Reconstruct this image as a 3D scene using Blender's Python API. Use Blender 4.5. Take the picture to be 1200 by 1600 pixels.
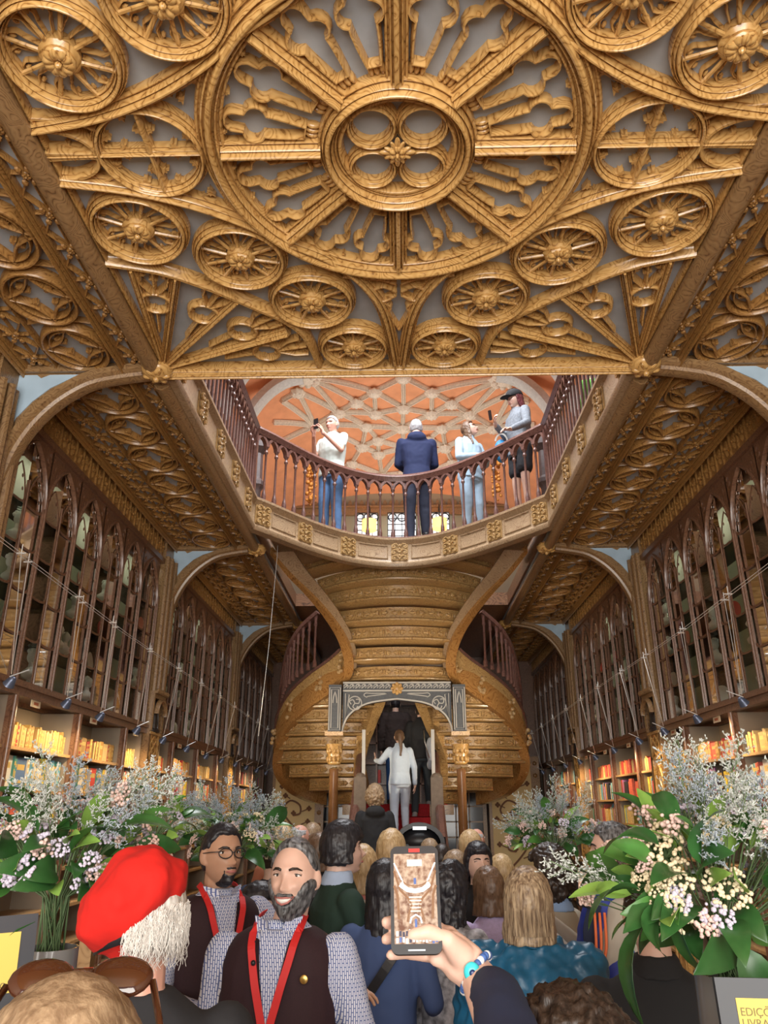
import bpy, math, random
from mathutils import Vector, Matrix, noise
random.seed(7)
PI = math.pi
scene = bpy.context.scene
for o in list(bpy.data.objects): bpy.data.objects.remove(o)
COL = scene.collection

# ---------------------------------------------------------------- camera, world, lights, exposure
FPX = 1190.0; CAMZ = 1.9
TILT = math.atan(468 / FPX); YAW = math.atan(30 / math.hypot(FPX, 468))
cam_d = bpy.data.cameras.new('camera'); cam = bpy.data.objects.new('camera', cam_d); COL.objects.link(cam)
cam_d.sensor_fit = 'VERTICAL'; cam_d.sensor_height = 24.0; cam_d.lens = 24.0 * FPX / 1600
cam_d.clip_start = 0.05; cam_d.clip_end = 200
cam.location = (0, 0, CAMZ); cam.rotation_euler = (PI / 2 + TILT, 0, YAW)
scene.camera = cam
scene.view_settings.view_transform = 'Standard'; scene.view_settings.look = 'None'
scene.view_settings.gamma = 1.0; scene.view_settings.use_curve_mapping = False
scene.view_settings.exposure = 0.45
world = bpy.data.worlds.new('world'); scene.world = world; world.use_nodes = True
world.node_tree.nodes['Background'].inputs[0].default_value = (0.86, 0.92, 1.0, 1)
world.node_tree.nodes['Background'].inputs[1].default_value = 0.3

def area_light(name, loc, rot, size, size_y, power, color):
    l = bpy.data.lights.new(name, 'AREA'); l.shape = 'RECTANGLE'; l.size = size; l.size_y = size_y
    l.energy = power; l.color = color
    o = bpy.data.objects.new(name, l); COL.objects.link(o); o.location = loc; o.rotation_euler = rot
    return o
# daylight through the tall entrance window behind the camera (faces +Y, a little upward)
area_light('entrance_daylight', (0, -3.4, 2.7), (math.radians(116), 0, 0), 6.0, 4.2, 540, (1.0, 0.95, 0.88))
# daylight from the stained glass skylight over the open well
area_light('skylight_daylight', (0, 7.6, 9.6), (0, 0, 0), 3.0, 4.2, 490, (0.95, 0.97, 1.0))
# daylight in the upper room beyond the stair
area_light('upper_room_daylight', (0, 14.2, 6.6), (PI, 0, 0), 4.0, 3.0, 88, (1.0, 0.93, 0.85))

# ---------------------------------------------------------------- calibrated helpers to read sizes in metres
def _axes():
    ct, st = math.cos(TILT), math.sin(TILT)
    f = Vector((-math.sin(YAW) * ct, math.cos(YAW) * ct, st)); r = Vector((math.cos(YAW), math.sin(YAW), 0))
    return r, r.cross(f), f
_R, _U, _F = _axes()
def atY(px, py, Y):
    d = (px - 600) * _R + (800 - py) * _U + FPX * _F
    return Vector((0, 0, CAMZ)) + d * (Y / d.y)
def atZ(px, py, Z):
    d = (px - 600) * _R + (800 - py) * _U + FPX * _F
    return Vector((0, 0, CAMZ)) + d * ((Z - CAMZ) / d.z)

# ---------------------------------------------------------------- materials
MATS = {}
def _new(name):
    m = bpy.data.materials.new(name); m.use_nodes = True; MATS[name] = m
    nt = m.node_tree; b = nt.nodes['Principled BSDF']
    return m, nt, b
def plain(name, col, rough=0.6, metal=0.0, coat=0.0, emit=None, estr=0.0, spec=None, noise_amt=0.0, nscale=20.0, bump=0.0, sheen=0.0, trans=0.0, sss=0.0):
    m, nt, b = _new(name)
    b.inputs['Base Color'].default_value = (*col, 1); b.inputs['Roughness'].default_value = rough
    b.inputs['Metallic'].default_value = metal; b.inputs['Coat Weight'].default_value = coat
    if sheen: b.inputs['Sheen Weight'].default_value = sheen
    if trans: b.inputs['Transmission Weight'].default_value = trans
    if spec is not None: b.inputs['Specular IOR Level'].default_value = spec
    if sss:
        b.inputs['Subsurface Weight'].default_value = sss; b.inputs['Subsurface Scale'].default_value = 0.01
        b.inputs['Subsurface Radius'].default_value = (1, .35, .2)
    if emit: b.inputs['Emission Color'].default_value = (*emit, 1); b.inputs['Emission Strength'].default_value = estr
    if noise_amt or bump:
        tc = nt.nodes.new('ShaderNodeTexCoord'); n = nt.nodes.new('ShaderNodeTexNoise')
        n.inputs['Scale'].default_value = nscale; n.inputs['Detail'].default_value = 4
        nt.links.new(tc.outputs['Object'], n.inputs['Vector'])
        if noise_amt:
            r = nt.nodes.new('ShaderNodeValToRGB')
            r.color_ramp.elements[0].position = .3; r.color_ramp.elements[1].position = .7
            r.color_ramp.elements[0].color = (*[c * (1 - noise_amt) for c in col], 1)
            r.color_ramp.elements[1].color = (*[min(1, c * (1 + noise_amt)) for c in col], 1)
            nt.links.new(n.outputs['Fac'], r.inputs[0]); nt.links.new(r.outputs[0], b.inputs['Base Color'])
        if bump:
            bp = nt.nodes.new('ShaderNodeBump'); bp.inputs['Strength'].default_value = bump; bp.inputs['Distance'].default_value = .01
            nt.links.new(n.outputs['Fac'], bp.inputs['Height']); nt.links.new(bp.outputs[0], b.inputs['Normal'])
    return m
def wood(name, light, mid, dark, rough=0.32, scale=9.0, stretch=(1, 1, 1), coat=0.25, bump=0.25):
    m, nt, b = _new(name); N = nt.nodes; L = nt.links
    tc = N.new('ShaderNodeTexCoord'); mp = N.new('ShaderNodeMapping'); mp.inputs['Scale'].default_value = stretch
    L.new(tc.outputs['Object'], mp.inputs[0])
    n1 = N.new('ShaderNodeTexNoise'); n1.inputs['Scale'].default_value = scale * .75; n1.inputs['Detail'].default_value = 1.5; n1.inputs['Distortion'].default_value = .3
    L.new(mp.outputs[0], n1.inputs['Vector'])
    mul = N.new('ShaderNodeMath'); mul.operation = 'MULTIPLY'; mul.inputs[1].default_value = 34; L.new(n1.outputs['Fac'], mul.inputs[0])
    sn = N.new('ShaderNodeMath'); sn.operation = 'PINGPONG'; sn.inputs[1].default_value = 1.0; L.new(mul.outputs[0], sn.inputs[0])
    n2 = N.new('ShaderNodeTexNoise'); n2.inputs['Scale'].default_value = scale * 5; n2.inputs['Detail'].default_value = 5; L.new(mp.outputs[0], n2.inputs['Vector'])
    add = N.new('ShaderNodeMath'); add.operation = 'ADD'; L.new(sn.outputs[0], add.inputs[0])
    m2 = N.new('ShaderNodeMath'); m2.operation = 'MULTIPLY_ADD'; m2.inputs[1].default_value = .9; m2.inputs[2].default_value = -.45
    L.new(n2.outputs['Fac'], m2.inputs[0]); L.new(m2.outputs[0], add.inputs[1])
    r = N.new('ShaderNodeValToRGB'); e = r.color_ramp.elements
    e[0].position = .0; e[0].color = (*dark, 1); e[1].position = 1.0; e[1].color = (*light, 1)
    k = r.color_ramp.elements.new(.14); k.color = (*mid, 1)
    k = r.color_ramp.elements.new(.55); k.color = (*[(a + c) / 2 for a, c in zip(mid, light)], 1)
    L.new(add.outputs[0], r.inputs[0]); L.new(r.outputs[0], b.inputs['Base Color'])
    b.inputs['Roughness'].default_value = rough; b.inputs['Coat Weight'].default_value = coat; b.inputs['Coat Roughness'].default_value = .2
    bp = N.new('ShaderNodeBump'); bp.inputs['Strength'].default_value = bump; bp.inputs['Distance'].default_value = .003
    L.new(n2.outputs['Fac'], bp.inputs['Height']); L.new(bp.outputs[0], b.inputs['Normal'])
    return m
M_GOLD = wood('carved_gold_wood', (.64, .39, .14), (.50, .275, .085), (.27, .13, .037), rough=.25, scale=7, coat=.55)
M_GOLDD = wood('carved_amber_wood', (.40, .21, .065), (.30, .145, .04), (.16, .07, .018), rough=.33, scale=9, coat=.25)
M_OAK = wood('grained_oak', (.40, .28, .165), (.32, .21, .12), (.20, .12, .06), rough=.4, scale=7, coat=.15)
M_ARCH = wood('brown_arch_wood', (.33, .20, .09), (.25, .14, .06), (.14, .07, .03), rough=.35, scale=8, coat=.3)
M_STAIR = wood('stair_wood', (.50, .32, .13), (.38, .22, .08), (.22, .115, .04), rough=.3, scale=6, coat=.35)
M_ORANGEW = wood('polished_orange_wood', (.42, .215, .07), (.33, .155, .045), (.20, .085, .022), rough=.22, scale=5, coat=.5)
M_DARKW = wood('dark_cabinet_wood', (.21, .105, .06), (.155, .072, .04), (.10, .045, .025), rough=.34, scale=7, coat=.3)
M_RAIL = wood('mahogany_rail', (.17, .08, .062), (.125, .055, .043), (.07, .028, .022), rough=.36, scale=6, coat=.2)
M_SHELF = wood('shelf_wood', (.50, .31, .14), (.43, .255, .11), (.33, .18, .07), rough=.45, scale=6, coat=.1)
M_PANELG = plain('grey_plaster', (.36, .39, .42), .75, noise_amt=.12, nscale=6)
M_BLUEG = plain('pale_blue_paint', (.42, .55, .66), .7, noise_amt=.08, nscale=5)
M_PEACH = plain('orange_plaster', (.80, .36, .18), .8, noise_amt=.1, nscale=4)
M_PINK = plain('pink_plaster', (.78, .48, .38), .8, noise_amt=.06, nscale=4)
M_CREAM = plain('cream_stone', (.78, .70, .58), .7, noise_amt=.12, nscale=25, bump=.2)
M_BROWNBACK = plain('taupe_back_panel', (.30, .24, .175), .7, noise_amt=.06, nscale=5)
M_DARK = plain('shadow_brown', (.05, .03, .02), .7)
M_FLOOR = wood('worn_floorboards', (.30, .15, .07), (.2, .09, .04), (.08, .04, .02), rough=.4, scale=5)
M_WHITE = plain('white_plaster_cast', (.80, .78, .72), .55)
M_METAL = plain('brushed_steel', (.65, .65, .65), .35, metal=1)
M_BLACK = plain('black_plastic', (.015, .015, .018), .35)
M_SLATE = plain('slate_grey_paint', (.085, .09, .10), .5, noise_amt=.15, nscale=30)
M_PEWTER = plain('pale_carved_line', (.48, .46, .43), .5)
M_RED = plain('red_carpet', (.35, .01, .015), .9, noise_amt=.2, nscale=60)
def glass_mat(name, tint=(1, 1, 1), refl=.10):
    m, nt, b = _new(name); N = nt.nodes; L = nt.links; N.remove(b)
    out = [n for n in N if n.type == 'OUTPUT_MATERIAL'][0]
    t = N.new('ShaderNodeBsdfTransparent'); t.inputs[0].default_value = (*tint, 1)
    g = N.new('ShaderNodeBsdfGlossy'); g.inputs['Roughness'].default_value = .04
    fr = N.new('ShaderNodeFresnel'); fr.inputs[0].default_value = 1.16
    mx = N.new('ShaderNodeMixShader'); L.new(fr.outputs[0], mx.inputs[0]); L.new(t.outputs[0], mx.inputs[1]); L.new(g.outputs[0], mx.inputs[2])
    L.new(mx.outputs[0], out.inputs[0]); return m
M_GLASS = glass_mat('cabinet_glass', (.92, .95, .92))

# ---------------------------------------------------------------- mesh builder
class MB:
    def __init__(s): s.v = []; s.f = []; s.m = []; s.cur = 0
    def add(s, vs, fs):
        o = len(s.v); s.v.extend([tuple(p) for p in vs])
        for f in fs: s.f.append(tuple(i + o for i in f)); s.m.append(s.cur)
    def box(s, c, d, rz=0.0, M=None):
        x, y, z = d[0] / 2, d[1] / 2, d[2] / 2; vs = []
        cr, sr = math.cos(rz), math.sin(rz)
        for sx in (-1, 1):
            for sy in (-1, 1):
                for sz in (-1, 1):
                    p = Vector((sx * x, sy * y, sz * z))
                    if M: p = M @ p
                    p = Vector((p.x * cr - p.y * sr, p.x * sr + p.y * cr, p.z))
                    vs.append(p + Vector(c))
        s.add(vs, [(0, 1, 3, 2), (4, 6, 7, 5), (0, 4, 5, 1), (2, 3, 7, 6), (0, 2, 6, 4), (1, 5, 7, 3)])
    def box2(s, a, b):
        s.box([(a[i] + b[i]) / 2 for i in range(3)], [abs(b[i] - a[i]) for i in range(3)])
    def sweep(s, path, prof, n=(0, 0, -1), closed=False, caps=True, scales=None):
        P = [Vector(p) for p in path]; k = len(P); m = len(prof); N0 = n if callable(n) else None
        vs = []
        for i in range(k):
            if closed: t = P[(i + 1) % k] - P[i - 1]
            else: t = P[min(i + 1, k - 1)] - P[max(i - 1, 0)]
            if t.length < 1e-9: t = Vector((0, 1, 0))
            t.normalize(); nn = Vector(N0(i)) if N0 else Vector(n)
            side = t.cross(nn)
            if side.length < 1e-6: side = t.cross(Vector((1, 0, 0)))
            side.normalize(); up = side.cross(t).normalized()
            sc = scales[i] if scales else 1.0
            for a, b in prof: vs.append(P[i] + side * (a * sc) + up * (b * sc))
        fs = []
        for i in range(k if closed else k - 1):
            j = (i + 1) % k
            for q in range(m):
                r = (q + 1) % m
                fs.append((i * m + q, i * m + r, j * m + r, j * m + q))
        if not closed and caps:
            fs.append(tuple(range(m - 1, -1, -1))); fs.append(tuple((k - 1) * m + q for q in range(m)))
        s.add(vs, fs)
    def tube(s, path, r, seg=6, closed=False, scales=None):
        prof = [(r * math.cos(2 * PI * q / seg), r * math.sin(2 * PI * q / seg)) for q in range(seg)]
        P = [Vector(p) for p in path]; t = P[-1] - P[0]
        n = (0, 0, 1) if abs(t.normalized().z if t.length else 0) < .9 else (0, 1, 0)
        s.sweep(path, prof, n=n, closed=closed, scales=scales)
    def lathe(s, prof, o=(0, 0, 0), seg=12, M=None, sx=1.0, sy=1.0, lobes=0, amp=0.0):
        vs = []; O = Vector(o)
        for r, z in prof:
            for q in range(seg):
                a = 2 * PI * q / seg; rr = r * (1 + amp * math.cos(lobes * a)) if lobes else r
                p = Vector((rr * math.cos(a) * sx, rr * math.sin(a) * sy, z))
                if M: p = M @ p
                vs.append(p + O)
        fs = []
        for i in range(len(prof) - 1):
            for q in range(seg):
                r = (q + 1) % seg; fs.append((i * seg + q, i * seg + r, (i + 1) * seg + r, (i + 1) * seg + q))
        fs.append(tuple(range(seg - 1, -1, -1))); fs.append(tuple((len(prof) - 1) * seg + q for q in range(seg)))
        s.add(vs, fs)
    def ball(s, c, r, seg=10, rings=6, M=None, fn=None):
        if not hasattr(r, '__len__'): r = (r, r, r)
        vs = []; C = Vector(c)
        for i in range(rings + 1):
            th = PI * i / rings
            for q in range(seg):
                a = 2 * PI * q / seg
                d = Vector((math.sin(th) * math.cos(a), math.sin(th) * math.sin(a), math.cos(th)))
                p = Vector((d.x * r[0], d.y * r[1], d.z * r[2]))
                if fn: p = fn(p, d)
                if M: p = M @ p
                vs.append(p + C)
        fs = []
        for i in range(rings):
            for q in range(seg):
                k = (q + 1) % seg; fs.append((i * seg + q, (i + 1) * seg + q, (i + 1) * seg + k, i * seg + k))
        s.add(vs, fs)
    def capsule(s, a, b, ra, rb, seg=10, fl=1.0, nn=None):
        a = Vector(a); b = Vector(b); t = (b - a); L = t.length
        if L < 1e-6: return
        t.normalize(); n = Vector(nn) if nn else (Vector((0, 0, 1)) if abs(t.z) < .9 else Vector((0, 1, 0)))
        side = t.cross(n).normalized(); up = side.cross(t).normalized()
        rows = []
        for k in (-1, -.8, -.45, 0): rows.append((a + t * (k * ra), ra * math.sqrt(max(0, 1 - k * k)) + 1e-4))
        for k in (0, .45, .8, 1): rows.append((b + t * (k * rb), rb * math.sqrt(max(0, 1 - k * k)) + 1e-4))
        vs = []
        for p, r in rows:
            for q in range(seg):
                an = 2 * PI * q / seg; vs.append(p + side * (r * math.cos(an)) + up * (r * fl * math.sin(an)))
        fs = []
        for i in range(len(rows) - 1):
            for q in range(seg):
                k = (q + 1) % seg; fs.append((i * seg + q, i * seg + k, (i + 1) * seg + k, (i + 1) * seg + q))
        fs.append(tuple(range(seg - 1, -1, -1))); fs.append(tuple((len(rows) - 1) * seg + q for q in range(seg)))
        s.add(vs, fs)
    def loft(s, rings, closed=True, cap=True):
        n = len(rings[0]); vs = [p for r in rings for p in r]; fs = []
        for i in range(len(rings) - 1):
            for q in range(n if closed else n - 1):
                k = (q + 1) % n; fs.append((i * n + q, i * n + k, (i + 1) * n + k, (i + 1) * n + q))
        if cap and closed:
            fs.append(tuple(range(n - 1, -1, -1))); fs.append(tuple((len(rings) - 1) * n + q for q in range(n)))
        s.add(vs, fs)
    def prism(s, poly, f3, d0, d1):
        """2D polygon; f3(u,v,d)->3D"""
        n = len(poly); vs = [f3(u, v, d0) for u, v in poly] + [f3(u, v, d1) for u, v in poly]
        fs = [tuple(range(n)), tuple(range(2 * n - 1, n - 1, -1))] + [(i, (i + 1) % n, n + (i + 1) % n, n + i) for i in range(n)]
        s.add(vs, fs)
    def merge(s, o, M=None, T=(0, 0, 0)):
        k = len(s.v); T = Vector(T)
        for p in o.v:
            p = Vector(p)
            if M is not None: p = M @ p
            s.v.append(tuple(p + T))
        for f, mm in zip(o.f, o.m): s.f.append(tuple(i + k for i in f)); s.m.append(mm)
    def mesh(s, name, mats, smooth=False, fix=True):
        me = bpy.data.meshes.new(name); me.from_pydata(s.v, [], s.f)
        for m in (mats if isinstance(mats, (list, tuple)) else [mats]): me.materials.append(m)
        if len(me.materials) > 1: me.polygons.foreach_set('material_index', s.m)
        if fix:
            import bmesh
            bm = bmesh.new(); bm.from_mesh(me); bmesh.ops.recalc_face_normals(bm, faces=bm.faces); bm.to_mesh(me); bm.free()
        if smooth: me.shade_smooth() if smooth is True else smooth_angle(me, smooth)
        me.update(); return me
    def build(s, name, mats, parent=None, smooth=False, fix=True, loc=None):
        o = bpy.data.objects.new(name, s.mesh(name, mats, smooth, fix)); COL.objects.link(o)
        if parent is not None: o.parent = parent
        if loc is not None: o.location = loc
        return o
def smooth_angle(me, deg=40):
    me.shade_smooth()
    try: me.set_sharp_from_angle(angle=math.radians(deg))
    except Exception: pass

def tag(o, label=None, cat=None, group=None, kind=None):
    if label: o['label'] = label
    if cat: o['category'] = cat
    if group: o['group'] = group
    if kind: o['kind'] = kind
    return o
def empty(name, loc=(0, 0, 0), label=None, cat=None, group=None, kind=None, rz=0.0, parent=None):
    o = bpy.data.objects.new(name, None); COL.objects.link(o); o.location = loc; o.rotation_euler = (0, 0, rz)
    o.empty_display_size = .1
    if parent: o.parent = parent
    return tag(o, label, cat, group, kind)
KIDS = {}
def copy_tree(o, parent=None):
    c = o.copy(); COL.objects.link(c)
    if parent is not None: c.parent = parent
    for ch in list(o.children): copy_tree(ch, c)
    return c
def crom(pts, n=6, closed=False):
    P = [Vector(p) for p in pts]; k = len(P); out = []
    for i in range(k if closed else k - 1):
        if closed: a, b, c, d = P[i - 1], P[i], P[(i + 1) % k], P[(i + 2) % k]
        else: a, b, c, d = P[max(i - 1, 0)], P[i], P[i + 1], P[min(i + 2, k - 1)]
        for q in range(n):
            t = q / n
            out.append(.5 * ((2 * b) + (c - a) * t + (2 * a - 5 * b + 4 * c - d) * t * t + (3 * b - a - 3 * c + d) * t ** 3))
    if not closed: out.append(P[-1])
    return out
def circle(cx, cy, r, z, n=32, a0=0.0, a1=2 * PI):
    full = abs(a1 - a0 - 2 * PI) < 1e-6; m = n if full else n + 1
    return [Vector((cx + r * math.cos(a0 + (a1 - a0) * i / n), cy + r * math.sin(a0 + (a1 - a0) * i / n), z)) for i in range(m)]
def lerp(a, b, t): return a + (b - a) * t

# ================================================================= ceiling of the front hall
ZC = 5.17                                   # plaster field; carved ribs hang below it
def rib(w, d):                              # moulded rib section: half width, depth
    return [(-w, 0), (-w, d * .35), (-w * .72, d * .5), (-w * .62, d * .82), (-w * .3, d), (w * .3, d), (w * .62, d * .82), (w * .72, d * .5), (w, d * .35), (w, 0)]
def rib3(w, d):                             # richer section with a central roll
    h = [(-w, 0), (-w, d * .40), (-w * .90, d * .52), (-w * .78, d * .50), (-w * .70, d * .38), (-w * .62, d * .40), (-w * .54, d * .70), (-w * .44, d * .76), (-w * .34, d * .58), (-w * .28, d * .60), (-w * .20, d * .94), (-w * .08, d)]
    return h + [(-a, b) for a, b in reversed(h)]
def flower(mb, c, r, petals=8, down=True, depth=.03, M=None):
    c = Vector(c); sg = -1 if down else 1
    base = MB(); base.lathe([(r * .95, 0), (r, sg * depth * .35), (r * .9, sg * depth * .6), (r * .3, sg * depth * .6)], seg=max(8, petals))
    for k in range(petals):
        a = 2 * PI * (k + .5) / petals; R = Matrix.Rotation(a, 3, 'Z')
        base.ball(R @ Vector((r * .58, 0, sg * depth * .65)), (r * .36, r * .30, depth * .32), seg=8, rings=5, M=None if False else R)
    base.ball((0, 0, sg * depth * .9), (r * .22, r * .22, depth * .5), seg=8, rings=6)
    mb.merge(base, M=M, T=c)
def leafcusp(mb, p, d, s, z0, z1):           # small pointed cusp standing off a rib in direction d
    p = Vector(p); d = Vector(d).normalized(); t = Vector((-d.y, d.x, 0))
    pts = [(-.9, 0), (-.35, .35), (-.5, .75), (-.12, .7), (0, 1.15), (.12, .7), (.5, .75), (.35, .35), (.9, 0)]
    poly = [(p + t * (a * s) + d * (b * s)) for a, b in pts]
    n = len(poly); vs = [Vector((q.x, q.y, z0)) for q in poly] + [Vector((q.x, q.y, z1)) for q in poly]
    fs = [tuple(range(n)), tuple(range(2 * n - 1, n - 1, -1))] + [(i, (i + 1) % n, n + (i + 1) % n, n + i) for i in range(n)]
    mb.add(vs, fs)
CY = 3.0
ceil_main = empty('ceiling', (0, CY, ZC), 'carved gold timber ceiling over the front hall with a great central rose', kind='structure')
def cpart(mb, name, mat=M_GOLD, parent=ceil_main, smooth=35): return mb.build(name, mat, parent, smooth)
# all parts are modelled in the panel's own frame: origin at the rose centre, z = 0 at the plaster
mb = MB(); mb.box2((-1.9, -2.15, 0), (1.9, 2.15, .05)); cpart(mb, 'plaster_field', M_PANELG, smooth=False)
# great ring
mb = MB(); mb.sweep(circle(0, 0, .965, 0, 96), rib3(.07, .12), closed=True); cpart(mb, 'rose_ring')
mb = MB(); mb.sweep(circle(0, 0, .365, 0, 64), rib3(.05, .13), closed=True); mb.sweep(circle(0, 0, .30, 0, 64), rib(.02, .07), closed=True); cpart(mb, 'hub_ring')
mb = MB()
for sx in (-1, 1):
    for sy in (-1, 1): mb.sweep(circle(sx * .132, sy * .132, .118, 0, 36), rib3(.026, .075), closed=True)
cpart(mb, 'quatrefoil')
mb = MB(); flower(mb, (0, 0, -.075), .05, 6, depth=.035)
for k in range(4):
    R = Matrix.Rotation(k * PI / 2, 3, 'Z'); mb.ball(R @ Vector((.055, 0, -.08)), (.04, .016, .015), M=R); mb.ball(R @ Vector((.045, .022, -.085)), (.028, .012, .012), M=Matrix.Rotation(k * PI / 2 + .5, 3, 'Z')); mb.ball(R @ Vector((.045, -.022, -.085)), (.028, .012, .012), M=Matrix.Rotation(k * PI / 2 - .5, 3, 'Z'))
cpart(mb, 'hub_flower')
for k in range(8):
    a = k * PI / 4; R = Matrix.Rotation(a, 3, 'Z'); mb = MB()
    mb.sweep([R @ Vector((.40, 0, 0)), R @ Vector((.92, 0, 0))], rib3(.055, .115)); cpart(mb, 'rose_spoke')
def light_outline(hw, r0, r1):
    pts = [(.30, 0), (.44, .2), (.62, .45), (.64, .56), (.42, .60), (.74, .62), (.98, .70), (.94, .79), (.70, .84), (.40, .82), (.52, .90), (.34, .98), (.12, 1.01)]
    right = [(r0 + (r1 - r0) * v, u) for u, v in pts]
    full = [(r, u) for r, u in right] + [(r, -u) for r, u in reversed(right)]
    return [Vector((r, u * hw, 0)) for r, u in full]
for k in range(16):
    a = (k + .5) * PI / 8; side = 1 if k % 2 else -1
    R = Matrix.Rotation(a - side * .022, 3, 'Z'); mb = MB()
    half = [(.034, .482), (.052, .58), (.062, .655)] + [(.053 + .054 * math.cos(math.radians(t)), .735 + .054 * math.sin(math.radians(t))) for t in (-80, -50, -20, 10, 35, 55)] + [(.054, .793)] + [(.055 * math.cos(math.radians(t)), .835 + .055 * math.sin(math.radians(t))) for t in (-15, 15, 45, 70)]
    o = [Vector((r_, l_, 0)) for l_, r_ in half] + [Vector((r_, -l_, 0)) for l_, r_ in reversed(half)]
    mb.sweep([R @ p for p in o], rib(.0125, .06), closed=True)
    # carved foliage at the foot of the light
    for q in (-.028, 0, .028): mb.ball(R @ Vector((.445, q, -.012)), (.04, .017, .03), M=R)
    mb.box2 if False else None
    cpart(mb, 'lancet_tracery')
mb = MB()
for k in range(24):
    a = (k + .5) * PI / 12; leafcusp(mb, (math.cos(a) * .90, math.sin(a) * .90, 0), (-math.cos(a), -math.sin(a), 0), .022, 0, -.05)
    leafcusp(mb, (math.cos(a) * 1.03, math.sin(a) * 1.03, 0), (math.cos(a), math.sin(a), 0), .03, 0, -.04)
cpart(mb, 'ring_cusps')

def quad(fn):                                # build a motif in all four corners
    for sx in (-1, 1):
        for sy in (-1, 1): fn(sx, sy)
# big arcs sweeping round the corners
arc_out = [(-1.84, .17), (-1.49, .235), (-1.17, .35), (-.9, .50), (-.68, .665), (-.43, .83), (-.23, 1.08), (-.10, 1.42), (-.03, 2.05)]
arc_in = [(-1.84, .84), (-1.52, .93), (-1.24, 1.10), (-.98, 1.31), (-.79, 1.48), (-.68, 1.68), (-.62, 2.05)]
def arcs(sx, sy):
    mb = MB(); mb.sweep(crom([(x * -sx * -1 if False else x * (-sx) * -1, y * sy, 0) for x, y in arc_out], 7), rib3(.048, .105)); cpart(mb, 'sweeping_rib')
    mb = MB(); mb.sweep(crom([(x * sx, y * sy, 0) for x, y in arc_in], 7), rib(.034, .085)); cpart(mb, 'sweeping_rib')
quad(arcs)
wheels = [((-1.54, .555), .262), ((-.985, .815), .262), ((-.585, 1.255), .262), ((-.335, 1.81), .235)]
def make_wheel(r, kind):
    mb = MB(); mb.sweep(circle(0, 0, r, 0, 48), rib3(.036, .10), closed=True)
    rng = MB()
    n = 10 if kind else 8
    for k in range(n):
        R = Matrix.Rotation((k + .5) * 2 * PI / n, 3, 'Z')
        rng.sweep([R @ Vector((r * .25, 0, -.055)), R @ Vector((r * .95, 0, -.04))], [(.011 * math.cos(q * PI / 3), .011 * math.sin(q * PI / 3)) for q in range(6)])
    # carved rosette behind the spokes
    for k in range(n * 2):
        R = Matrix.Rotation(k * PI / n, 3, 'Z')
        rng.sweep([R @ p for p in crom([(r * .35, 0, 0), (r * .6, r * .06, 0), (r * .72, r * .11, 0), (r * .86, r * .04, 0), (r * .93, -r * .06, 0)], 2)], rib(.008, .028))
        rng.ball(R @ Vector((r * .78, 0, -.012)), (r * .07, r * .045, .012), seg=6, rings=4, M=R)
    fl = MB(); seg = 8
    fl.lathe([(.088, .0), (.094, -.06), (.078, -.078), (.03, -.078)], seg=8 if kind else 24)
    flower(fl, (0, 0, -.075), .076, 10 if kind == 0 else 8, depth=.04)
    return mb.mesh('wheel_ring', M_GOLD, 35), rng.mesh('wheel_tracery', M_GOLD, 35), fl.mesh('wheel_boss', M_GOLD, 35)
WM = {}
for i, ((wx, wy), wr) in enumerate(wheels):
    key = (wr, i % 2)
    if key not in WM: WM[key] = make_wheel(wr, i % 2)
    for sx in (-1, 1):
        for sy in (-1, 1):
            o = bpy.data.objects.new('wheel', WM[key][0]); COL.objects.link(o); o.parent = ceil_main; o.location = (wx * sx, wy * sy, 0)
            for nm, me in (('wheel_tracery', WM[key][1]), ('wheel_boss', WM[key][2])):
                c = bpy.data.objects.new(nm, me); COL.objects.link(c); c.parent = o
def cross(sx):
    mb = MB(); cx = 1.295 * sx
    mb.sweep(circle(cx, 0, .27, 0, 48), rib3(.032, .09), closed=True)
    mb.sweep([(cx - .27, 0, 0), (cx + .27, 0, 0)], rib3(.026, .08)); mb.sweep([(cx + sx * .27, 0, 0), (1.84 * sx, 0, 0)], rib3(.026, .08))
    mb.sweep([(cx, -.26, 0), (cx, .26, 0)], rib(.02, .075))
    for k in range(8):
        a = k * PI / 4 + PI / 8; leafcusp(mb, (cx + .245 * math.cos(a), .245 * math.sin(a), 0), (-math.cos(a), -math.sin(a), 0), .04, 0, -.045)
    for k in range(4):
        for q in (-1, 1):
            a = k * PI / 2; d = Vector((math.cos(a), math.sin(a), 0)); t = Vector((-d.y, d.x, 0)) * q
            leafcusp(mb, Vector((cx, 0, 0)) + d * .13 + t * .018, t, .035, 0, -.045)
    for q in (-1, 1):
        mb.sweep(crom([(sx * 1.84, q * .02, 0), (sx * 1.66, q * .01, 0), (sx * 1.58, q * .02, 0), (sx * 1.62, q * .10, 0), (sx * 1.72, q * .15, 0), (sx * 1.84, q * .16, 0)], 5), rib(.024, .075))
        mb.sweep(crom([(sx * 1.52, q * .14, 0), (sx * 1.64, q * .2, 0), (sx * 1.84, q * .225, 0)], 5), rib(.02, .06))
        leafcusp(mb, (sx * 1.72, q * .03, 0), (0, q, 0), .03, 0, -.04)
        for (x, y, dx, dy) in ((1.04, .30, 1, .4), (1.12, .33, -.4, 1), (1.03, .40, .5, 1)):
            leafcusp(mb, (sx * x, q * y, 0), (sx * dx, q * dy, 0), .035, 0, -.04)
    cpart(mb, 'cross_circle')
cross(-1); cross(1)
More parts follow.
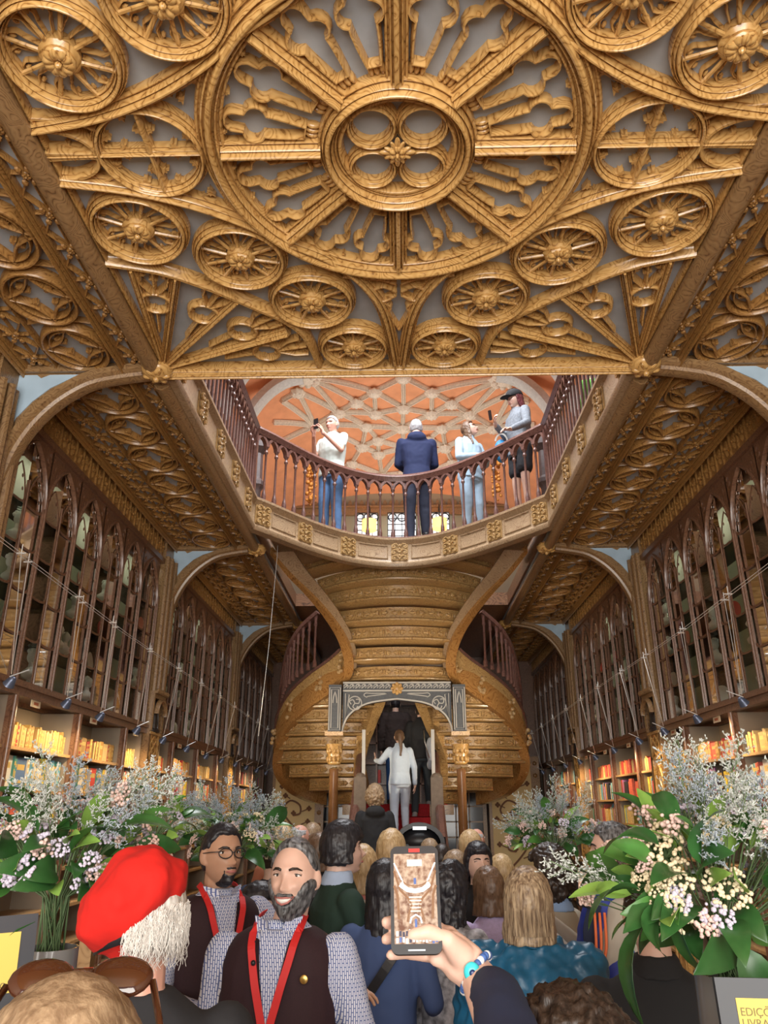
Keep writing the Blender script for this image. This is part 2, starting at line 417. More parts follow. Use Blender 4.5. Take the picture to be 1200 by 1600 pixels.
# little openings where the arcs meet at the middle of the front and back edge
def mid(sy):
    mb = MB()
    for sx in (-1, 1):
        mb.sweep(crom([(sx * .36, sy * 1.02, 0), (sx * .25, sy * 1.035, 0), (sx * .12, sy * 1.05, 0), (sx * .02, sy * 1.1, 0)], 4), rib(.02, .06))
        mb.sweep(crom([(sx * .02, sy * 1.18, 0), (sx * .1, sy * 1.13, 0), (sx * .17, sy * 1.17, 0), (sx * .17, sy * 1.25, 0), (sx * .1, sy * 1.28, 0), (sx * .02, sy * 1.22, 0)], 4), rib(.017, .06))
        mb.sweep(crom([(sx * .10, sy * 1.30, 0), (sx * .055, sy * 1.36, 0), (sx * .07, sy * 1.42, 0), (0, sy * 1.62, 0)], 4), rib(.014, .055))
        leafcusp(mb, (sx * .14, sy * 1.06, 0), (0, sy, 0), .03, 0, -.04)
    cpart(mb, 'middle_tracery')
mid(-1); mid(1)
# fans springing from the four corner bosses
fan_ends = [(-1.70, .90), (-1.44, .99), (-1.09, 1.24), (-.80, 1.62)]
fan_c = [(-1.655, 1.27), (-1.36, 1.40), (-1.13, 1.61), (-1.0, 1.88)]
def fan(sx, sy):
    c0 = Vector((1.84 * sx, 2.08 * sy, 0))
    for i, (x, y) in enumerate(fan_ends):
        mb = MB(); e = Vector((-x * sx, y * sy, 0)); mb.sweep([c0, e], rib3(.038, .095), scales=[.8, 1.0]); cpart(mb, 'fan_rib')
        mb = MB(); cx, cy = -fan_c[i][0] * sx, fan_c[i][1] * sy; cv = Vector((cx, cy, 0))
        mb.sweep(circle(cx, cy, .10, 0, 24), rib(.017, .06), closed=True)
        for k in range(4):
            a = k * PI / 2 + .4; leafcusp(mb, (cx + .09 * math.cos(a), cy + .09 * math.sin(a), 0), (-math.cos(a), -math.sin(a), 0), .026, 0, -.04)
        d = (cv - c0).normalized(); t = Vector((-d.y, d.x, 0))
        mb.sweep([cv - d * .11, cv - d * .34], rib(.013, .055))
        for q in (-1, 1):
            mb.sweep([cv + d * .10 + t * q * .02, cv + d * .2 + t * q * .085, cv + d * .3 + t * q * .10], rib(.014, .06))
            leafcusp(mb, cv + d * .28 + t * q * .08, (-t * q), .03, 0, -.045)
        mb.sweep([cv + d * .11, cv + d * .32], rib(.014, .06))
        leafcusp(mb, cv + d * .24, t, .025, 0, -.045); leafcusp(mb, cv + d * .24, -t, .025, 0, -.045)
        cpart(mb, 'fan_tracery')
quad(fan)
# border mouldings of the panel
for sx in (-1, 1):
    mb = MB(); mb.sweep([(1.88 * sx, -2.15, 0), (1.88 * sx, 2.15, 0)], rib3(.06, .13)); cpart(mb, 'border_beam')
for sy in (-1, 1):
    mb = MB(); mb.sweep([(-1.9, 2.12 * sy, 0), (1.9, 2.12 * sy, 0)], rib3(.05, .13)); cpart(mb, 'border_beam')

# ================================================================= aisle ceilings, frieze, arches (module of one bay, 4.3 m)
BAY = 4.3; Y0 = [0.85, 5.15, 9.45, 13.75]
def lattice_flower(mb, x, y, w, h):
    for sx in (-1, 1):
        for sy in (-1, 1):
            mb.sweep([(x, y, 0), (x + sx * w, y + sy * h, 0)], rib(.009, .04), caps=False)
            mb.ball((x + sx * w * .30, y + sy * h * .30, -.045), (w * .22, h * .16, .014), seg=6, rings=4, M=None)
    mb.sweep([(x - w, y, 0), (x + w, y, 0)], rib(.008, .03), caps=False)
    mb.sweep([(x, y - h, 0), (x, y + h, 0)], rib(.008, .03), caps=False)
    flower(mb, (x, y, -.035), .028, 6, depth=.02)
def aisle_tracery():
    mb = MB(); L = BAY - .1; n1 = 14
    # lattice strip by the nave, lattice strip by the wall (x measured outward from 1.93)
    for k in range(n1):
        y = .05 + (k + .5) * L / n1
        lattice_flower(mb, .095, y, .09, L / n1 / 2)
        lattice_flower(mb, .875, y, .10, L / n1 / 2)
    n = 7
    for k in range(n):
        y = .05 + (k + .5) * L / n; r = .225
        mb.sweep([(.485 + (r) * math.cos(a * PI / 16), y + .27 * math.sin(a * PI / 16), 0) for a in range(32)], rib(.022, .075), closed=True)
        mb.sweep([(.485 + (r * .8) * math.cos(a * PI / 16), y + .27 * .82 * math.sin(a * PI / 16), 0) for a in range(32)], rib(.009, .06), closed=True)
        for q in range(4):
            a0 = q * PI / 2; d = Vector((math.cos(a0), math.sin(a0), 0)); e = Vector((-d.y, d.x, 0))
            mb.sweep(crom([Vector((.485, y, 0)) + d * r, Vector((.485, y, 0)) + d * r * .38 + e * r * .38, Vector((.485, y, 0)) + e * r * 1.1], 4), rib(.013, .06))
            leafcusp(mb, Vector((.485, y, 0)) + (d + e) * r * .33, -(d + e), .03, 0, -.045)
            leafcusp(mb, Vector((.485, y, 0)) + (d + e) * r * .42, (d + e), .03, 0, -.045)
        for q in (-1, 1):
            mb.sweep(crom([(.485 - .23, y + .30, 0), (.485 - .1, y + .27, 0), (.485, y + .3, 0)] if q < 0 else [(.485 + .23, y + .30, 0), (.485 + .1, y + .27, 0), (.485, y + .3, 0)], 3), rib(.01, .045))
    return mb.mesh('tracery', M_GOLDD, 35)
def aisle_ribs():
    mb = MB()
    for x, w, d in ((.215, .03, .11), (.74, .014, .06), (1.005, .034, .12)):
        mb.sweep([(x, .03, 0), (x, BAY - .03, 0)], rib3(w, d))
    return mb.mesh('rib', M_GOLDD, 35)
def aisle_frieze():
    mb = MB(); mb.box2((1.08, .0, -.33), (1.12, BAY, 0)); mb.box2((1.05, 0, -.345), (1.14, BAY, -.30)); mb.box2((1.05, 0, -.05), (1.14, BAY, -.0))
    n = 26
    for k in range(n):
        y = (k + .5) * BAY / n
        mb.ball((1.075, y, -.12), (.018, .034, .04), seg=6, rings=4); mb.ball((1.075, y, -.21), (.018, .022, .035), seg=6, rings=4)
        mb.ball((1.075, y - .035, -.165), (.015, .018, .03), seg=6, rings=4, M=Matrix.Rotation(.7, 3, 'X')); mb.ball((1.075, y + .035, -.165), (.015, .018, .03), seg=6, rings=4, M=Matrix.Rotation(-.7, 3, 'X'))
        mb.ball((1.065, y, -.165), (.018, .016, .018), seg=6, rings=4)
        mb.box((1.075, y + BAY / n / 2, -.17), (.03, .018, .27))
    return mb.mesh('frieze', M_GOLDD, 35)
A_TR, A_RB, A_FR = aisle_tracery(), aisle_ribs(), aisle_frieze()
mbp = MB(); mbp.box2((-.06, 0, 0), (1.16, BAY, .05)); A_PL = mbp.mesh('plaster_field', M_PANELG)
def nave_beam():
    mb = MB(); prof = [(.065 * math.cos(q * PI / 6), .06 * math.sin(q * PI / 6)) for q in range(12)]
    mb.sweep([(-.03, .1, -.085), (-.03, BAY, -.085)], prof); return mb.mesh('nave_beam', M_ARCH, 40)
A_NB = nave_beam()
for i, y0 in enumerate(Y0):
    for s in (-1, 1):
        e = empty('ceiling', (1.93 * s, y0, ZC), 'carved amber aisle ceiling with a row of ringed stars, %s, %s bay' % ('left aisle' if s < 0 else 'right aisle', ('nearest', 'second', 'third', 'farthest')[i]), kind='structure')
        e.scale = (s, 1, 1)
        for nm, me in (('tracery', A_TR), ('rib', A_RB), ('frieze', A_FR), ('plaster_field', A_PL), ('nave_beam', A_NB)):
            c = bpy.data.objects.new(nm, me); COL.objects.link(c); c.parent = e
# transverse arches with their painted spandrels, and corner bosses
arch_pts = [(-.04, 0.0), (.22, -.03), (.47, -.085), (.65, -.19), (.80, -.33), (.93, -.52), (1.02, -.75), (1.07, -1.05), (1.09, -1.4), (1.10, -1.86)]
def arch_parts():
    c = crom([(x, 0, z) for x, z in arch_pts], 6)
    a = MB(); a.sweep(c, [(-.10, -.03), (-.10, .015), (-.06, .03), (-.05, .055), (0, .065), (.05, .055), (.06, .03), (.10, .015), (.10, -.03)], n=lambda i: (c[max(i - 1, 0)] - c[min(i + 1, len(c) - 1)]).cross(Vector((0, 1, 0))))
    arch = a.mesh('arch_rib', M_ARCH, 35)
    b = MB(); top = .03; n = len(c); vs = []
    for yy in (-.035, .035):
        for p in c: vs.append((p.x, yy, p.z - .0)); vs.append((max(p.x, -.04) if p.z > -1.0 else p.x, yy, top))
    # spandrel plate
    poly = [(p.x, p.z) for p in c if p.z > -1.3] + [(1.16, -1.3), (1.16, top), (-.04, top)]
    b.prism(poly, lambda u, v, d: (u, d, v), -.03, .03)
    b.box2((-.04, -.07, -.035), (1.16, .07, .03)); b.box2((1.09, -.06, -1.9), (1.17, .06, 0))
    sp = b.mesh('spandrel', M_ARCH)
    d = MB(); bl = [(.50, -.045), (.80, -.045), (.865, -.075), (.90, -.045), (1.075, -.045), (1.08, -.12), (1.045, -.15), (1.075, -.2), (1.08, -.60), (1.0, -.42), (.90, -.28), (.78, -.165), (.66, -.095)]
    bl = [(x, z) for x, z in bl]; d.prism(bl, lambda u, v, q: (u, q, v), -.037, .037)
    blue = d.mesh('painted_panel', M_BLUEG)
    return arch, sp, blue
AR = arch_parts()
def boss_mesh():
    mb = MB(); mb.lathe([(.05, .06), (.10, .05), (.12, .015), (.115, -.02), (.085, -.05), (.04, -.07)], seg=20, lobes=10, amp=.05)
    for k in range(6):
        R = Matrix.Rotation(k * PI / 3, 3, 'Z'); mb.ball(R @ Vector((.065, 0, -.04)), (.045, .022, .028), M=R)
    mb.ball((0, 0, -.075), .025)
    return mb.mesh('boss', M_GOLD, 50)
BOSS = boss_mesh()
for i, y in enumerate((5.12, 9.45, 13.75)):
    for s in (-1, 1):
        e = empty('trim_%d' % (i * 2 + (1 if s < 0 else 2)), (1.93 * s, y, 5.12), 'carved timber aisle arch with pale blue painted spandrel, %s aisle, %s of three' % ('left' if s < 0 else 'right', ('nearest', 'middle', 'farthest')[i]), kind='structure')
        e.scale = (s, 1, 1)
        for nm, me in (('arch_rib', AR[0]), ('spandrel', AR[1]), ('painted_panel', AR[2])):
            c = bpy.data.objects.new(nm, me); COL.objects.link(c); c.parent = e
        b = bpy.data.objects.new('boss', BOSS); COL.objects.link(b); b.parent = e; b.location = (-.05, -.06, -.04)
# front edge beam of the ceiling, above the open well
mb = MB(); mb.box2((-1.86, 5.08, 5.1), (1.86, 5.2, 5.42)); mb.sweep([(-1.86, 5.1, 5.1), (1.86, 5.1, 5.1)], rib3(.03, .05))
tag(mb.build('trim_7', M_GOLD, None, 35), 'gold moulded edge of the front ceiling above the open well', kind='structure')
# upper floor slabs over the front hall and the aisles
mb = MB(); mb.box2((-3.4, -1.5, 5.23), (3.4, 5.1, 5.45))
for s in (-1, 1): mb.box2((1.84 * s, 5.1, 5.23), (3.4 * s, 18.4, 5.45))
mb.box2((-1.84, 12.9, 5.23), (1.84, 18.4, 5.45))
tag(mb.build('floor_upper', M_FLOOR), 'timber upper floor of the galleries', kind='structure')
mb = MB(); mb.box2((-3.4, -3.6, -.1), (3.4, 18.6, 0)); tag(mb.build('floor', M_FLOOR), 'worn timber ground floor', kind='structure')
mb = MB(); mb.box2((-3.6, .8, 5.16), (3.6, .9, 5.4)); mb.box2((-3.4, -3.5, 5.1), (3.4, .85, 5.2)); tag(mb.build('ceiling_entrance', M_GOLDD), 'plain timber ceiling behind the camera', kind='structure')

# ================================================================= walls
for s, nm in ((-1, 'left'), (1, 'right')):
    mb = MB(); mb.box2((3.36 * s, -3.6, 0), (3.46 * s, 18.5, 5.3))
    tag(mb.build('wall_' + nm, M_BROWNBACK), 'outer wall of the hall, %s side' % nm, kind='structure')
mb = MB(); mb.box2((-3.4, 18.4, 0), (3.4, 18.5, 5.3)); tag(mb.build('wall_back', M_GOLDD), 'back wall of the ground floor behind the stair', kind='structure')
SIDE = {-1: 'left', 1: 'right'}; BAYN = {1: 'nearest', 2: 'second', 3: 'farthest'}
WX = 3.0
# upper glazed cabinet, modelled for the right-hand wall with x measured outward from the face; y from bay start
SP = .625; NA = 6
def arch_curve(w, zs, za, n=10):
    """pointed arch from (-w, zs) to (0, za) to (w, zs)"""
    h = za - zs; L = []
    R = (w * w + h * h) / (2 * w)
    for i in range(n + 1):
        a0 = 0; a1 = math.atan2(h, R - w); a = a1 * i / n
        L.append((-w + R - R * math.cos(a), zs + R * math.sin(a)))
    L[-1] = (0, za)
    return L + [(-x, z) for x, z in reversed(L[:-1])]
def cab_meshes():
    P = {}
    y_end = .12 + NA * SP
    fr = MB()
    fr.box2((-.02, .08, 2.78), (.30, y_end + .03, 2.86)); fr.box2((-.06, .05, 2.80), (.0, y_end + .06, 2.835)); fr.box2((-.04, .06, 2.74), (.02, y_end + .05, 2.80))
    fr.box2((-.03, .08, 4.80), (.02, BAY, 4.86)); fr.box2((.09, .05, 4.86), (.12, BAY, 5.17))
    fr.box2((.30, .05, 2.74), (.34, y_end + .05, 5.1))
    P['frame'] = fr.mesh('frame', M_DARKW)
    # main mullions
    m = MB(); prof = [(-.024, -.01), (-.02, .008), (-.011, .012), (-.008, .024), (.008, .024), (.011, .012), (.02, .008), (.024, -.01)]
    m.sweep([(0, 0, 2.84), (0, 0, 4.36)], prof, n=(-1, 0, 0)); P['mullion'] = m.mesh('mullion', M_DARKW, 35)
    # one arched light: spandrel, arch moulding, inner cusped arches, glazing bars
    t = MB(); w = SP / 2; AC = arch_curve(w - .012, 4.26, 4.75); n = len(AC)
    vs = []; fs = []
    for x0 in (.0, .03):
        for (y, z) in AC: vs.append((x0, y, z)); vs.append((x0, y, 4.82))
    o = 2 * n
    for i in range(n - 1):
        fs += [(2 * i, 2 * i + 1, 2 * i + 3, 2 * i + 2), (o + 2 * i, o + 2 * i + 2, o + 2 * i + 3, o + 2 * i + 1), (2 * i, 2 * i + 2, o + 2 * i + 2, o + 2 * i)]
    t.add(vs, fs)
    t.sweep([(0, y, z) for y, z in AC], [(-.013, -.012), (-.013, .006), (-.006, .02), (.006, .02), (.013, .006), (.013, -.012)], n=(-1, 0, 0))
    for q in (-1, 1):
        AI = arch_curve(w / 2 - .02, 4.18, 4.50 - .0)
        t.sweep([(.012, y + q * w / 2, z) for y, z in AI], [(-.005, 0), (-.005, .008), (.005, .008), (.005, 0)], n=(-1, 0, 0))
        for (yy, zz) in ((.10, 4.32), (-.10, 4.32), (.065, 4.42), (-.065, 4.42)):
            t.ball((.014, q * w / 2 + yy * .9, zz - .02), (.004, .014, .018), seg=6, rings=4)
        for (yy, zz) in ((.215, 4.45), (.165, 4.56), (.1, 4.65)): t.ball((.01, q * yy, zz), (.008, .02, .022), seg=6, rings=4)
        for k in range(3): t.ball((-.004, q * (.27 - .035 * k), 4.70 - .06 * k + .04), (.006, .012, .028), seg=6, rings=4, M=Matrix.Rotation(q * .6, 3, 'X'))
    P['arch'] = t.mesh('arch_tracery', M_DARKW, 35)
    g = MB(); g.box((.014, 0, 3.62), (.014, .012, 1.56)); 
    g.sweep([(.0, 0, 2.86), (.0, 0, 4.40)], [(-.009, 0), (-.005, .008), (.005, .008), (.009, 0)], n=(-1, 0, 0))
    for k in range(5):
        z = 2.86 + .335 * k
        if k:
            for q in (-1, 1):   # bars sag at their ends into rounded corners
                g.sweep([(.012, q * .01, z + .03), (.012, q * .04, z + .002), (.012, q * .10, z - .006), (.012, q * (w - .1), z - .006), (.012, q * (w - .05), z + .002), (.012, q * (w - .02), z + .03)], [(-.009, -.004), (-.009, .006), (.009, .006), (.009, -.004)], n=(-1, 0, 0))
    P['bars'] = g.mesh('glazing_bar', M_DARKW)
    gl = MB(); 
    for q in (-1, 1): gl.add([(.02, q * .01, 2.86), (.02, q * (w - .01), 2.86), (.02, q * (w - .01), 4.30), (.02, q * .15, 4.74), (.02, q * .01, 4.76)], [(0, 1, 2, 3, 4)])
    P['pane'] = gl.mesh('glass_pane', M_GLASS, fix=False)
    sh = MB(); sh.box2((.03, .1, -.005), (.29, y_end, .005)); P['shelf'] = sh.mesh('shelf', glass_mat('glass_shelf', (.80, .88, .82)))
    bk = MB(); bk.box2((.292, .1, 2.86), (.298, y_end, 4.8)); P['back'] = bk.mesh('back_panel', plain('sage_back_panel', (.42, .46, .34), .7, noise_amt=.08, nscale=4))
    dv = MB(); dv.box2((.03, -.006, 2.86), (.292, .006, 4.7)); P['div'] = dv.mesh('divider', M_DARKW)
    return P
CM = cab_meshes()
def inst(nm, me, parent, loc=(0, 0, 0), rz=0.0, scale=None):
    c = bpy.data.objects.new(nm, me); COL.objects.link(c); c.parent = parent; c.location = loc; c.rotation_euler = (0, 0, rz)
    if scale: c.scale = scale
    return c
# bookcase below
def case_meshes():
    P = {}; y_end = .12 + NA * SP
    b = MB(); b.box2((.0, .09, -.012), (.33, y_end, .012)); P['board'] = b.mesh('shelf_board', M_SHELF)
    u = MB(); u.box2((.0, -.012, 0), (.33, .012, 2.735)); P['upright'] = u.mesh('upright', M_BROWNBACK)
    p = MB(); p.tube([(-.035, 0, 0), (-.035, 0, 2.735)], .024, 10); p.box2((-.02, -.015, 0), (.02, .015, 2.735)); P['post'] = p.mesh('front_post', M_DARKW, 40)
    k = MB(); k.box2((.33, .09, 0), (.35, y_end, 2.735)); P['back'] = k.mesh('back_panel', M_BROWNBACK)
    l = MB(); l.box((0, 0, 0), (.008, .16, .055)); P['label'] = l.mesh('label_plate', plain('cream_label', (.80, .66, .45), .6))
    w = MB()
    for q in range(5): w.box((-.006, -.035 + q * .017, 0), (.002, .010, .022))
    P['ink'] = w.mesh('label_marks', plain('label_ink', (.45, .12, .05), .7))
    return P
BM_ = case_meshes()
BOARDS = [.12, .46, .80, 1.12, 1.43, 1.74, 2.05, 2.36]
for bay in (1, 2, 3):
    y0 = Y0[bay]
    for s in (-1, 1):
        c = empty('glazed_cabinet', (WX * s, y0, 0), 'dark wood glazed display cabinet with pointed arches, %s wall, %s bay' % (SIDE[s], BAYN[bay]), 'cabinet'); c.scale = (s, 1, 1)
        inst('frame', CM['frame'], c); inst('back_panel', CM['back'], c)
        for k in range(NA + 1): inst('mullion', CM['mullion'], c, (0, .12 + k * SP, 0))
        for k in range(NA):
            yc = .12 + (k + .5) * SP
            inst('arch_tracery', CM['arch'], c, (0, yc, 0)); inst('glazing_bar', CM['bars'], c, (0, yc, 0)); inst('glass_pane', CM['pane'], c, (0, yc, 0))
        for k in (2, 4): inst('divider', CM['div'], c, (0, .12 + k * SP, 0))
        if bay < 3:   # added unseen fill light that brightens the contents of the case
            sl = bpy.data.lights.new('case_fill_light', 'AREA'); sl.shape = 'RECTANGLE'; sl.size = .04; sl.size_y = 3.6; sl.energy = 5 if bay == 1 else 4; sl.color = (1, .93, .78)
            so = bpy.data.objects.new('case_fill_light', sl); COL.objects.link(so); so.location = (s * (WX + .06), y0 + 2.0, 4.76); so.rotation_euler = (0, -s * .5, 0)
        for k in range(1, 5): inst('shelf', CM['shelf'], c, (0, 0, 2.86 + .335 * k))
        b = empty('bookcase', (WX * s, y0, 0), 'open wooden bookcase full of books under the glazed cabinet, %s wall, %s bay' % (SIDE[s], BAYN[bay]), 'bookcase'); b.scale = (s, 1, 1)
        for z in BOARDS: inst('shelf_board', BM_['board'], b, (0, 0, z))
        for k in (0, 1, 3, 5, 6): inst('upright', BM_['upright'], b, (0, .12 + k * SP, 0))
        for k in range(0, NA + 1): 
            if k % 2 == 1: inst('front_post', BM_['post'], b, (0, .12 + k * SP, 0))
        inst('back_panel', BM_['back'], b)
        for k in range(NA):
            if k % 2 == 1:
                lp = inst('label_plate', BM_['label'], b, (-.012, .12 + (k + .62) * SP, 2.715)); inst('label_marks', BM_['ink'], lp)
# pier between bays: fluted shaft, corbel canopy, niche with statue, carved panel
def pier_meshes():
    a = MB()
    for k in range(5):
        y = -.18 + k * .09
        a.tube([(-.05 - .02 * (k % 2), y, 3.22), (-.05 - .02 * (k % 2), y, 4.9)], .035, 8)
    a.box2((-.03, -.2, 3.2), (.06, .2, 5.1)); A = a.mesh('fluted_shaft', M_ARCH, 40)
    b = MB(); b.box2((-.09, -.22, 3.15), (.06, .22, 3.2)); b.box2((-.12, -.23, 3.2), (.05, .23, 3.23))
    for k in range(9): b.ball((-.115, -.2 + k * .05, 3.235), (.02, .018, .025), seg=6, rings=4)
    # cusped canopy arch
    AC = arch_curve(.17, 2.97, 3.13, 8)
    b.sweep([(-.09, y, z) for y, z in AC], rib(.02, .05), n=(-1, 0, 0))
    for y, z in AC[1:-1]: b.ball((-.1, y * .93, z - .012), (.02, .018, .02), seg=6, rings=4)
    for q in (-1, 1): b.box2((-.07, q * .2 - .03, 2.1), (.06, q * .2 + .03, 3.15)); b.tube([(-.07, q * .2, 2.78), (-.07, q * .2, 3.15)], .02, 6)
    B = b.mesh('canopy', M_ARCH, 40)
    n = MB(); n.box2((.04, -.2, 2.75), (.08, .2, 3.2)); Nn = n.mesh('niche_back', M_DARKW)
    c = MB(); c.box2((-.05, -.19, 0), (.03, .19, 2.76)); c.box2((-.08, -.21, 2.74), (.05, .21, 2.77)); c.box2((-.07, -.2, 2.46), (.05, .2, 2.49))
    for q in (-1, 1):
        c.box2((-.07, q * .17 - .015, 0), (-.04, q * .17 + .015, 2.76))
        for z0 in (2.5, 2.6): pass
        c.sweep([(-.055, -.15 * q, 2.50), (-.055, .15 * q, 2.73)], rib(.012, .015), n=(-1, 0, 0)); c.sweep([(-.055, 0, 2.50), (-.055, .15 * q, 2.615), (-.055, 0, 2.73)], rib(.01, .015), n=(-1, 0, 0))
    for zb in (1.75, 1.05, .35):
        AC2 = arch_curve(.14, zb + .42, zb + .66, 8)
        c.sweep([(-.055, y, z) for y, z in AC2], rib(.014, .02), n=(-1, 0, 0))
        c.sweep([(-.055, -.14, zb), (-.055, -.14, zb + .42)], rib(.014, .02), n=(-1, 0, 0)); c.sweep([(-.055, .14, zb), (-.055, .14, zb + .42)], rib(.014, .02), n=(-1, 0, 0))
        AC3 = arch_curve(.08, zb + .32, zb + .50, 8); c.sweep([(-.055, y, z) for y, z in AC3], rib(.011, .02), n=(-1, 0, 0))
        for k in range(5):
            a_ = k * 2 * PI / 5; c.ball((-.055, .05 * math.cos(a_), zb + .2 + .06 * math.sin(a_)), (.02, .03, .03), seg=6, rings=4)
    C_ = c.mesh('carved_panel', M_GOLD, 40)
    return A, B, Nn, C_
PM = pier_meshes()
def statue_mesh():
    mb = MB(); mb.lathe([(.09, 0), (.095, .03), (.07, .05), (.075, .1), (.06, .2), (.075, .3), (.05, .35), (.03, .36)], seg=12)
    mb.ball((0, 0, .395), (.035, .04, .048)); mb.capsule((-.07, 0, .32), (-.05, -.06, .2), .022, .018); mb.capsule((.07, 0, .32), (.05, -.07, .22), .022, .018)
    for k in range(7):
        a = k * 2 * PI / 7; mb.tube([(.07 * math.cos(a), .07 * math.sin(a), .04), (.05 * math.cos(a), .05 * math.sin(a), .3)], .01, 5)
    mb.ball((0, .0, .44), (.05, .05, .02))
    return mb.mesh('niche_statue', plain('dark_bronze', (.045, .035, .03), .35, metal=.3), 50)
ST = statue_mesh()
for i, y in enumerate((5.05, 9.32, 13.62)):
    for s in (-1, 1):
        e = empty('trim_%d' % (8 + i * 2 + (s > 0)), (WX * s - .0, y - .02, 0), 'carved golden pier with fluted shaft, %s wall, %s of three' % (SIDE[s], ('nearest', 'middle', 'farthest')[i]), kind='structure'); e.scale = (s, 1, 1)
        for nm, me in zip(('fluted_shaft', 'canopy', 'niche_back', 'carved_panel'), PM): inst(nm, me, e)
        if i:
            o = bpy.data.objects.new('niche_statue', ST); COL.objects.link(o); o.location = (WX * s - .02 * s, y - .02, 2.772)
            tag(o, 'dark standing statuette in the canopied niche of the %s %s-hand pier' % ('middle' if i == 1 else 'far', SIDE[s]), 'statue')
# ================================================================= busts and plates in the glazed cabinets
def bust_mesh(v):
    mb = MB(); r = random.Random(v)
    mb.lathe([(.035, 0), (.038, .012), (.018, .025), (.016, .045)], seg=10)
    mb.lathe([(.018, .04), (.06, .055), (.066, .08), (.04, .10), (.024, .115), (.022, .14)], seg=12, sx=1.15, sy=.7)
    def hf(p, d):
        q = p.copy()
        if d.y > .3: q.y += .010 * math.exp(-((p.x / .009) ** 2)) * math.exp(-(((p.z + .004) / .014) ** 2))
        if d.z < -.2: q.x *= .85
        return q
    mb.ball((0, .004, .172), (.031, .036, .042), seg=20, rings=16, fn=hf)
    for k in range(10 + v % 5):
        a = r.uniform(0, 2 * PI); t = r.uniform(.1, 1.1); mb.ball((.03 * math.sin(t) * math.cos(a), -.008 + .03 * math.sin(t) * math.sin(a) * .9, .178 + .036 * math.cos(t)), .012, seg=6, rings=4)
    if v % 3 == 1:
        for k in range(5): mb.ball((r.uniform(-.012, .012), .033, .145 - k * .006), .010, seg=6, rings=4)
    return mb.mesh('bust', M_WHITE, 60)
BUSTS = [bust_mesh(i) for i in range(5)]
def plate_mesh(col, nm):
    mb = MB(); mb.lathe([(.001, .0), (.05, .0), (.075, .012), (.076, .016), (.05, .006), (.001, .005)], seg=24, M=Matrix.Rotation(PI / 2 * .92, 3, 'X')); return mb.mesh('plate', plain(nm, col, .35), 40)
PLATES = [plate_mesh((.55, .08, .06), 'red_glaze'), plate_mesh((.75, .30, .22), 'coral_glaze'), plate_mesh((.62, .60, .52), 'ivory_glaze')]
rnd = random.Random(11)
SHN = ('bottom', 'second', 'third', 'fourth', 'top')
for bay in (1, 2):
    for s in (-1, 1):
        for row in range(4):
            for k in range(NA * 2):
                if rnd.random() < (.36 if bay == 1 else .62): continue
                y = Y0[bay] + .12 + (k + .5) * SP / 2 + rnd.uniform(-.04, .04); z = 2.868 + .335 * row if row else 2.861
                isb = rnd.random() < .74
                me = BUSTS[rnd.randrange(5)] if isb else PLATES[(0 if rnd.random() < .5 else 1) if row in (2, 3) else 2]
                o = bpy.data.objects.new('bust' if isb else 'plate', me); COL.objects.link(o)
                sc = rnd.uniform(1.15, 1.5) if isb else 1.3
                o.scale = (sc,) * 3; o.location = (s * (WX + rnd.uniform(.09, .14)), y, z + (0 if isb else .088)); o.rotation_euler = (0, 0, s * PI / 2 + rnd.uniform(-.6, .6) + (0 if isb else PI))
                nm = ('white plaster bust' if isb else ('red plate standing' if me is not PLATES[2] else 'ivory plate standing'))
                g = '%s behind glass, %s shelf, %s wall %s bay' % (nm, SHN[row], SIDE[s], BAYN[bay])
                tag(o, g, 'bust' if isb else 'plate', g)
# ================================================================= books
BC = [(.60, .36, .10), (.66, .43, .16), (.50, .28, .08), (.55, .06, .05), (.70, .50, .22), (.35, .08, .06), (.74, .66, .52), (.10, .18, .35), (.08, .30, .26), (.75, .72, .66), (.80, .60, .08), (.03, .03, .04), (.70, .15, .10), (.20, .45, .55), (.45, .20, .45)]
def book_mat(i, c):
    return plain('book_cover_%d' % i, c, .5, noise_amt=.28, nscale=60)
BMAT = [book_mat(i, c) for i, c in enumerate(BC)]; M_PAGE = plain('page_edges', (.78, .70, .55), .8); M_FOIL = plain('gilt_title_band', (.80, .58, .20), .35, metal=.4)
def book_mesh(mat, face=False):
    """unit book: spine toward -x, 1 wide in y, 1 deep in x, 1 high"""
    mb = MB(); mb.cur = 0
    mb.box2((0, -.5, 0), (.03, .5, 1)); mb.box2((0, -.5, 0), (1, -.42, 1)); mb.box2((0, .42, 0), (1, .5, 1))
    mb.cur = 1; mb.box2((.03, -.42, .02), (.97, .42, .98))
    mb.cur = 2
    if face: 
        mb.box2((.15, .5, .62), (.85, .515, .80)); mb.box2((.25, .5, .2), (.75, .515, .30))
    else:
        mb.box2((-.006, -.40, .72), (0, .40, .84)); mb.box2((-.006, -.40, .14), (0, .40, .20)); mb.box2((-.006, -.3, .35), (0, .3, .6))
    return mb.mesh('book', [mat, M_PAGE, M_FOIL])
BK = [book_mesh(m) for m in BMAT]; BKF = [book_mesh(m, True) for m in BMAT]
CN = ['tan', 'ochre', 'brown', 'red', 'golden', 'maroon', 'cream', 'navy', 'dark green', 'white', 'yellow', 'black', 'scarlet', 'teal', 'purple']
STUFFV = {}
rb = random.Random(5); nbooks = 0
pal_a = [0, 1, 1, 2, 4, 3, 0, 4]; pal_r = [3, 12, 3, 1, 0, 3, 4]; pal_b = list(range(15)); pal_w = [6, 9, 7, 13, 10, 6, 9, 0, 3, 8]
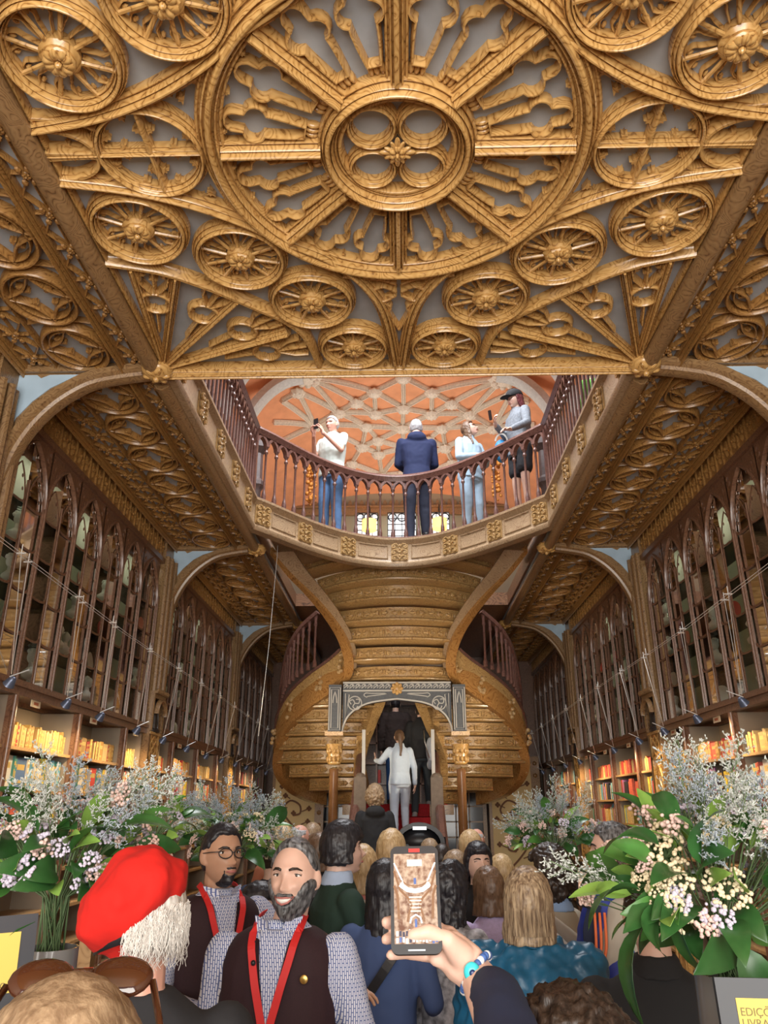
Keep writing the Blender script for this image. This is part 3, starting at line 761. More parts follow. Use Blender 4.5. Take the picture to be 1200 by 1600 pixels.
def book_row(bay, s, row, k0, k1, pal, indiv, hts=(.15, .19)):
    global nbooks
    z = BOARDS[row] + .013
    for k in range(k0, k1):
        ya = Y0[bay] + .12 + k * SP + .016; yb = ya + SP - .034; y = ya + rb.uniform(0, .02)
        if rb.random() < .06: y += .2
        while y < yb:
            r = rb.random(); h = rb.uniform(*hts)
            if r < (.12 if row == 7 else .3) and yb - y > .2:      # shown face-on
                th = rb.uniform(.10, .13) if row == 7 else rb.uniform(.14, .18); dep = .03; face = True
            else:
                th = rb.uniform(.020, .040); dep = rb.uniform(.11, .14); face = False
            if y + th > yb: break
            ci = pal[rb.randrange(len(pal))]
            x = s * (WX + .05 + rb.uniform(0, .012))
            if indiv:
                me = (BKF if face else BK)[ci]
                o = bpy.data.objects.new('book', me); COL.objects.link(o); nbooks += 1
                if face:
                    o.location = (x + s * .03, y + th / 2, z); o.rotation_euler = (0, 0, (PI / 2 if s < 0 else -PI / 2)); 
                    # cover (+y side) turned to the room, spine to one side
                    o.scale = (th, dep, h); o.rotation_euler = (0, 0, -PI / 2 if s < 0 else PI / 2); o.location = (x + s * .03, y + (th if s < 0 else 0), z)
                else:
                    o.location = (x, y + th / 2, z); o.scale = (dep * s, th, h)
                g = '%s book %s on the %s shelf, %s wall %s bay' % (CN[ci], 'facing out' if face else 'upright, spine out,', ('top', 'second', 'third')[7 - row], SIDE[s], BAYN[bay])
                tag(o, '%s book %s, compartment %s, %s shelf, %s wall %s bay' % (CN[ci], 'facing out' if face else 'spine out', ('one', 'two', 'three', 'four', 'five', 'six')[k], ('top', 'second', 'third')[7 - row], SIDE[s], BAYN[bay]), 'book', '%s books, compartment %d of the %s shelf, %s wall %s bay' % (CN[ci], k + 1, ('top', 'second', 'third')[7 - row], SIDE[s], BAYN[bay]))
            else:
                mb = STUFFV.setdefault(ci, MB())
                if face: mb.box2((x, y, z), (x + s * .03, y + th, z + h))
                else: mb.box2((x, y, z), (x + s * dep, y + th, z + h))
            y += th + rb.uniform(0, .003)
for s in (-1, 1):
    book_row(1, s, 7, 0, 6, pal_a if s < 0 else pal_a + [3, 12], True)
    book_row(1, s, 6, 0, 6, pal_b, True, (.19, .25)) if s > 0 else book_row(1, s, 6, 0, 6, pal_w, True, (.20, .26))
for s in (-1, 1):
    book_row(2, s, 7, 0, 6, pal_a if s < 0 else pal_r, False)
    book_row(2, s, 6, 0, 6, pal_b, False, (.19, .25)); book_row(2, s, 5, 0, 6, pal_b, False, (.18, .26)); book_row(1, s, 5, 0, 6, pal_b, False, (.18, .26))
    for row in (7, 6, 5): book_row(3, s, row, 0, 5, pal_b, False, (.17, .24))
allv = MB(); mats = []
for q, (ci, mb) in enumerate(STUFFV.items()):
    allv.cur = q; mats.append(BMAT[ci]); k = len(allv.v); allv.v += mb.v
    for f in mb.f: allv.f.append(tuple(i + k for i in f)); allv.m.append(q)
tag(allv.build('books', mats), 'rows of coloured books filling the lower and farther shelves of both walls', 'books', kind='stuff')
# ================================================================= spot lamps hung from two cables along each aisle
M_WIRE = plain('pale_cable', (.80, .80, .78), .35, metal=.5); M_LAMP = plain('blue_grey_lamp_shade', (.10, .12, .18), .3, metal=.4); M_BULB = plain('lit_bulb', (1, .9, .7), .4, emit=(1, .82, .55), estr=14)
def cable_pt(s, y, q):
    sag = 3.46 - .105 * min(1, (y - 3.8) / 3) - .02 * max(0, (y - 6.8) / 3) - .006 * max(0, y - 9.8)
    return Vector((s * (2.42 + q * .06), y, sag + q * .02))
for s in (-1, 1):
    for q in (0, 1):
        mb = MB(); mb.tube([cable_pt(s, 1 + k * .8, q) for k in range(22)], .0022, 5)
        tag(mb.build('cable', M_WIRE, None, 40), 'thin steel cable running above the %s aisle, the %s of its pair' % (SIDE[s], ('inner', 'outer')[q]), 'cable')
lamp_y = {-1: [5.18, 6.12, 6.85, 7.85, 8.75, 9.75, 10.75, 11.7, 12.7, 13.6, 14.6, 15.6], 1: [5.05, 6.15, 7.15, 8.1, 9.0, 10.1, 11.1, 12.1, 13.2, 14.3, 15.4]}
lit = {-1: (2, 4, 10), 1: (2, 5, 7, 8)}
shade = MB(); shade.lathe([(.012, .05), (.02, .045), (.034, .02), (.045, -.02), (.05, -.03), (.046, -.03), (.03, .015)], seg=14); SHADE = shade.mesh('shade', M_LAMP, 50)
bulb = MB(); bulb.ball((0, 0, -.022), (.032, .032, .018), seg=12, rings=8); BULB = bulb.mesh('bulb', M_BULB, True); 
offb = plain('unlit_bulb', (.5, .48, .42), .3); BULB2 = bulb.mesh('bulb', offb, True)
ORD = ('nearest', 'second', 'third', 'fourth', 'fifth', 'sixth', 'seventh', 'eighth', 'ninth', 'tenth', 'eleventh', 'twelfth')
for s in (-1, 1):
    for i, y in enumerate(lamp_y[s]):
        z = 2.72 - .02 * i if i < 6 else 2.60
        base = Vector((s * 2.66, y, z))
        on = i in lit[s]
        e = empty('spot_lamp', base, '%s spot lamp on two wires, %s from the camera, %s aisle' % ('glowing' if on else 'unlit dark', ORD[i], SIDE[s]), 'lamp')
        w = MB()
        for q, dy in ((0, -.62 if y < 8 else -.5), (1, -.40 if y < 8 else -.22)):
            top = cable_pt(s, y + dy, q); w.tube([top - base + Vector((0, 0, .06)), top - base, Vector((0, -.01, .05))], .0028, 5)
            w.tube([top - base + Vector((-.03, 0, 0)), top - base + Vector((.03, 0, 0))], .005, 5)
        w.tube([(0, -.03, .03), (s * -.09, .05, .09)], .004, 5)
        w.build('wire', M_WIRE, e, 40)
        sh = inst('shade', SHADE, e, scale=(.85, .85, .85)); sh.rotation_euler = (math.radians(20), s * math.radians(-40), 0)
        bb = inst('bulb', BULB if on else BULB2, e, scale=(.85, .85, .85)); bb.rotation_euler = sh.rotation_euler
        # each lamp throws warm light back on the shelves
        l = bpy.data.lights.new('spot', 'SPOT'); l.energy = 20 if on else 12; l.color = (1, .74, .42); l.spot_size = math.radians(140); l.spot_blend = .8; l.shadow_soft_size = .04
        lo = bpy.data.objects.new('lamp_or_stair_fill', l); COL.objects.link(lo); lo.parent = e; lo.location = (s * .03, 0, -.05)
        lo.rotation_euler = (0, s * math.radians(-38), 0)
        if 8.0 < y < 11.2 and i % 2 == 0:   # added second spot to brighten the staircase, no lamp head behind it
            l2 = bpy.data.lights.new('spot', 'SPOT'); l2.energy = 100; l2.color = (1, .86, .64); l2.spot_size = math.radians(75); l2.spot_blend = .8; l2.shadow_soft_size = .06
            stair_fill = bpy.data.objects.new('lamp_or_stair_fill', l2); COL.objects.link(stair_fill); stair_fill.parent = e; stair_fill.location = (-s * .06, 0, -.02)
            stair_fill.rotation_euler = (Vector((-s * .4, 12.3, 3.3)) - base).to_track_quat('-Z', 'Y').to_euler()

# ================================================================= open well: fascia, balustrade
def edge_curve(n=48):
    """front edge of the landing, from the left corner to the right corner (bulging away)"""
    ctl = [(-1.80, 8.62), (-1.62, 8.86), (-1.36, 9.24), (-1.10, 9.58), (-.78, 9.90), (-.42, 10.12), (-.05, 10.20), (.32, 10.12), (.68, 9.90), (1.02, 9.58), (1.32, 9.24), (1.62, 8.86), (1.80, 8.62)]
    return crom([(x, y, 0) for x, y in ctl], 5)
EC = edge_curve()
FZ0, FZ1 = 5.08, 5.50
prof_f = [(0, 0), (.02, 0), (.035, .03), (.035, .055), (.012, .075), (.0, .10), (.0, .33), (.012, .345), (.03, .37), (.045, .39), (.045, .42), (-.1, .42), (-.1, 0)]
# a -> toward the viewer (outward), b -> up
def fascia(path, name_, parent, zb=FZ0, up=(0, 0, 1)):
    mb = MB(); mb.sweep([Vector((p.x, p.y, zb)) for p in path], [(a, b) for a, b in prof_f], n=(0, 0, 1)); return mb.build(name_, M_OAK, parent, 35)
land = empty('trim_20', (0, 0, 0), 'curved oak fascia with carved blocks round the open well', kind='structure')
fascia(EC, 'curved_fascia', land)
fascia([Vector((-1.80, 5.2, 0)), Vector((-1.80, 8.62, 0))], 'side_fascia', land)
fascia([Vector((1.80, 8.62, 0)), Vector((1.80, 5.2, 0))], 'side_fascia', land)
def carved_block(parent, p, out, w=.24):
    """acanthus block on the fascia; out = outward horizontal direction"""
    out = Vector(out).normalized(); t = Vector((-out.y, out.x, 0)); mb = MB()
    M = Matrix((t, out, Vector((0, 0, 1)))).transposed()
    mb.box((0, .005, .215), (w, .02, .24))
    for q in (-1, 1):
        for k in range(3):
            z = .13 + k * .085
            mb.sweep(crom([(q * .01, .018, z), (q * w * .2, .03, z + .035), (q * w * .40, .03, z + .02), (q * w * .42, .03, z - .015), (q * w * .28, .03, z - .02), (q * w * .25, .03, z + .003)], 3), [(-.008, -.01), (-.008, .012), (.008, .012), (.008, -.01)], n=(0, 1, 0))
            mb.ball((q * w * .33, .03, z), (.02, .014, .014), seg=6, rings=4)
    for k in range(5): mb.ball((0, .026, .115 + k * .05), (.012, .014, .022), seg=6, rings=4)
    mb2 = MB(); mb2.merge(mb, M=M); o = mb2.build('carved_block', M_OAK if False else MATS['carved_block_oak'], parent, 50); o.location = (p[0], p[1], FZ0); return o
wood('carved_block_oak', (.50, .33, .14), (.36, .21, .08), (.2, .1, .04), rough=.35, scale=14, coat=.3)
cumul = [0]
for i in range(1, len(EC)): cumul.append(cumul[-1] + (EC[i] - EC[i - 1]).length)
def ec_at(d):
    d = max(0, min(cumul[-1] - 1e-6, d))
    for i in range(1, len(EC)):
        if cumul[i] >= d:
            t = (d - cumul[i - 1]) / (cumul[i] - cumul[i - 1]); p = EC[i - 1].lerp(EC[i], t); tg = (EC[i] - EC[i - 1]).normalized()
            return p, tg
LEN = cumul[-1]
for k in range(7):
    p, tg = ec_at(LEN * (.03 + k * .94 / 6)); out = Vector((tg.y, -tg.x, 0)); carved_block(land, p, out)
for k in range(6):
    d0 = LEN * (.03 + k * .94 / 6) + .17; d1 = LEN * (.03 + (k + 1) * .94 / 6) - .17; mbf = MB()
    P_ = [ec_at(lerp(d0, d1, q / 8)) for q in range(9)]; fr_ = [p_ + Vector((t_.y, -t_.x, 0)) * .004 for p_, t_ in P_]
    loop = [Vector((q.x, q.y, FZ0 + .125)) for q in fr_] + [Vector((q.x, q.y, FZ0 + .31)) for q in reversed(fr_)]
    nn_ = Vector((P_[4][1].y, -P_[4][1].x, 0)); mbf.sweep(loop, [(-.008, -.004), (-.004, .008), (.004, .008), (.008, -.004)], n=tuple(nn_), closed=True); mbf.build('panel_moulding', M_OAK, land, 40)
for s in (-1, 1):
    for k in range(5): carved_block(land, (1.80 * s, 8.2 - k * .72, 0), (-s, 0, 0))
# balusters
def baluster_mesh(h=.74):
    mb = MB(); mb.lathe([(.030, 0), (.030, .07), (.024, .10), (.018, .13), (.0155, .17), (.0145, h * .55), (.0145, h - .10), (.026, h - .085), (.026, h - .065), (.018, h - .055), (.018, h - .03), (.028, h - .015), (.030, h), (.02, h + .005)], seg=10)
    return mb.mesh('baluster', M_RAIL, 40)
BAL = baluster_mesh()
ARC_H = .15
def arcade(pts, z):                          # little pointed arches between neighbouring balusters
    mb = MB()
    for a, b in zip(pts[:-1], pts[1:]):
        t = (b - a); w = t.length / 2; t.normalize(); c = (a + b) / 2; nrm = Vector((t.y, -t.x, 0))
        AC = arch_curve(w - .006, z, z + ARC_H - .02, 6)
        mb.sweep([Vector((c.x, c.y, 0)) + t * u + Vector((0, 0, v)) for u, v in AC], [(-.017, -.032), (-.017, .032), (.017, .032), (.017, -.032)], n=tuple(nrm))
        AC = arch_curve(w * .66, z + .0, z + ARC_H * .62, 5)
        # web above the arch
        AW = arch_curve(w - .006, z, z + ARC_H - .02, 6)
        vs = []; 
        for d in (-.008, .008):
            for u, v in AW: q = Vector((c.x, c.y, 0)) + t * u + nrm * d; vs += [(q.x, q.y, v), (q.x, q.y, z + ARC_H)]
        n = len(AW); fs = []
        for i in range(n - 1): fs += [(2 * i, 2 * i + 1, 2 * i + 3, 2 * i + 2), (2 * n + 2 * i, 2 * n + 2 * i + 2, 2 * n + 2 * i + 3, 2 * n + 2 * i + 1)]
        mb.add(vs, fs)
    return mb
rail_prof = [(-.05, -.01), (-.065, .02), (-.05, .05), (-.03, .07), (.03, .07), (.05, .05), (.065, .02), (.05, -.01), (.035, -.045), (-.035, -.045)]
def balustrade(label, pts_path, n):
    """pts_path polyline (z ignored)"""
    L = [0]
    for a, b in zip(pts_path[:-1], pts_path[1:]): L.append(L[-1] + (Vector((b.x, b.y, 0)) - Vector((a.x, a.y, 0))).length)
    def at(d):
        for i in range(1, len(L)):
            if L[i] >= d - 1e-9: return pts_path[i - 1].lerp(pts_path[i], (d - L[i - 1]) / max(1e-9, L[i] - L[i - 1]))
        return pts_path[-1]
    e = empty('balustrade', (0, 0, 0), label, 'balustrade')
    pts = [at(L[-1] * k / n) for k in range(n + 1)]
    zb = FZ1 + .0
    for p in pts: inst('baluster', BAL, e, (p.x, p.y, zb + .03))
    arcade([Vector((p.x, p.y, 0)) for p in pts], zb + .03 + .74).build('arcade', M_RAIL, e, 35)
    mb = MB(); mb.sweep([(p.x, p.y, zb + .03 + .74 + ARC_H + .02) for p in pts_path], rail_prof, n=(0, 0, 1)); mb.build('handrail', M_RAIL, e, 40)
    mb = MB(); mb.sweep([(p.x, p.y, zb) for p in pts_path], [(-.05, 0), (-.05, .02), (-.035, .035), (.035, .035), (.05, .02), (.05, 0)], n=(0, 0, 1)); mb.build('base_rail', M_RAIL, e, 40)
    return e
off = []
for i, p in enumerate(EC):
    tg = (EC[min(i + 1, len(EC) - 1)] - EC[max(i - 1, 0)]).normalized(); off.append(p + Vector((-tg.y, tg.x, 0)) * .05)
off[0] = Vector((-1.84, 8.66, 0)); off[-1] = Vector((1.84, 8.66, 0))
balustrade('dark mahogany balustrade curving across the front of the landing', off, 27)
balustrade('dark mahogany balustrade along the left side of the open well', [Vector((-1.84, 5.22, 0)), Vector((-1.84, 8.6, 0))], 24)
balustrade('dark mahogany balustrade along the right side of the open well', [Vector((1.84, 5.22, 0)), Vector((1.84, 8.6, 0))], 24)
# corner posts and the two pedestals behind
for s in (-1, 1):
    mb = MB(); mb.box((1.84 * s, 8.64, 5.98), (.075, .075, .98)); mb.box((1.84 * s, 8.64, 6.05), (.05, .085, .7))
    tag(mb.build('corner_post', M_RAIL), 'square mahogany post at the %s corner of the landing rail' % SIDE[s], 'post')
    mb = MB(); mb.lathe([(.12, 0), (.12, .12), (.085, .16), (.08, .75), (.10, .8), (.13, .84), (.13, .9), (.09, .95), (.08, 1.35), (.12, 1.4), (.15, 1.44), (.15, 1.52), (.10, 1.58), (.05, 1.6)], seg=8)
    tag(mb.build('pedestal', plain('dark_carved_stone_%d' % s, (.09, .06, .055), .45, noise_amt=.2, nscale=20), None, 30, loc=(2.10 * s, 10.1, 5.45)), 'dark octagonal pedestal behind the rail at the %s of the landing' % SIDE[s], 'pedestal')
# landing floor between the rail and the stair opening
mb = MB(); vs = []
back = 11.05
for p in EC: vs += [(p.x, p.y + .02, 5.40), (p.x, back, 5.40), (p.x, p.y + .02, 5.47), (p.x, back, 5.47)]
n = len(EC); fs = []
for i in range(n - 1):
    a = 4 * i; b = a + 4; fs += [(a, a + 1, b + 1, b), (a + 2, b + 2, b + 3, a + 3), (a, b, b + 2, a + 2), (a + 1, a + 3, b + 3, b + 1)]
mb.add(vs, fs); tag(mb.build('landing', M_OAK), 'upper landing floor behind the curved rail', kind='structure')

# ================================================================= the staircase
stair = empty('staircase', (0, 11.5, 0), 'carved wooden double staircase swirling up to the landing', 'staircase')
def spart(mb, name, mat=M_STAIR, smooth=35, parent=stair):
    o = mb.build(name, mat, parent, smooth); o.location = (0, -11.5, 0); return o
SX = -.035       # the stair's own centre line
def mir(v): return Vector((2 * SX - v.x, v.y, v.z))
OUT = [atY(*a) for a in [(424, 866, 10.1), (452, 900, 10.45), (482, 930, 10.85), (510, 963, 11.25), (533, 998, 11.65), (545, 1034, 12.0), (540, 1062, 12.2), (520, 1083, 12.35), (488, 1106, 12.5), (458, 1133, 12.7), (440, 1162, 12.9), (433, 1190, 13.1), (438, 1216, 13.35), (456, 1238, 13.65), (480, 1251, 13.95), (506, 1258, 14.2)]]
INN = [atY(*a) for a in [(612, 1070, 12.35), (598, 1090, 12.45), (588, 1115, 12.6), (578, 1142, 12.7), (568, 1168, 12.8), (562, 1195, 12.9), (562, 1220, 13.0), (566, 1245, 13.1), (570, 1262, 13.2)]]
OC = crom(OUT, 6); IC = crom(INN, 6)
def z_at(c, z):
    for a, b in zip(c[:-1], c[1:]):
        if (a.z - z) * (b.z - z) <= 0 and abs(a.z - b.z) > 1e-6: return a.lerp(b, (z - a.z) / (b.z - a.z))
    return c[-1] if abs(c[-1].z - z) < abs(c[0].z - z) else c[0]
def string_board(curve, w, h, name, mirror, mat=M_ORANGEW, carve=False):
    c = [mir(p) for p in curve] if mirror else curve
    mb = MB(); k = len(c); rings = []
    for i, p in enumerate(c):
        t = (c[min(i + 1, k - 1)] - c[max(i - 1, 0)]); th = Vector((t.x, t.y, 0)); 
        if th.length < 1e-6: th = Vector((0, 1, 0))
        th.normalize(); sd = Vector((th.y, -th.x, 0))
        hh = h(i / (k - 1)) if callable(h) else h; ww = w(i / (k - 1)) if callable(w) else w
        rings.append([p - sd * ww, p - sd * ww + Vector((0, 0, hh)), p + sd * ww + Vector((0, 0, hh)), p + sd * ww])
    mb.loft(rings); return spart(mb, name, mat, 40)
# front face board of the upper flight widens into the flaring spandrel; the side strings stay narrow ribbons
for m in (False, True):
    string_board(OC, lambda t: .022 + .055 * min(1, t * 3.2), lambda t: .10 + .26 * min(1, max(0, (t - .36) * 8)), 'outer_string', m)
    string_board(IC, .095, .30, 'inner_string', m, M_STAIR)
    # broad grained boards beside the upper flight
    mb = MB(); c = [mir(p) if m else p for p in OC[:34]]; s_ = -1 if m else 1; A = []; B = []
    for i, p in enumerate(c):
        w = lerp(.30, .12, min(1, i / 30)); A.append([p + Vector((-.0, 0, .02)), p + Vector((s_ * w, .05, .06)), p + Vector((s_ * w, .13, .09)), p + Vector((0, .08, .05))])
    mb.loft(A); spart(mb, 'flight_side_board', M_OAK, 40)
    # outer face of the side string, with carved foliage blocks and a wave rail above
    mb = MB(); c = [mir(p) if m else p for p in OC[30:]]
    A = []
    for i, p in enumerate(c):
        q = Vector((p.x - (-.05 if m else .05), p.y - .03, p.z)); f = min(1, i / 8)
        A.append([q + Vector((0, 0, .05)), q + Vector((0, 0, .05 + .46 * f + .04)), q + Vector((0, .05, .05 + .46 * f + .04)), q + Vector((0, .05, .05))])
    mb.loft(A); spart(mb, 'string_face', M_STAIR, 40)
    mb = MB()
    for i in range(6, len(c) - 10, 9):
        p = c[i]; q = Vector((p.x - (-.06 if m else .06), p.y - .07, p.z + .25))
        for k in range(8):
            mb.ball(q + Vector((random.uniform(-.05, .05), random.uniform(-.01, .02), random.uniform(-.15, .15))), (.035, .02, .035), seg=7, rings=5)
    spart(mb, 'carved_foliage', MATS['carved_block_oak'], 50)
    # cap rail on top of the string
    mb = MB(); mb.sweep([Vector((p.x - (-.03 if m else .03), p.y - .02, p.z + .55)) for p in c[8:]], [(-.045, -.02), (-.045, .02), (.045, .02), (.045, -.02)], n=(0, 0, 1)); spart(mb, 'string_cap', M_RAIL, 40)
    # balusters and handrail of the side flight
    B = atY(478, 950, 12.3)
    HR = [atY(*a) for a in [(497, 957, 12.2), (474, 978, 12.3), (457, 1004, 12.45), (447, 1034, 12.65), (442, 1066, 12.85), (440, 1095, 13.1), (440, 1125, 13.35)]]
    hr = crom(HR, 5); hr = [mir(p) for p in hr] if m else hr
    mb = MB(); mb.sweep(hr, [(-.05, -.03), (-.05, .03), (.05, .03), (.05, -.03)], n=(0, 0, 1)); spart(mb, 'handrail', M_RAIL, 40)
    FT = [atY(*a) for a in [(516, 1036, 12.2), (500, 1048, 12.3), (482, 1062, 12.45), (468, 1075, 12.65), (456, 1090, 12.85), (448, 1108, 13.1), (441, 1135, 13.35)]]
    ft = crom(FT, 5); ft = [mir(p) for p in ft] if m else ft
    for k in range(1, len(hr) - 1, 2):
        mb = MB(); a, b = ft[k], hr[k]; h = b.z - a.z; a = Vector((b.x, b.y, a.z - .05))
        mb.lathe([(.034, 0), (.034, .08), (.020, .12), (.018, h - .16), (.032, h - .13), (.02, h - .08), (.036, h + .03)], o=a, seg=8); spart(mb, 'baluster', M_RAIL, 40)

def step(curve, rise, back, name, mirror=False, nose=.032, orn=9):
    """one step seen from below: carved riser back, bull-nosed lower edge, flat soffit running back"""
    c = [mir(p) for p in curve] if mirror else curve
    mb = MB(); k = len(c)
    prof = [(0, rise), (0, .045), (nose * .5, .04), (nose, .022), (nose * .8, .002), (nose * .3, -.006)]   # (toward viewer, up)
    rings = []
    for i, p in enumerate(c):
        rings.append([p + Vector((0, -a, b)) for a, b in prof] + [p + Vector((0, back, -.006)), p + Vector((0, back, .03)), p + Vector((0, .03, .03)), p + Vector((0, .03, rise))])
    mb.loft(rings)
    # low frame bead along the riser
    mb.sweep([p + Vector((0, -.004, rise - .015)) for p in c], [(-.008, -.006), (-.008, .006), (.008, .006), (.008, -.006)], n=(0, 0, 1), caps=True)
    o = spart(mb, name, M_STAIR, 40)
    ob = MB(); L = [0]
    for a, b in zip(c[:-1], c[1:]): L.append(L[-1] + (b - a).length)
    for q in range(orn):
        d = L[-1] * (q + .5) / orn
        for i in range(1, k):
            if L[i] >= d: p = c[i - 1].lerp(c[i], (d - L[i - 1]) / (L[i] - L[i - 1])); tg = (c[i] - c[i - 1]).normalized(); break
        z = rise * .56; u = L[-1] / orn / 2; cc = p + Vector((0, -.012, z))
        M = Matrix.Rotation(math.atan2(tg.y, tg.x), 3, 'Z')
        for sg in (-1, 1):
            ob.ball(cc + tg * (u * .50 * sg), (u * .40, .018, .024), seg=8, rings=5, M=M)
            ob.ball(cc + tg * (u * .34 * sg) + Vector((0, 0, .024)), (u * .28, .014, .014), seg=8, rings=4, M=M @ Matrix.Rotation(-.35 * sg, 3, 'Y'))
            ob.ball(cc + tg * (u * .34 * sg) - Vector((0, 0, .024)), (u * .28, .014, .014), seg=8, rings=4, M=M @ Matrix.Rotation(.35 * sg, 3, 'Y'))
        ob.ball(cc, (.018, .026, .042), seg=8, rings=6); ob.ball(cc - Vector((0, .012, 0)), .012, seg=6, rings=4)
    oo = ob.build('riser_carving', MATS['carved_block_oak'] if False else M_STAIR, o, 60)
    return o
# upper flight: measured lower edges (left x, left y, centre y, right x) and distance of the centre
UP = [(536, 1064, 1061, 699, 12.15), (545, 1034, 1031, 697, 11.88), (541, 1003, 999, 702, 11.6), (529, 976, 969, 720, 11.3), (514, 948, 935, 735, 11.0), (500, 925, 905, 756, 10.72), (482, 903, 870, 775, 10.42)]
for i, (xl, yl, yc, xr, Yc) in enumerate(UP):
    pc = atY((xl + xr) / 2, yc, Yc); pl = atZ(xl, yl, pc.z); pr = atZ(xr, yl, pc.z)
    pl.y = min(pl.y, pc.y + .75); pr.y = min(pr.y, pc.y + .75)
    w = (pr.x - pl.x) / 2; cx = SX
    c = []
    for q in range(25):
        t = -1 + 2 * q / 24; dy = ((pl.y + pr.y) / 2 - pc.y) * (abs(t) ** 2.1)
        c.append(Vector((cx + w * t, pc.y + dy, pc.z)))
    step(c, .205, .46, 'upper_step', orn=7 if i < 4 else 9)
# side flights
SD = [1268, 1243, 1219, 1195, 1170, 1147, 1122, 1098]
for m in (False, True):
    for i in range(8):
        z = 2.02 + i * .205
        po = z_at(OC[36:], z); pi_ = z_at(IC, z)
        if z > IC[0].z: pi_ = IC[0].copy()
        pi_ = Vector((pi_.x, pi_.y, z)); po = Vector((po.x, po.y, z))
        if i < 3: po = po.lerp(pi_, (.42, .28, .12)[i])
        c = []
        yf = min(po.y, pi_.y)
        for q in range(15):
            t = q / 14; p = po.lerp(pi_, t); p.y -= .12 * math.sin(PI * t); c.append(p)
        step(c, .185, .30, 'side_step', m, orn=5)
# solid tread/deck bodies behind the carved undersides, so the flights close when seen from above
mb = MB()
for m in (False, True):
    rings = []
    for i in range(10):
        z = 2.05 + i * .2; po = z_at(OC[36:], z); pi_ = z_at(IC, min(z, IC[0].z)); po = Vector((po.x, po.y + .3, z + .17)); pi_ = Vector((pi_.x, pi_.y + .3, z + .17))
        if m: po = mir(po); pi_ = mir(pi_)
        rings.append([po, pi_, pi_ + Vector((0, .02, .03)), po + Vector((0, .02, .03))])
    mb.loft(rings)
spart(mb, 'stair_deck', M_STAIR)
# grey carved portal arch on two columns
PY = 12.2; ptc = SX - .035
portal = MB(); ZT = 3.80
def on(x, y): return atY(x, y, PY)
zt = on(620, 1066).z; zb = on(620, 1145).z; za = on(620, 1094).z; zm = on(620, 1080).z
hw = (on(717, 1100).x - on(524, 1100).x) / 2; pcx = (on(717, 1100).x + on(524, 1100).x) / 2
inner = hw - .12
AC = [(-inner, zb)] + [(-inner + .02, zb + .2 * (za - zb)), (-inner + .09, zb + .48 * (za - zb)), (-inner + .24, zb + .73 * (za - zb)), (-inner + .46, zb + .9 * (za - zb)), (0, za)]
AC = [(-p.x, p.y) for p in reversed(crom([(-x, z, 0) for x, z in AC], 5))][::-1]
full = AC + [(-x, z) for x, z in reversed(AC[:-1])]
vs = []; n = len(full)
for d in (-.05, .05):
    for x, z in full: vs += [(pcx + x, PY + d, z), (pcx + x, PY + d, zm)]
fs = []
for i in range(n - 1): fs += [(2 * i, 2 * i + 1, 2 * i + 3, 2 * i + 2), (2 * n + 2 * i, 2 * n + 2 * i + 2, 2 * n + 2 * i + 3, 2 * n + 2 * i + 1), (2 * i, 2 * i + 2, 2 * n + 2 * i + 2, 2 * n + 2 * i)]
portal.add(vs, fs)
portal.box2((pcx - inner, PY - .055, zm), (pcx + inner, PY + .05, zt))
spart(portal, 'portal_panel', M_SLATE)
# posts either side
for s in (-1, 1):
    mb = MB(); mb.box((pcx + s * (hw), PY - .02, (zb + zt) / 2 - .02), (.20, .16, zt - zb - .06)); spart(mb, 'portal_post', M_SLATE)
ln = MB(); lp = [(-.008, 0), (-.006, .012), (.006, .012), (.008, 0)]
yy = PY - .052
ln.sweep([(pcx + x, yy, z + .012) for x, z in full], [(-.012, 0), (-.012, .02), (.012, .02), (.012, 0)], n=(0, -1, 0))
ln.sweep([(pcx - inner, yy, zm), (pcx + inner, yy, zm)], [(-.012, 0), (-.012, .02), (.012, .02), (.012, 0)], n=(0, -1, 0)); ln.sweep([(pcx - inner, yy, zt - .015), (pcx + inner, yy, zt - .015)], [(-.012, 0), (-.012, .02), (.012, .02), (.012, 0)], n=(0, -1, 0))
for k in range(18):
    x = pcx - inner + (k + .5) * 2 * inner / 18; zc = (zm + zt) / 2
    if abs(x - pcx) < .1: continue
    ln.sweep([Vector((x + .035 * math.cos(a) , yy, zc + .032 * math.sin(a))) for a in [q * PI / 5 - 1 for q in range(8)]], lp, n=(0, -1, 0))
    ln.sweep(crom([(x - .04, yy, zc - .03), (x - .01, yy, zc - .01), (x + .015, yy, zc + .01), (x, yy, zc + .02)], 3), lp, n=(0, -1, 0))
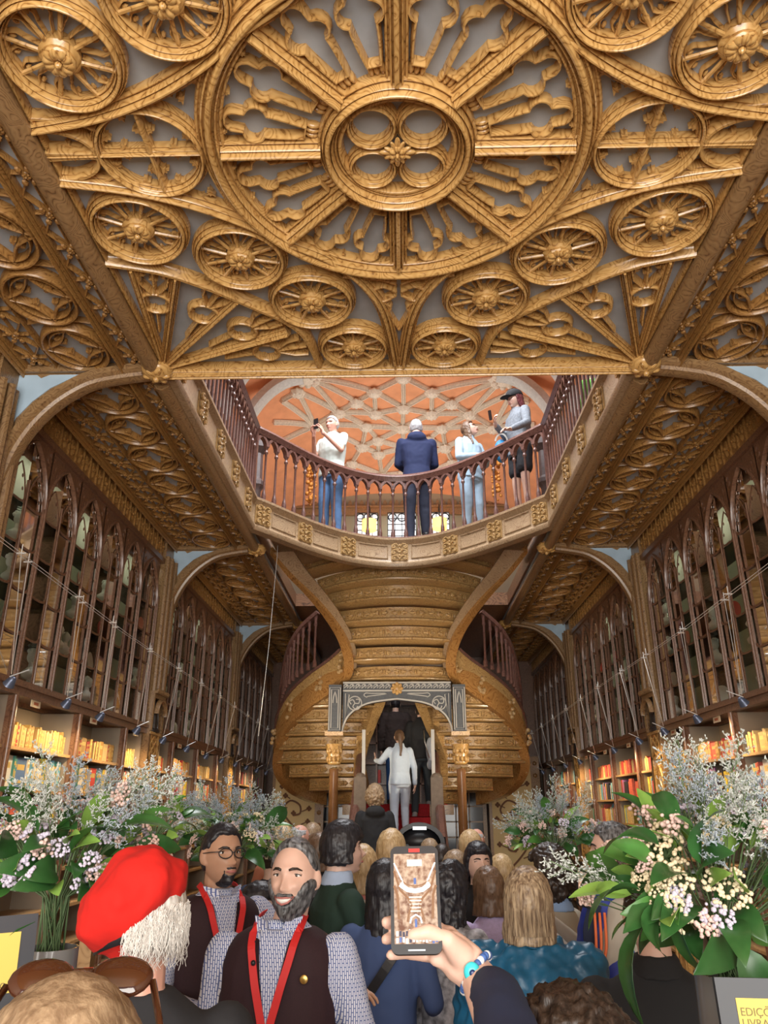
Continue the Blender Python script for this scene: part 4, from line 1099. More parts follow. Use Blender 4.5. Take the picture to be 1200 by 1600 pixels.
for s in (-1, 1):
    cx = pcx + s * (inner - .19); cz = zb + .62 * (zm - zb) + .05
    ln.sweep([Vector((cx + .105 * math.cos(a), yy, cz + .105 * math.sin(a))) for a in [q * PI / 12 for q in range(24)]], lp, n=(0, -1, 0), closed=True)
    for k in range(3):
        a0 = k * 2 * PI / 3; ln.sweep(crom([Vector((cx, yy, cz)), Vector((cx + .06 * math.cos(a0), yy, cz + .06 * math.sin(a0))), Vector((cx + .09 * math.cos(a0 + .7), yy, cz + .09 * math.sin(a0 + .7))), Vector((cx + .06 * math.cos(a0 + 1.3), yy, cz + .06 * math.sin(a0 + 1.3)))], 4), lp, n=(0, -1, 0))
    ln.sweep(crom([(pcx + s * .16, yy, zm - .045), (pcx + s * .4, yy, zm - .04), (pcx + s * (inner - .36), yy, zm - .035), (pcx + s * (inner - .33), yy, zm - .07), (pcx + s * (inner - .38), yy, zm - .10), (pcx + s * .45, yy, zm - .085)], 4, closed=True), lp, n=(0, -1, 0), closed=True)
    ln.sweep([(pcx + s * (inner - .04), yy, zm - .04), (pcx + s * (inner - .10), yy, zm - .06), (pcx + s * (inner - .04), yy, zb + .18)], lp, n=(0, -1, 0), closed=True)
    for zq in ():
        pass
    xx = pcx + s * hw; z0, z1 = zb + .03, zt - .09
    for w in (.085, .055): ln.sweep([(xx - w, PY - .10, z0 + (.09 - w)), (xx + w, PY - .10, z0 + (.09 - w)), (xx + w, PY - .10, z1 - (.09 - w)), (xx - w, PY - .10, z1 - (.09 - w))], lp, n=(0, -1, 0), closed=True)
    ln.sweep([(xx + u, PY - .10, z1 - .12 + (v - 0)) for u, v in arch_curve(.03, -.12, .05, 5)], lp, n=(0, -1, 0))
spart(ln, 'portal_carved_lines', M_PEWTER)
kb = MB(); kb.ball((pcx, PY - .07, zm + .03), (.06, .04, .07), seg=12, rings=8)
for k in range(8):
    a = k * PI / 4; kb.ball((pcx + .07 * math.cos(a), PY - .08, zm + .03 + .07 * math.sin(a)), (.03, .02, .03), seg=7, rings=5)
spart(kb, 'portal_crest', M_GOLD, 60)
for s in (-1, 1):
    mb = MB(); cx = pcx + s * hw
    mb.lathe([(.13, 0), (.13, .15), (.10, .2), (.075, .25), (.072, .5), (.068, 2.45), (.075, 2.5)], o=(cx, PY, 0), seg=24)
    col = spart(mb, 'column', plain('polished_column_%d' % s, (.20, .09, .035), .12, coat=.9, noise_amt=.15, nscale=8), 40)
    cb = MB(); z0 = on(620, 1195).z; cb.lathe([(.08, 0), (.10, .03), (.085, .06), (.10, .16), (.12, .26), (.13, .30)], o=(cx, PY, z0), seg=16, lobes=8, amp=.06)
    for k in range(10):
        a = k * PI / 5
        for zz in (.08, .2): cb.ball((cx + .10 * math.cos(a + zz * 5), PY + .10 * math.sin(a + zz * 5), z0 + zz), (.03, .03, .045), seg=7, rings=5)
    cb.box((cx, PY, zb - .02), (.28, .28, .06))
    c2 = cb.build('capital', MATS['carved_block_oak'] if False else M_GOLD, col, 60)
# lower flight with the red carpet, newels and inner grey balustrades
nst = 11; ya, yb_ = 9.9, 13.2
st = MB(); cp = MB()
for i in range(nst):
    z = 2.0 * (i + 1) / nst; y = lerp(ya, yb_, i / nst); dy = (yb_ - ya) / nst
    st.box2((pcx - .62, y, z - .18), (pcx + .62, y + dy + .02, z)); cp.box2((pcx - .5, y - .012, z - .18), (pcx + .5, y + .0, z + .01)); cp.box2((pcx - .5, y - .012, z), (pcx + .5, y + dy, z + .012))
st.box2((pcx - .9, yb_, 1.85), (pcx + .9, 14.6, 2.0)); cp.box2((pcx - .8, yb_, 2.0), (pcx + .8, 14.6, 2.012))
spart(st, 'lower_steps', M_STAIR); spart(cp, 'carpet', M_RED)
for s in (-1, 1):
    mb = MB(); a = Vector((pcx + s * .60, 10.0, .2)); b = Vector((pcx + s * .60, 13.2, 2.1))
    mb.loft([[a + Vector((-.04, 0, -.15)), a + Vector((.04, 0, -.15)), a + Vector((.04, 0, .8)), a + Vector((-.04, 0, .8))], [b + Vector((-.04, 0, -.15)), b + Vector((.04, 0, -.15)), b + Vector((.04, 0, .8)), b + Vector((-.04, 0, .8))]])
    spart(mb, 'lower_side_panel', M_STAIR)
    mb = MB(); mb.sweep([(pcx + s * .60, 10.0, 1.02), (pcx + s * .60, 13.2, 2.92)], rail_prof, n=(0, 0, 1)); spart(mb, 'lower_handrail', M_RAIL, 40)
    p = atY(563 if s < 0 else 682, 1215, 11.6); mb = MB(); mb.box((p.x, 11.6, (p.z) / 2), (.17, .2, p.z)); mb.ball((p.x, 11.6, p.z), (.085, .10, .07)); spart(mb, 'newel', plain('weathered_newel_%d' % s, (.13, .09, .06), .5, noise_amt=.2), 40)
    mb = MB(); mb.box((p.x - s * .03, 11.9, 2.3), (.05, .04, 1.5)); spart(mb, 'pale_newel_shaft', M_PEWTER)
# ================================================================= ground floor back: painted scroll panels, doors
scr = plain('ochre_painted_panel', (.86, .62, .28), .6); scb = plain('brown_scroll_paint', (.22, .09, .035), .6)
for s in (-1, 1):
    e = empty('scroll_panel', (s * 2.25, 16.9, 0), 'ochre wall panel painted with brown curling vines, %s of the stair' % SIDE[s], 'panel')
    mb = MB(); mb.box2((-.42, 0, 0), (.42, .06, 2.9)); mb.build('board', scr, e)
    mb = MB(); mb.box2((-.48, -.03, 0), (-.42, .07, 2.9)); mb.box2((.42, -.03, 0), (.6, .07, 2.9)); mb.box2((-.48, -.03, 2.9), (.6, .07, 2.98))
    for k in range(12): mb.ball((.51, -.035, .2 + k * .24), (.045, .02, .045), seg=10, rings=6)
    mb.build('frame', M_GOLDD, e, 40)
    mb = MB()
    for k in range(4):
        z = .25 + k * .68; q = 1 if k % 2 else -1
        mb.sweep(crom([(-q * .05, -.01, z - .05), (q * .12, -.01, z + .12), (q * .25, -.01, z + .32), (q * .1, -.01, z + .5), (-q * .1, -.01, z + .42), (-q * .12, -.01, z + .26), (0, -.01, z + .22)], 4), [(-.018, 0), (-.018, .008), (.018, .008), (.018, 0)], n=(0, -1, 0))
        for (x, zz) in ((.33, .15), (.30, .42), (-.28, .1), (-.3, .35), (.02, .26), (.2, .6)):
            x *= q; c = Vector((x, -.012, z + zz))
            for a in range(4): mb.ball(c + Vector((.03 * math.cos(a * PI / 2), 0, .03 * math.sin(a * PI / 2))), (.026, .006, .026), seg=6, rings=4)
            mb.sweep([c, Vector((x * .5, -.01, z + zz - .06))], [(-.010, 0), (-.010, .006), (.010, .006), (.010, 0)], n=(0, -1, 0))
    mb.build('vine', scb, e, 40)
for i, s in enumerate((-1, 1)):
    e = empty('door_%d' % (i + 1), (s * 1.25, 17.2, 0), 'glazed wooden door behind the %s foot of the stair' % SIDE[s], kind='structure')
    mb = MB(); mb.box2((-.5, 0, 0), (-.42, .06, 2.35)); mb.box2((.42, 0, 0), (.5, .06, 2.35)); mb.box2((-.5, 0, 2.27), (.5, .06, 2.35)); mb.box2((-.5, 0, 0), (.5, .06, .5))
    for k in range(1, 6): mb.box2((-.42, .01, .5 + k * .3 - .015), (.42, .05, .5 + k * .3 + .015))
    for x in (-.14, .14): mb.box2((x - .015, .01, .5), (x + .015, .05, 2.3))
    mb.build('frame', M_GOLDD, e); mb = MB(); mb.box2((-.42, .07, .5), (.42, .08, 2.3)); mb.build('pane', plain('dark_door_glass_%d' % i, (.03, .035, .04), .08), e)
mb = MB(); mb.box2((-3.4, 17.75, 0), (3.4, 17.85, 5.25)); tag(mb.build('wall_rear', M_DARKW), 'dark panelled wall behind the stair', kind='structure')
# bookcase seen through the portal
e = empty('bookcase', (pcx, 15.2, 2.0), 'tall dark bookcase with books seen through the stair arch', 'bookcase')
mb = MB(); mb.box2((-1.0, 0, 0), (1.0, .04, 2.0)); mb.box2((-.42, -.3, 0), (-.39, 0, 2)); mb.box2((.39, -.3, 0), (.42, 0, 2))
for k in range(6): mb.box2((-1.0, -.3, k * .36), (1.0, 0, k * .36 + .03))
mb.build('case', M_DARKW, e)
for k in range(6):
    mb = MB(); x = -.38 + k * .13; mb.box2((x, -.28, .39 + .36 * (k % 3)), (x + .05, -.12, .62 + .36 * (k % 3)))
    tag(mb.build('book', BMAT[(3, 9, 6, 12, 10, 1)[k]], None, loc=(pcx, 15.2, 2.0)), '%s book on the case behind the stair arch' % CN[(3, 9, 6, 12, 10, 1)[k]], 'book', 'books behind the stair arch')
# ================================================================= upper room: walls, vault, windows
for s in (-1, 1):
    e = empty('wall_upper_' + SIDE[s], (0, 0, 0), 'upper gallery wall, %s side' % SIDE[s], kind='structure')
    mb = MB(); mb.box2((3.4 * s, 3.0, 5.3), (3.5 * s, 18.5, 10.6)); mb.build('wall_face', M_PINK, e)
    # dark bookcases along the upper wall
    mb = MB(); mb.box2((3.1 * s, 4.0, 5.45), (3.4 * s, 17.3, 8.1)); 
    for k in range(22): mb.tube([(3.07 * s, 4.2 + .6 * k, 5.45), (3.07 * s, 4.2 + .6 * k, 8.1)], .035, 8)
    mb.box2((3.0 * s, 4.0, 8.1), (3.4 * s, 17.3, 8.2)); mb.build('upper_bookcase', M_DARKW, e, 40)
def vz(x, y): return 10.55 - .085 * max(0, abs(x) - .4) ** 2.2 - .045 * max(0, y - 12.0) ** 2
mb = MB(); nx, ny = 28, 30; vs = []
for j in range(ny + 1):
    for i in range(nx + 1):
        x = -3.5 + 7 * i / nx; y = 9.5 + 8.9 * j / ny; vs.append((x, y, vz(x, y)))
fs = [(j * (nx + 1) + i, j * (nx + 1) + i + 1, (j + 1) * (nx + 1) + i + 1, (j + 1) * (nx + 1) + i) for j in range(ny) for i in range(nx)]
mb.add(vs, fs); vault = tag(mb.build('ceiling_upper', M_PEACH, None, True), 'orange plaster vault of the upper room with cream ribs', kind='structure')
def hitv(px, py):
    d = (px - 600) * _R + (800 - py) * _U + FPX * _F; t = 5 / d.length; o = Vector((0, 0, CAMZ))
    for _ in range(4000):
        p = o + d * t
        if p.z > vz(p.x, p.y): return p
        t += .01 / d.length
    return p
VB = {k: (440 + a / 3, 580 + b / 3) for k, (a, b) in dict(A=(570, 20), B=(435, 88), B2=(705, 88), C=(350, 137), C2=(798, 142), D=(572, 165), E=(440, 190), E2=(703, 192), F=(265, 185), F2=(885, 192), G=(567, 258), H=(397, 250), H2=(752, 258), I=(155, 247), I2=(995, 258), J=(452, 315), J2=(690, 312), K=(378, 345), K2=(768, 350), L=(455, 380), L2=(700, 378), M=(470, 480), M2=(690, 470), N=(75, 88), N2=(1080, 95), O=(120, 20), O2=(1040, 28), P=(573, 350), Q=(-40, 230), Q2=(1190, 240), S=(-20, 330), S2=(1180, 330), T=(330, 425), T2=(800, 420), U=(0, 130), U2=(1160, 130), V=(570, 470)).items()}
VP3 = {k: hitv(*p) for k, p in VB.items()}
edges = 'A-B A-B2 A-D B-D B2-D B-O B2-O2 B-E B2-E2 B-C B2-C2 C-O C2-O2 C-F C2-F2 C-E C2-E2 D-E D-E2 D-G E-G E2-G F-E F2-E2 F-O F2-O2 F-H F2-H2 F-N F2-N2 F-I F2-I2 G-H G2 H-I H2-I2 G-J G-J2 H-J H2-J2 I-N I2-N2 I-U I2-U2 I-Q I2-Q2 I-S I2-S2 J-K J2-K2 J-L J2-L2 K-L K2-L2 K-T K2-T2 L-M L2-M2 L-P L2-P G-H2 G-P P-M P-M2 P-V T-M T2-M2 M-V M2-V N-U N2-U2 H-K H2-K2 I-K I2-K2 J-P J2-P'.split()
mb = MB()
for e_ in edges:
    if '-' not in e_: continue
    a, b = e_.split('-'); a, b = VP3[a], VP3[b]; m_ = 8
    pts = []
    for q in range(m_ + 1):
        p = a.lerp(b, q / m_); pts.append(Vector((p.x, p.y, vz(p.x, p.y))))
    mb.sweep(pts, rib3(.05, .11))
mb.build('vault_rib', M_CREAM, vault, 35)
for k, p in VP3.items():
    if k in 'QSU' or k in ('Q2', 'S2', 'U2'): continue
    mb = MB(); R_ = .16 if k[0] not in 'O' else .3
    mb.lathe([(R_ * .7, .0), (R_, -.06), (R_ * .8, -.13), (R_ * .3, -.17)], seg=16, lobes=8, amp=.12)
    for q in range(8):
        a = q * PI / 4; mb.ball((R_ * .6 * math.cos(a), R_ * .6 * math.sin(a), -.12), R_ * .26, seg=6, rings=4)
    mb.build('vault_boss', M_CREAM, vault, 50).location = p
# cream arches at the sides of the vault
for s in (-1, 1):
    for yy, w in ((13.3, .16), (12.1, .13)):
        c = []
        for q in range(17):
            a = PI / 2 * q / 16; c.append(Vector((s * (3.3 - 1.35 * (1 - math.cos(a))), yy, 7.6 + 2.45 * math.sin(a))))
        c = [Vector((s * 3.3, yy, 5.5))] + c
        mb = MB(); mb.sweep(c, [(-w, -.1), (-w, .04), (-w * .5, .1), (w * .5, .1), (w, .04), (w, -.1)], n=(-s, 0, -.3)); mb.build('side_arch', MATS.get('pale_grey_stone') or plain('pale_grey_stone', (.62, .64, .62), .6, noise_amt=.1), vault, 40)
# end wall with windows
e = empty('wall_upper_end', (0, 17.4, 0), 'end wall of the upper room with dentil frieze', kind='structure')
zz = lambda py: atY(620, py, 17.4).z
mb = MB(); mb.box2((-3.4, .0, 5.3), (3.4, .1, zz(750))); mb.build('wall_face', plain('olive_wall', (.34, .31, .22), .7), e)
mb = MB(); mb.box2((-3.2, -.1, zz(806)), (3.2, 0, zz(796))); mb.box2((-3.2, -.16, zz(796)), (3.2, 0, zz(793)))
for k in range(44): 
    x = -3.1 + k * .143; mb.prism([(x + u, zz(791) + v) for u, v in arch_curve(.055, 0, .14, 4)], lambda u, v, d: (u, d, v), -.08, 0)
mb.build('dentil_frieze', M_ARCH, e)
mb = MB(); mb.box2((-3.2, -.12, zz(766)), (3.2, 0, zz(762))); mb.build('cornice', M_CREAM, e)
wm_ = plain('bright_window', (.9, .95, 1), .4, emit=(.85, .93, 1.0), estr=.75)
for k, (a, b) in enumerate(((558, 590), (606, 650), (662, 702))):
    w = empty('window_%d' % (k + 1), (0, 17.3, 0), '%s leaded window in the end wall of the upper room' % ('left', 'middle', 'right')[k], kind='structure')
    x0, x1 = atY(a, 820, 17.3).x, atY(b, 820, 17.3).x; z0, z1 = zz(858), zz(804)
    mb = MB(); mb.box2((x0, 0, z0), (x1, .02, z1)); mb.build('pane', wm_, w)
    mb = MB()
    for q in range(7): mb.box2((x0, -.02, lerp(z0, z1, q / 6) - .008), (x1, 0, lerp(z0, z1, q / 6) + .008))
    for q in range(5): x = lerp(x0, x1, q / 4); mb.box2((x - .008, -.02, z0), (x + .008, 0, z1))
    for q in range(3): mb.sweep([Vector((lerp(x0, x1, (q + .5) / 3) + .1 * math.cos(t * PI / 6), -.01, z1 - .12 + .1 * math.sin(t * PI / 6))) for t in range(12)], [(-.012, -.01), (-.012, .01), (.012, .01), (.012, -.01)], n=(0, -1, 0), closed=True)
    mb.build('lead_bars', M_BLACK, w)
for k, (px, py) in enumerate(((577, 821), (687, 819))):
    p = atY(px, py, 16.9); o = MB(); o.lathe([(.17, -.13), (.17, .13), (.16, .13), (.16, -.13)], seg=20)
    l = empty('wall_lantern', p, 'glowing amber lantern in front of the %s upper window' % ('left', 'right')[k], 'lantern')
    o.build('shade', plain('amber_shade_%d' % k, (1, .7, .3), .5, emit=(1, .55, .12), estr=1.7), l, 40); b = MB(); b.tube([(0, 0, .13), (0, 0, .5)], .012, 6); b.tube([(0, 0, .5), (0, .4, .5)], .012, 6); b.build('bracket', M_BLACK, l)

mb = MB(); wt_ = atY(433, 870, 9.4); mb.tube([Vector((wt_.x, 9.4, 5.14)), wt_, atY(420, 1010, 9.3), atY(404, 1150, 9.2)], .004, 5); tag(mb.build('hanging_wire', M_WIRE, None, True), 'single thin wire dropping from the left gallery edge beside the staircase', 'wire')

# ================================================================= people
def fuse(mb, name, mat, parent, voxel=.012, smooth=2, disp=None, dscale=8.0, shade=True):
    """weld overlapping solids into one continuous skin"""
    me = bpy.data.meshes.new('t'); me.from_pydata(mb.v, [], mb.f)
    t = bpy.data.objects.new('t', me); COL.objects.link(t)
    m = t.modifiers.new('r', 'REMESH'); m.mode = 'VOXEL'; m.voxel_size = voxel
    if smooth: q = t.modifiers.new('s', 'SMOOTH'); q.iterations = smooth; q.factor = .5
    dg = bpy.context.evaluated_depsgraph_get(); ev = t.evaluated_get(dg); out = bpy.data.meshes.new_from_object(ev)
    bpy.data.objects.remove(t); bpy.data.meshes.remove(me)
    if disp:
        nn = [v.normal.copy() for v in out.vertices]
        for v, n_ in zip(out.vertices, nn):
            v.co = v.co + n_ * (disp * (noise.noise(Vector((v.co.x * dscale, v.co.y * dscale, v.co.z * dscale * .8))) + .5 * noise.noise(v.co * dscale * 2.7)))
    out.materials.clear()
    for k in (mat if isinstance(mat, (list, tuple)) else [mat]): out.materials.append(k)
    if shade: out.shade_smooth()
    out.name = name; o = bpy.data.objects.new(name, out); COL.objects.link(o)
    if parent is not None: o.parent = parent
    return o
SKIN = {}
def skin(c, n):
    if n not in SKIN: SKIN[n] = plain('skin_' + n, c, .5, sss=.12, noise_amt=.05, nscale=30)
    return SKIN[n]
SK_L = skin((.72, .46, .36), 'light'); SK_P = skin((.72, .47, .37), 'pale'); SK_T = skin((.50, .28, .18), 'tan'); SK_R = skin((.68, .36, .27), 'rosy')
def hairmat(n, c, c2=None, rough=.42):
    m, nt, b = _new('hair_' + n); N = nt.nodes; L = nt.links
    tc = N.new('ShaderNodeTexCoord'); mp = N.new('ShaderNodeMapping'); mp.inputs['Scale'].default_value = (90, 90, 9); L.new(tc.outputs['Object'], mp.inputs[0])
    no = N.new('ShaderNodeTexNoise'); no.inputs['Scale'].default_value = 1.2; no.inputs['Detail'].default_value = 3; L.new(mp.outputs[0], no.inputs['Vector'])
    r = N.new('ShaderNodeValToRGB'); r.color_ramp.elements[0].position = .35; r.color_ramp.elements[1].position = .68
    c2 = c2 or tuple(min(1, k * 1.9 + .01) for k in c); r.color_ramp.elements[0].color = (*c, 1); r.color_ramp.elements[1].color = (*c2, 1)
    L.new(no.outputs['Fac'], r.inputs[0]); L.new(r.outputs[0], b.inputs['Base Color']); b.inputs['Roughness'].default_value = rough
    bp = N.new('ShaderNodeBump'); bp.inputs['Strength'].default_value = .6; bp.inputs['Distance'].default_value = .004; L.new(no.outputs['Fac'], bp.inputs['Height']); L.new(bp.outputs[0], b.inputs['Normal'])
    return m
H_BLACK = hairmat('black', (.010, .009, .012)); H_DBROWN = hairmat('dark_brown', (.014, .009, .007), (.045, .028, .02)); H_BROWN = hairmat('brown', (.10, .055, .03)); H_BLOND = hairmat('blond', (.40, .25, .11), (.68, .50, .28))
H_GREY = hairmat('grey', (.30, .30, .31), (.62, .62, .63)); H_SALT = hairmat('salt_and_pepper', (.022, .021, .022), (.20, .20, .205)); H_RED = hairmat('dark_red', (.10, .02, .025)); H_WHITE = hairmat('silver', (.50, .47, .43), (.82, .79, .74)); H_STREAK = hairmat('streaked', (.16, .10, .06), (.58, .44, .28)); H_LBROWN = hairmat('light_brown', (.22, .14, .08), (.40, .28, .17))
EYEW = plain('eye_white', (.8, .78, .75), .2); EYEI = plain('iris_dark', (.03, .018, .012), .1); LIPS = plain('lips', (.45, .16, .14), .4); TEETH = plain('teeth', (.85, .82, .76), .25)
def G(x, z, x0, z0, sx, sz): return math.exp(-((x - x0) / sx) ** 2 - ((z - z0) / sz) ** 2)
HR_ = (.0735, .094, .116)
def headfn(p, d, smile=0.0, fem=False):
    x, y, z = p; t = max(0.0, -d.z)
    z *= .95 if z < 0 else .93
    x *= 1 - .20 * t ** 1.5
    if y > 0: y += .034 * t ** 1.1 * max(0, 1 - abs(d.x) * 1.25)
    if y < 0 and z < 0: y *= 1 - .38 * t
    if d.y > 0.05:
        f = min(1, d.y * 2)
        y -= f * .006 * G(x, z, 0, .02, .09, .06)
        y += f * (.024 * G(x, z, 0, -.024, .0105, .010) + .017 * G(x, z, 0, -.008, .0075, .020) + .009 * (G(x, z, .013, -.029, .007, .007) + G(x, z, -.013, -.029, .007, .007)))
        y += f * (.007 * G(x, z, 0, .031, .045, .009) - .013 * (G(x, z, .030, .012, .016, .011) + G(x, z, -.030, .012, .016, .011)))
        y += f * ((.006 + .006 * smile) * (G(x, z, .037, -.018, .018, .015) + G(x, z, -.037, -.018, .018, .015)) + .007 * G(x, z, 0, -.055, .022, .010) - .005 * G(x, z, 0, -.074, .02, .006) + .010 * G(x, z, 0, -.092, .018, .012))
    return Vector((x, y, z))
def surf_y(x, z, **k):
    # find the face surface above (x, z)
    best = None
    for i in range(60):
        d = Vector((x / HR_[0], 0, z / HR_[2])); 
        q = 1 - d.x ** 2 - d.z ** 2
        if q < 0: q = .05
        d.y = math.sqrt(q); p = headfn(Vector((d.x * HR_[0], d.y * HR_[1], d.z * HR_[2])), d, **k)
        return p.y
def smoothstep(a, b, x):
    t = min(1, max(0, (x - a) / (b - a))); return t * t * (3 - 2 * t)
def hair_mask(d, front, back, side=.05):
    b = lerp(back, front, smoothstep(-.15, .62, d.y))
    b = max(b, lerp(-9, side, smoothstep(.55, .9, abs(d.x)) * smoothstep(-.25, .05, d.y))) if side is not None else b
    return smoothstep(b - .07, b + .07, d.z)
def hand(mb, w, direction, palm_n, s=1.0, curl=.5, thumb=1, seg=7, spread=.12):
    w = Vector(w); d = Vector(direction).normalized(); n = Vector(palm_n); n = (n - d * n.dot(d)).normalized(); lat = d.cross(n) * thumb
    mb.capsule(w - d * .02 * s, w + d * .02 * s, .026 * s, .028 * s, seg)
    for k in range(4):
        o = lat * ((-.030 + .020 * k) * s); L = (.060, .074, .078, .070)[k] * s; r = (.0078, .0088, .009, .0086)[k] * s
        base = w + d * (.088 * s) + o; mb.capsule(w + d * .02 * s + o * .55, base, .016 * s, .0115 * s, seg)
        cur = base; ang = curl * .5; dd = (d + lat * ((k - 1.5) * spread * .5)).normalized()
        for j, fr in enumerate((.45, .32, .23)):
            dir_ = (dd * math.cos(ang) + n * math.sin(ang)).normalized(); nx = cur + dir_ * (L * fr); mb.capsule(cur, nx, r * (1 - .08 * j), r * (.92 - .08 * j), seg); cur = nx; ang += curl * .75
    t0 = w + d * .03 * s + lat * .024 * s; t1 = t0 + (lat * .75 + d * .65 + n * .25).normalized() * .038 * s; t2 = t1 + (lat * .25 + d * .9 + n * (.2 + curl * .3)).normalized() * .032 * s; t3 = t2 + (d + n * curl * .5).normalized() * .024 * s
    mb.capsule(t0, t1, .014 * s, .011 * s, seg); mb.capsule(t1, t2, .011 * s, .0098 * s, seg); mb.capsule(t2, t3, .0098 * s, .0085 * s, seg)
def ring(c, rx, ry, M=None, n=20, sq=2.3):
    out = []
    for q in range(n):
        a = 2 * PI * q / n; ca, sa = math.cos(a), math.sin(a)
        p = Vector((rx * abs(ca) ** (2 / sq) * (1 if ca >= 0 else -1), ry * abs(sa) ** (2 / sq) * (1 if sa >= 0 else -1), 0))
        if M: p = M @ p
        out.append(p + Vector(c))
    return out
CLOTH = {}
def cloth(name, col, rough=.85, **k):
    if name not in CLOTH: CLOTH[name] = plain(name, col, rough, **k)
    return CLOTH[name]
ARM = {  # elbow, wrist (right arm, local; +x outward, +y forward), hand direction, palm normal, curl
 'down': ((.235, -.02, 1.13), (.25, .05, .88), (0, .1, -1), (-1, .2, 0), .5),
 'bag': ((.235, -.03, 1.14), (.20, .18, 1.05), (-.3, 1, 0), (-1, 0, 0), 1.1),
 'phone': ((.21, .10, 1.15), (.075, .30, 1.34), (-.2, .25, 1), (-.9, .3, 0), 1.2),
 'chest': ((.22, .0, 1.14), (.09, .25, 1.24), (-.5, .5, .8), (-.6, 0, .5), .9),
 'front': ((.225, .06, 1.12), (.08, .27, 1.10), (-1, .4, .1), (0, -.3, -1), .8),
 'rail': ((.26, .05, 1.16), (.26, .27, 1.03), (0, 1, -.2), (0, -.2, -1), .6),
 'out': ((.33, .08, 1.22), (.40, .34, 1.20), (.1, .9, .45), (-1, .3, 0), .3),
 'hip': ((.30, -.10, 1.14), (.17, .05, 1.02), (-.4, 1, -.3), (-.8, 0, 0), .9),
}
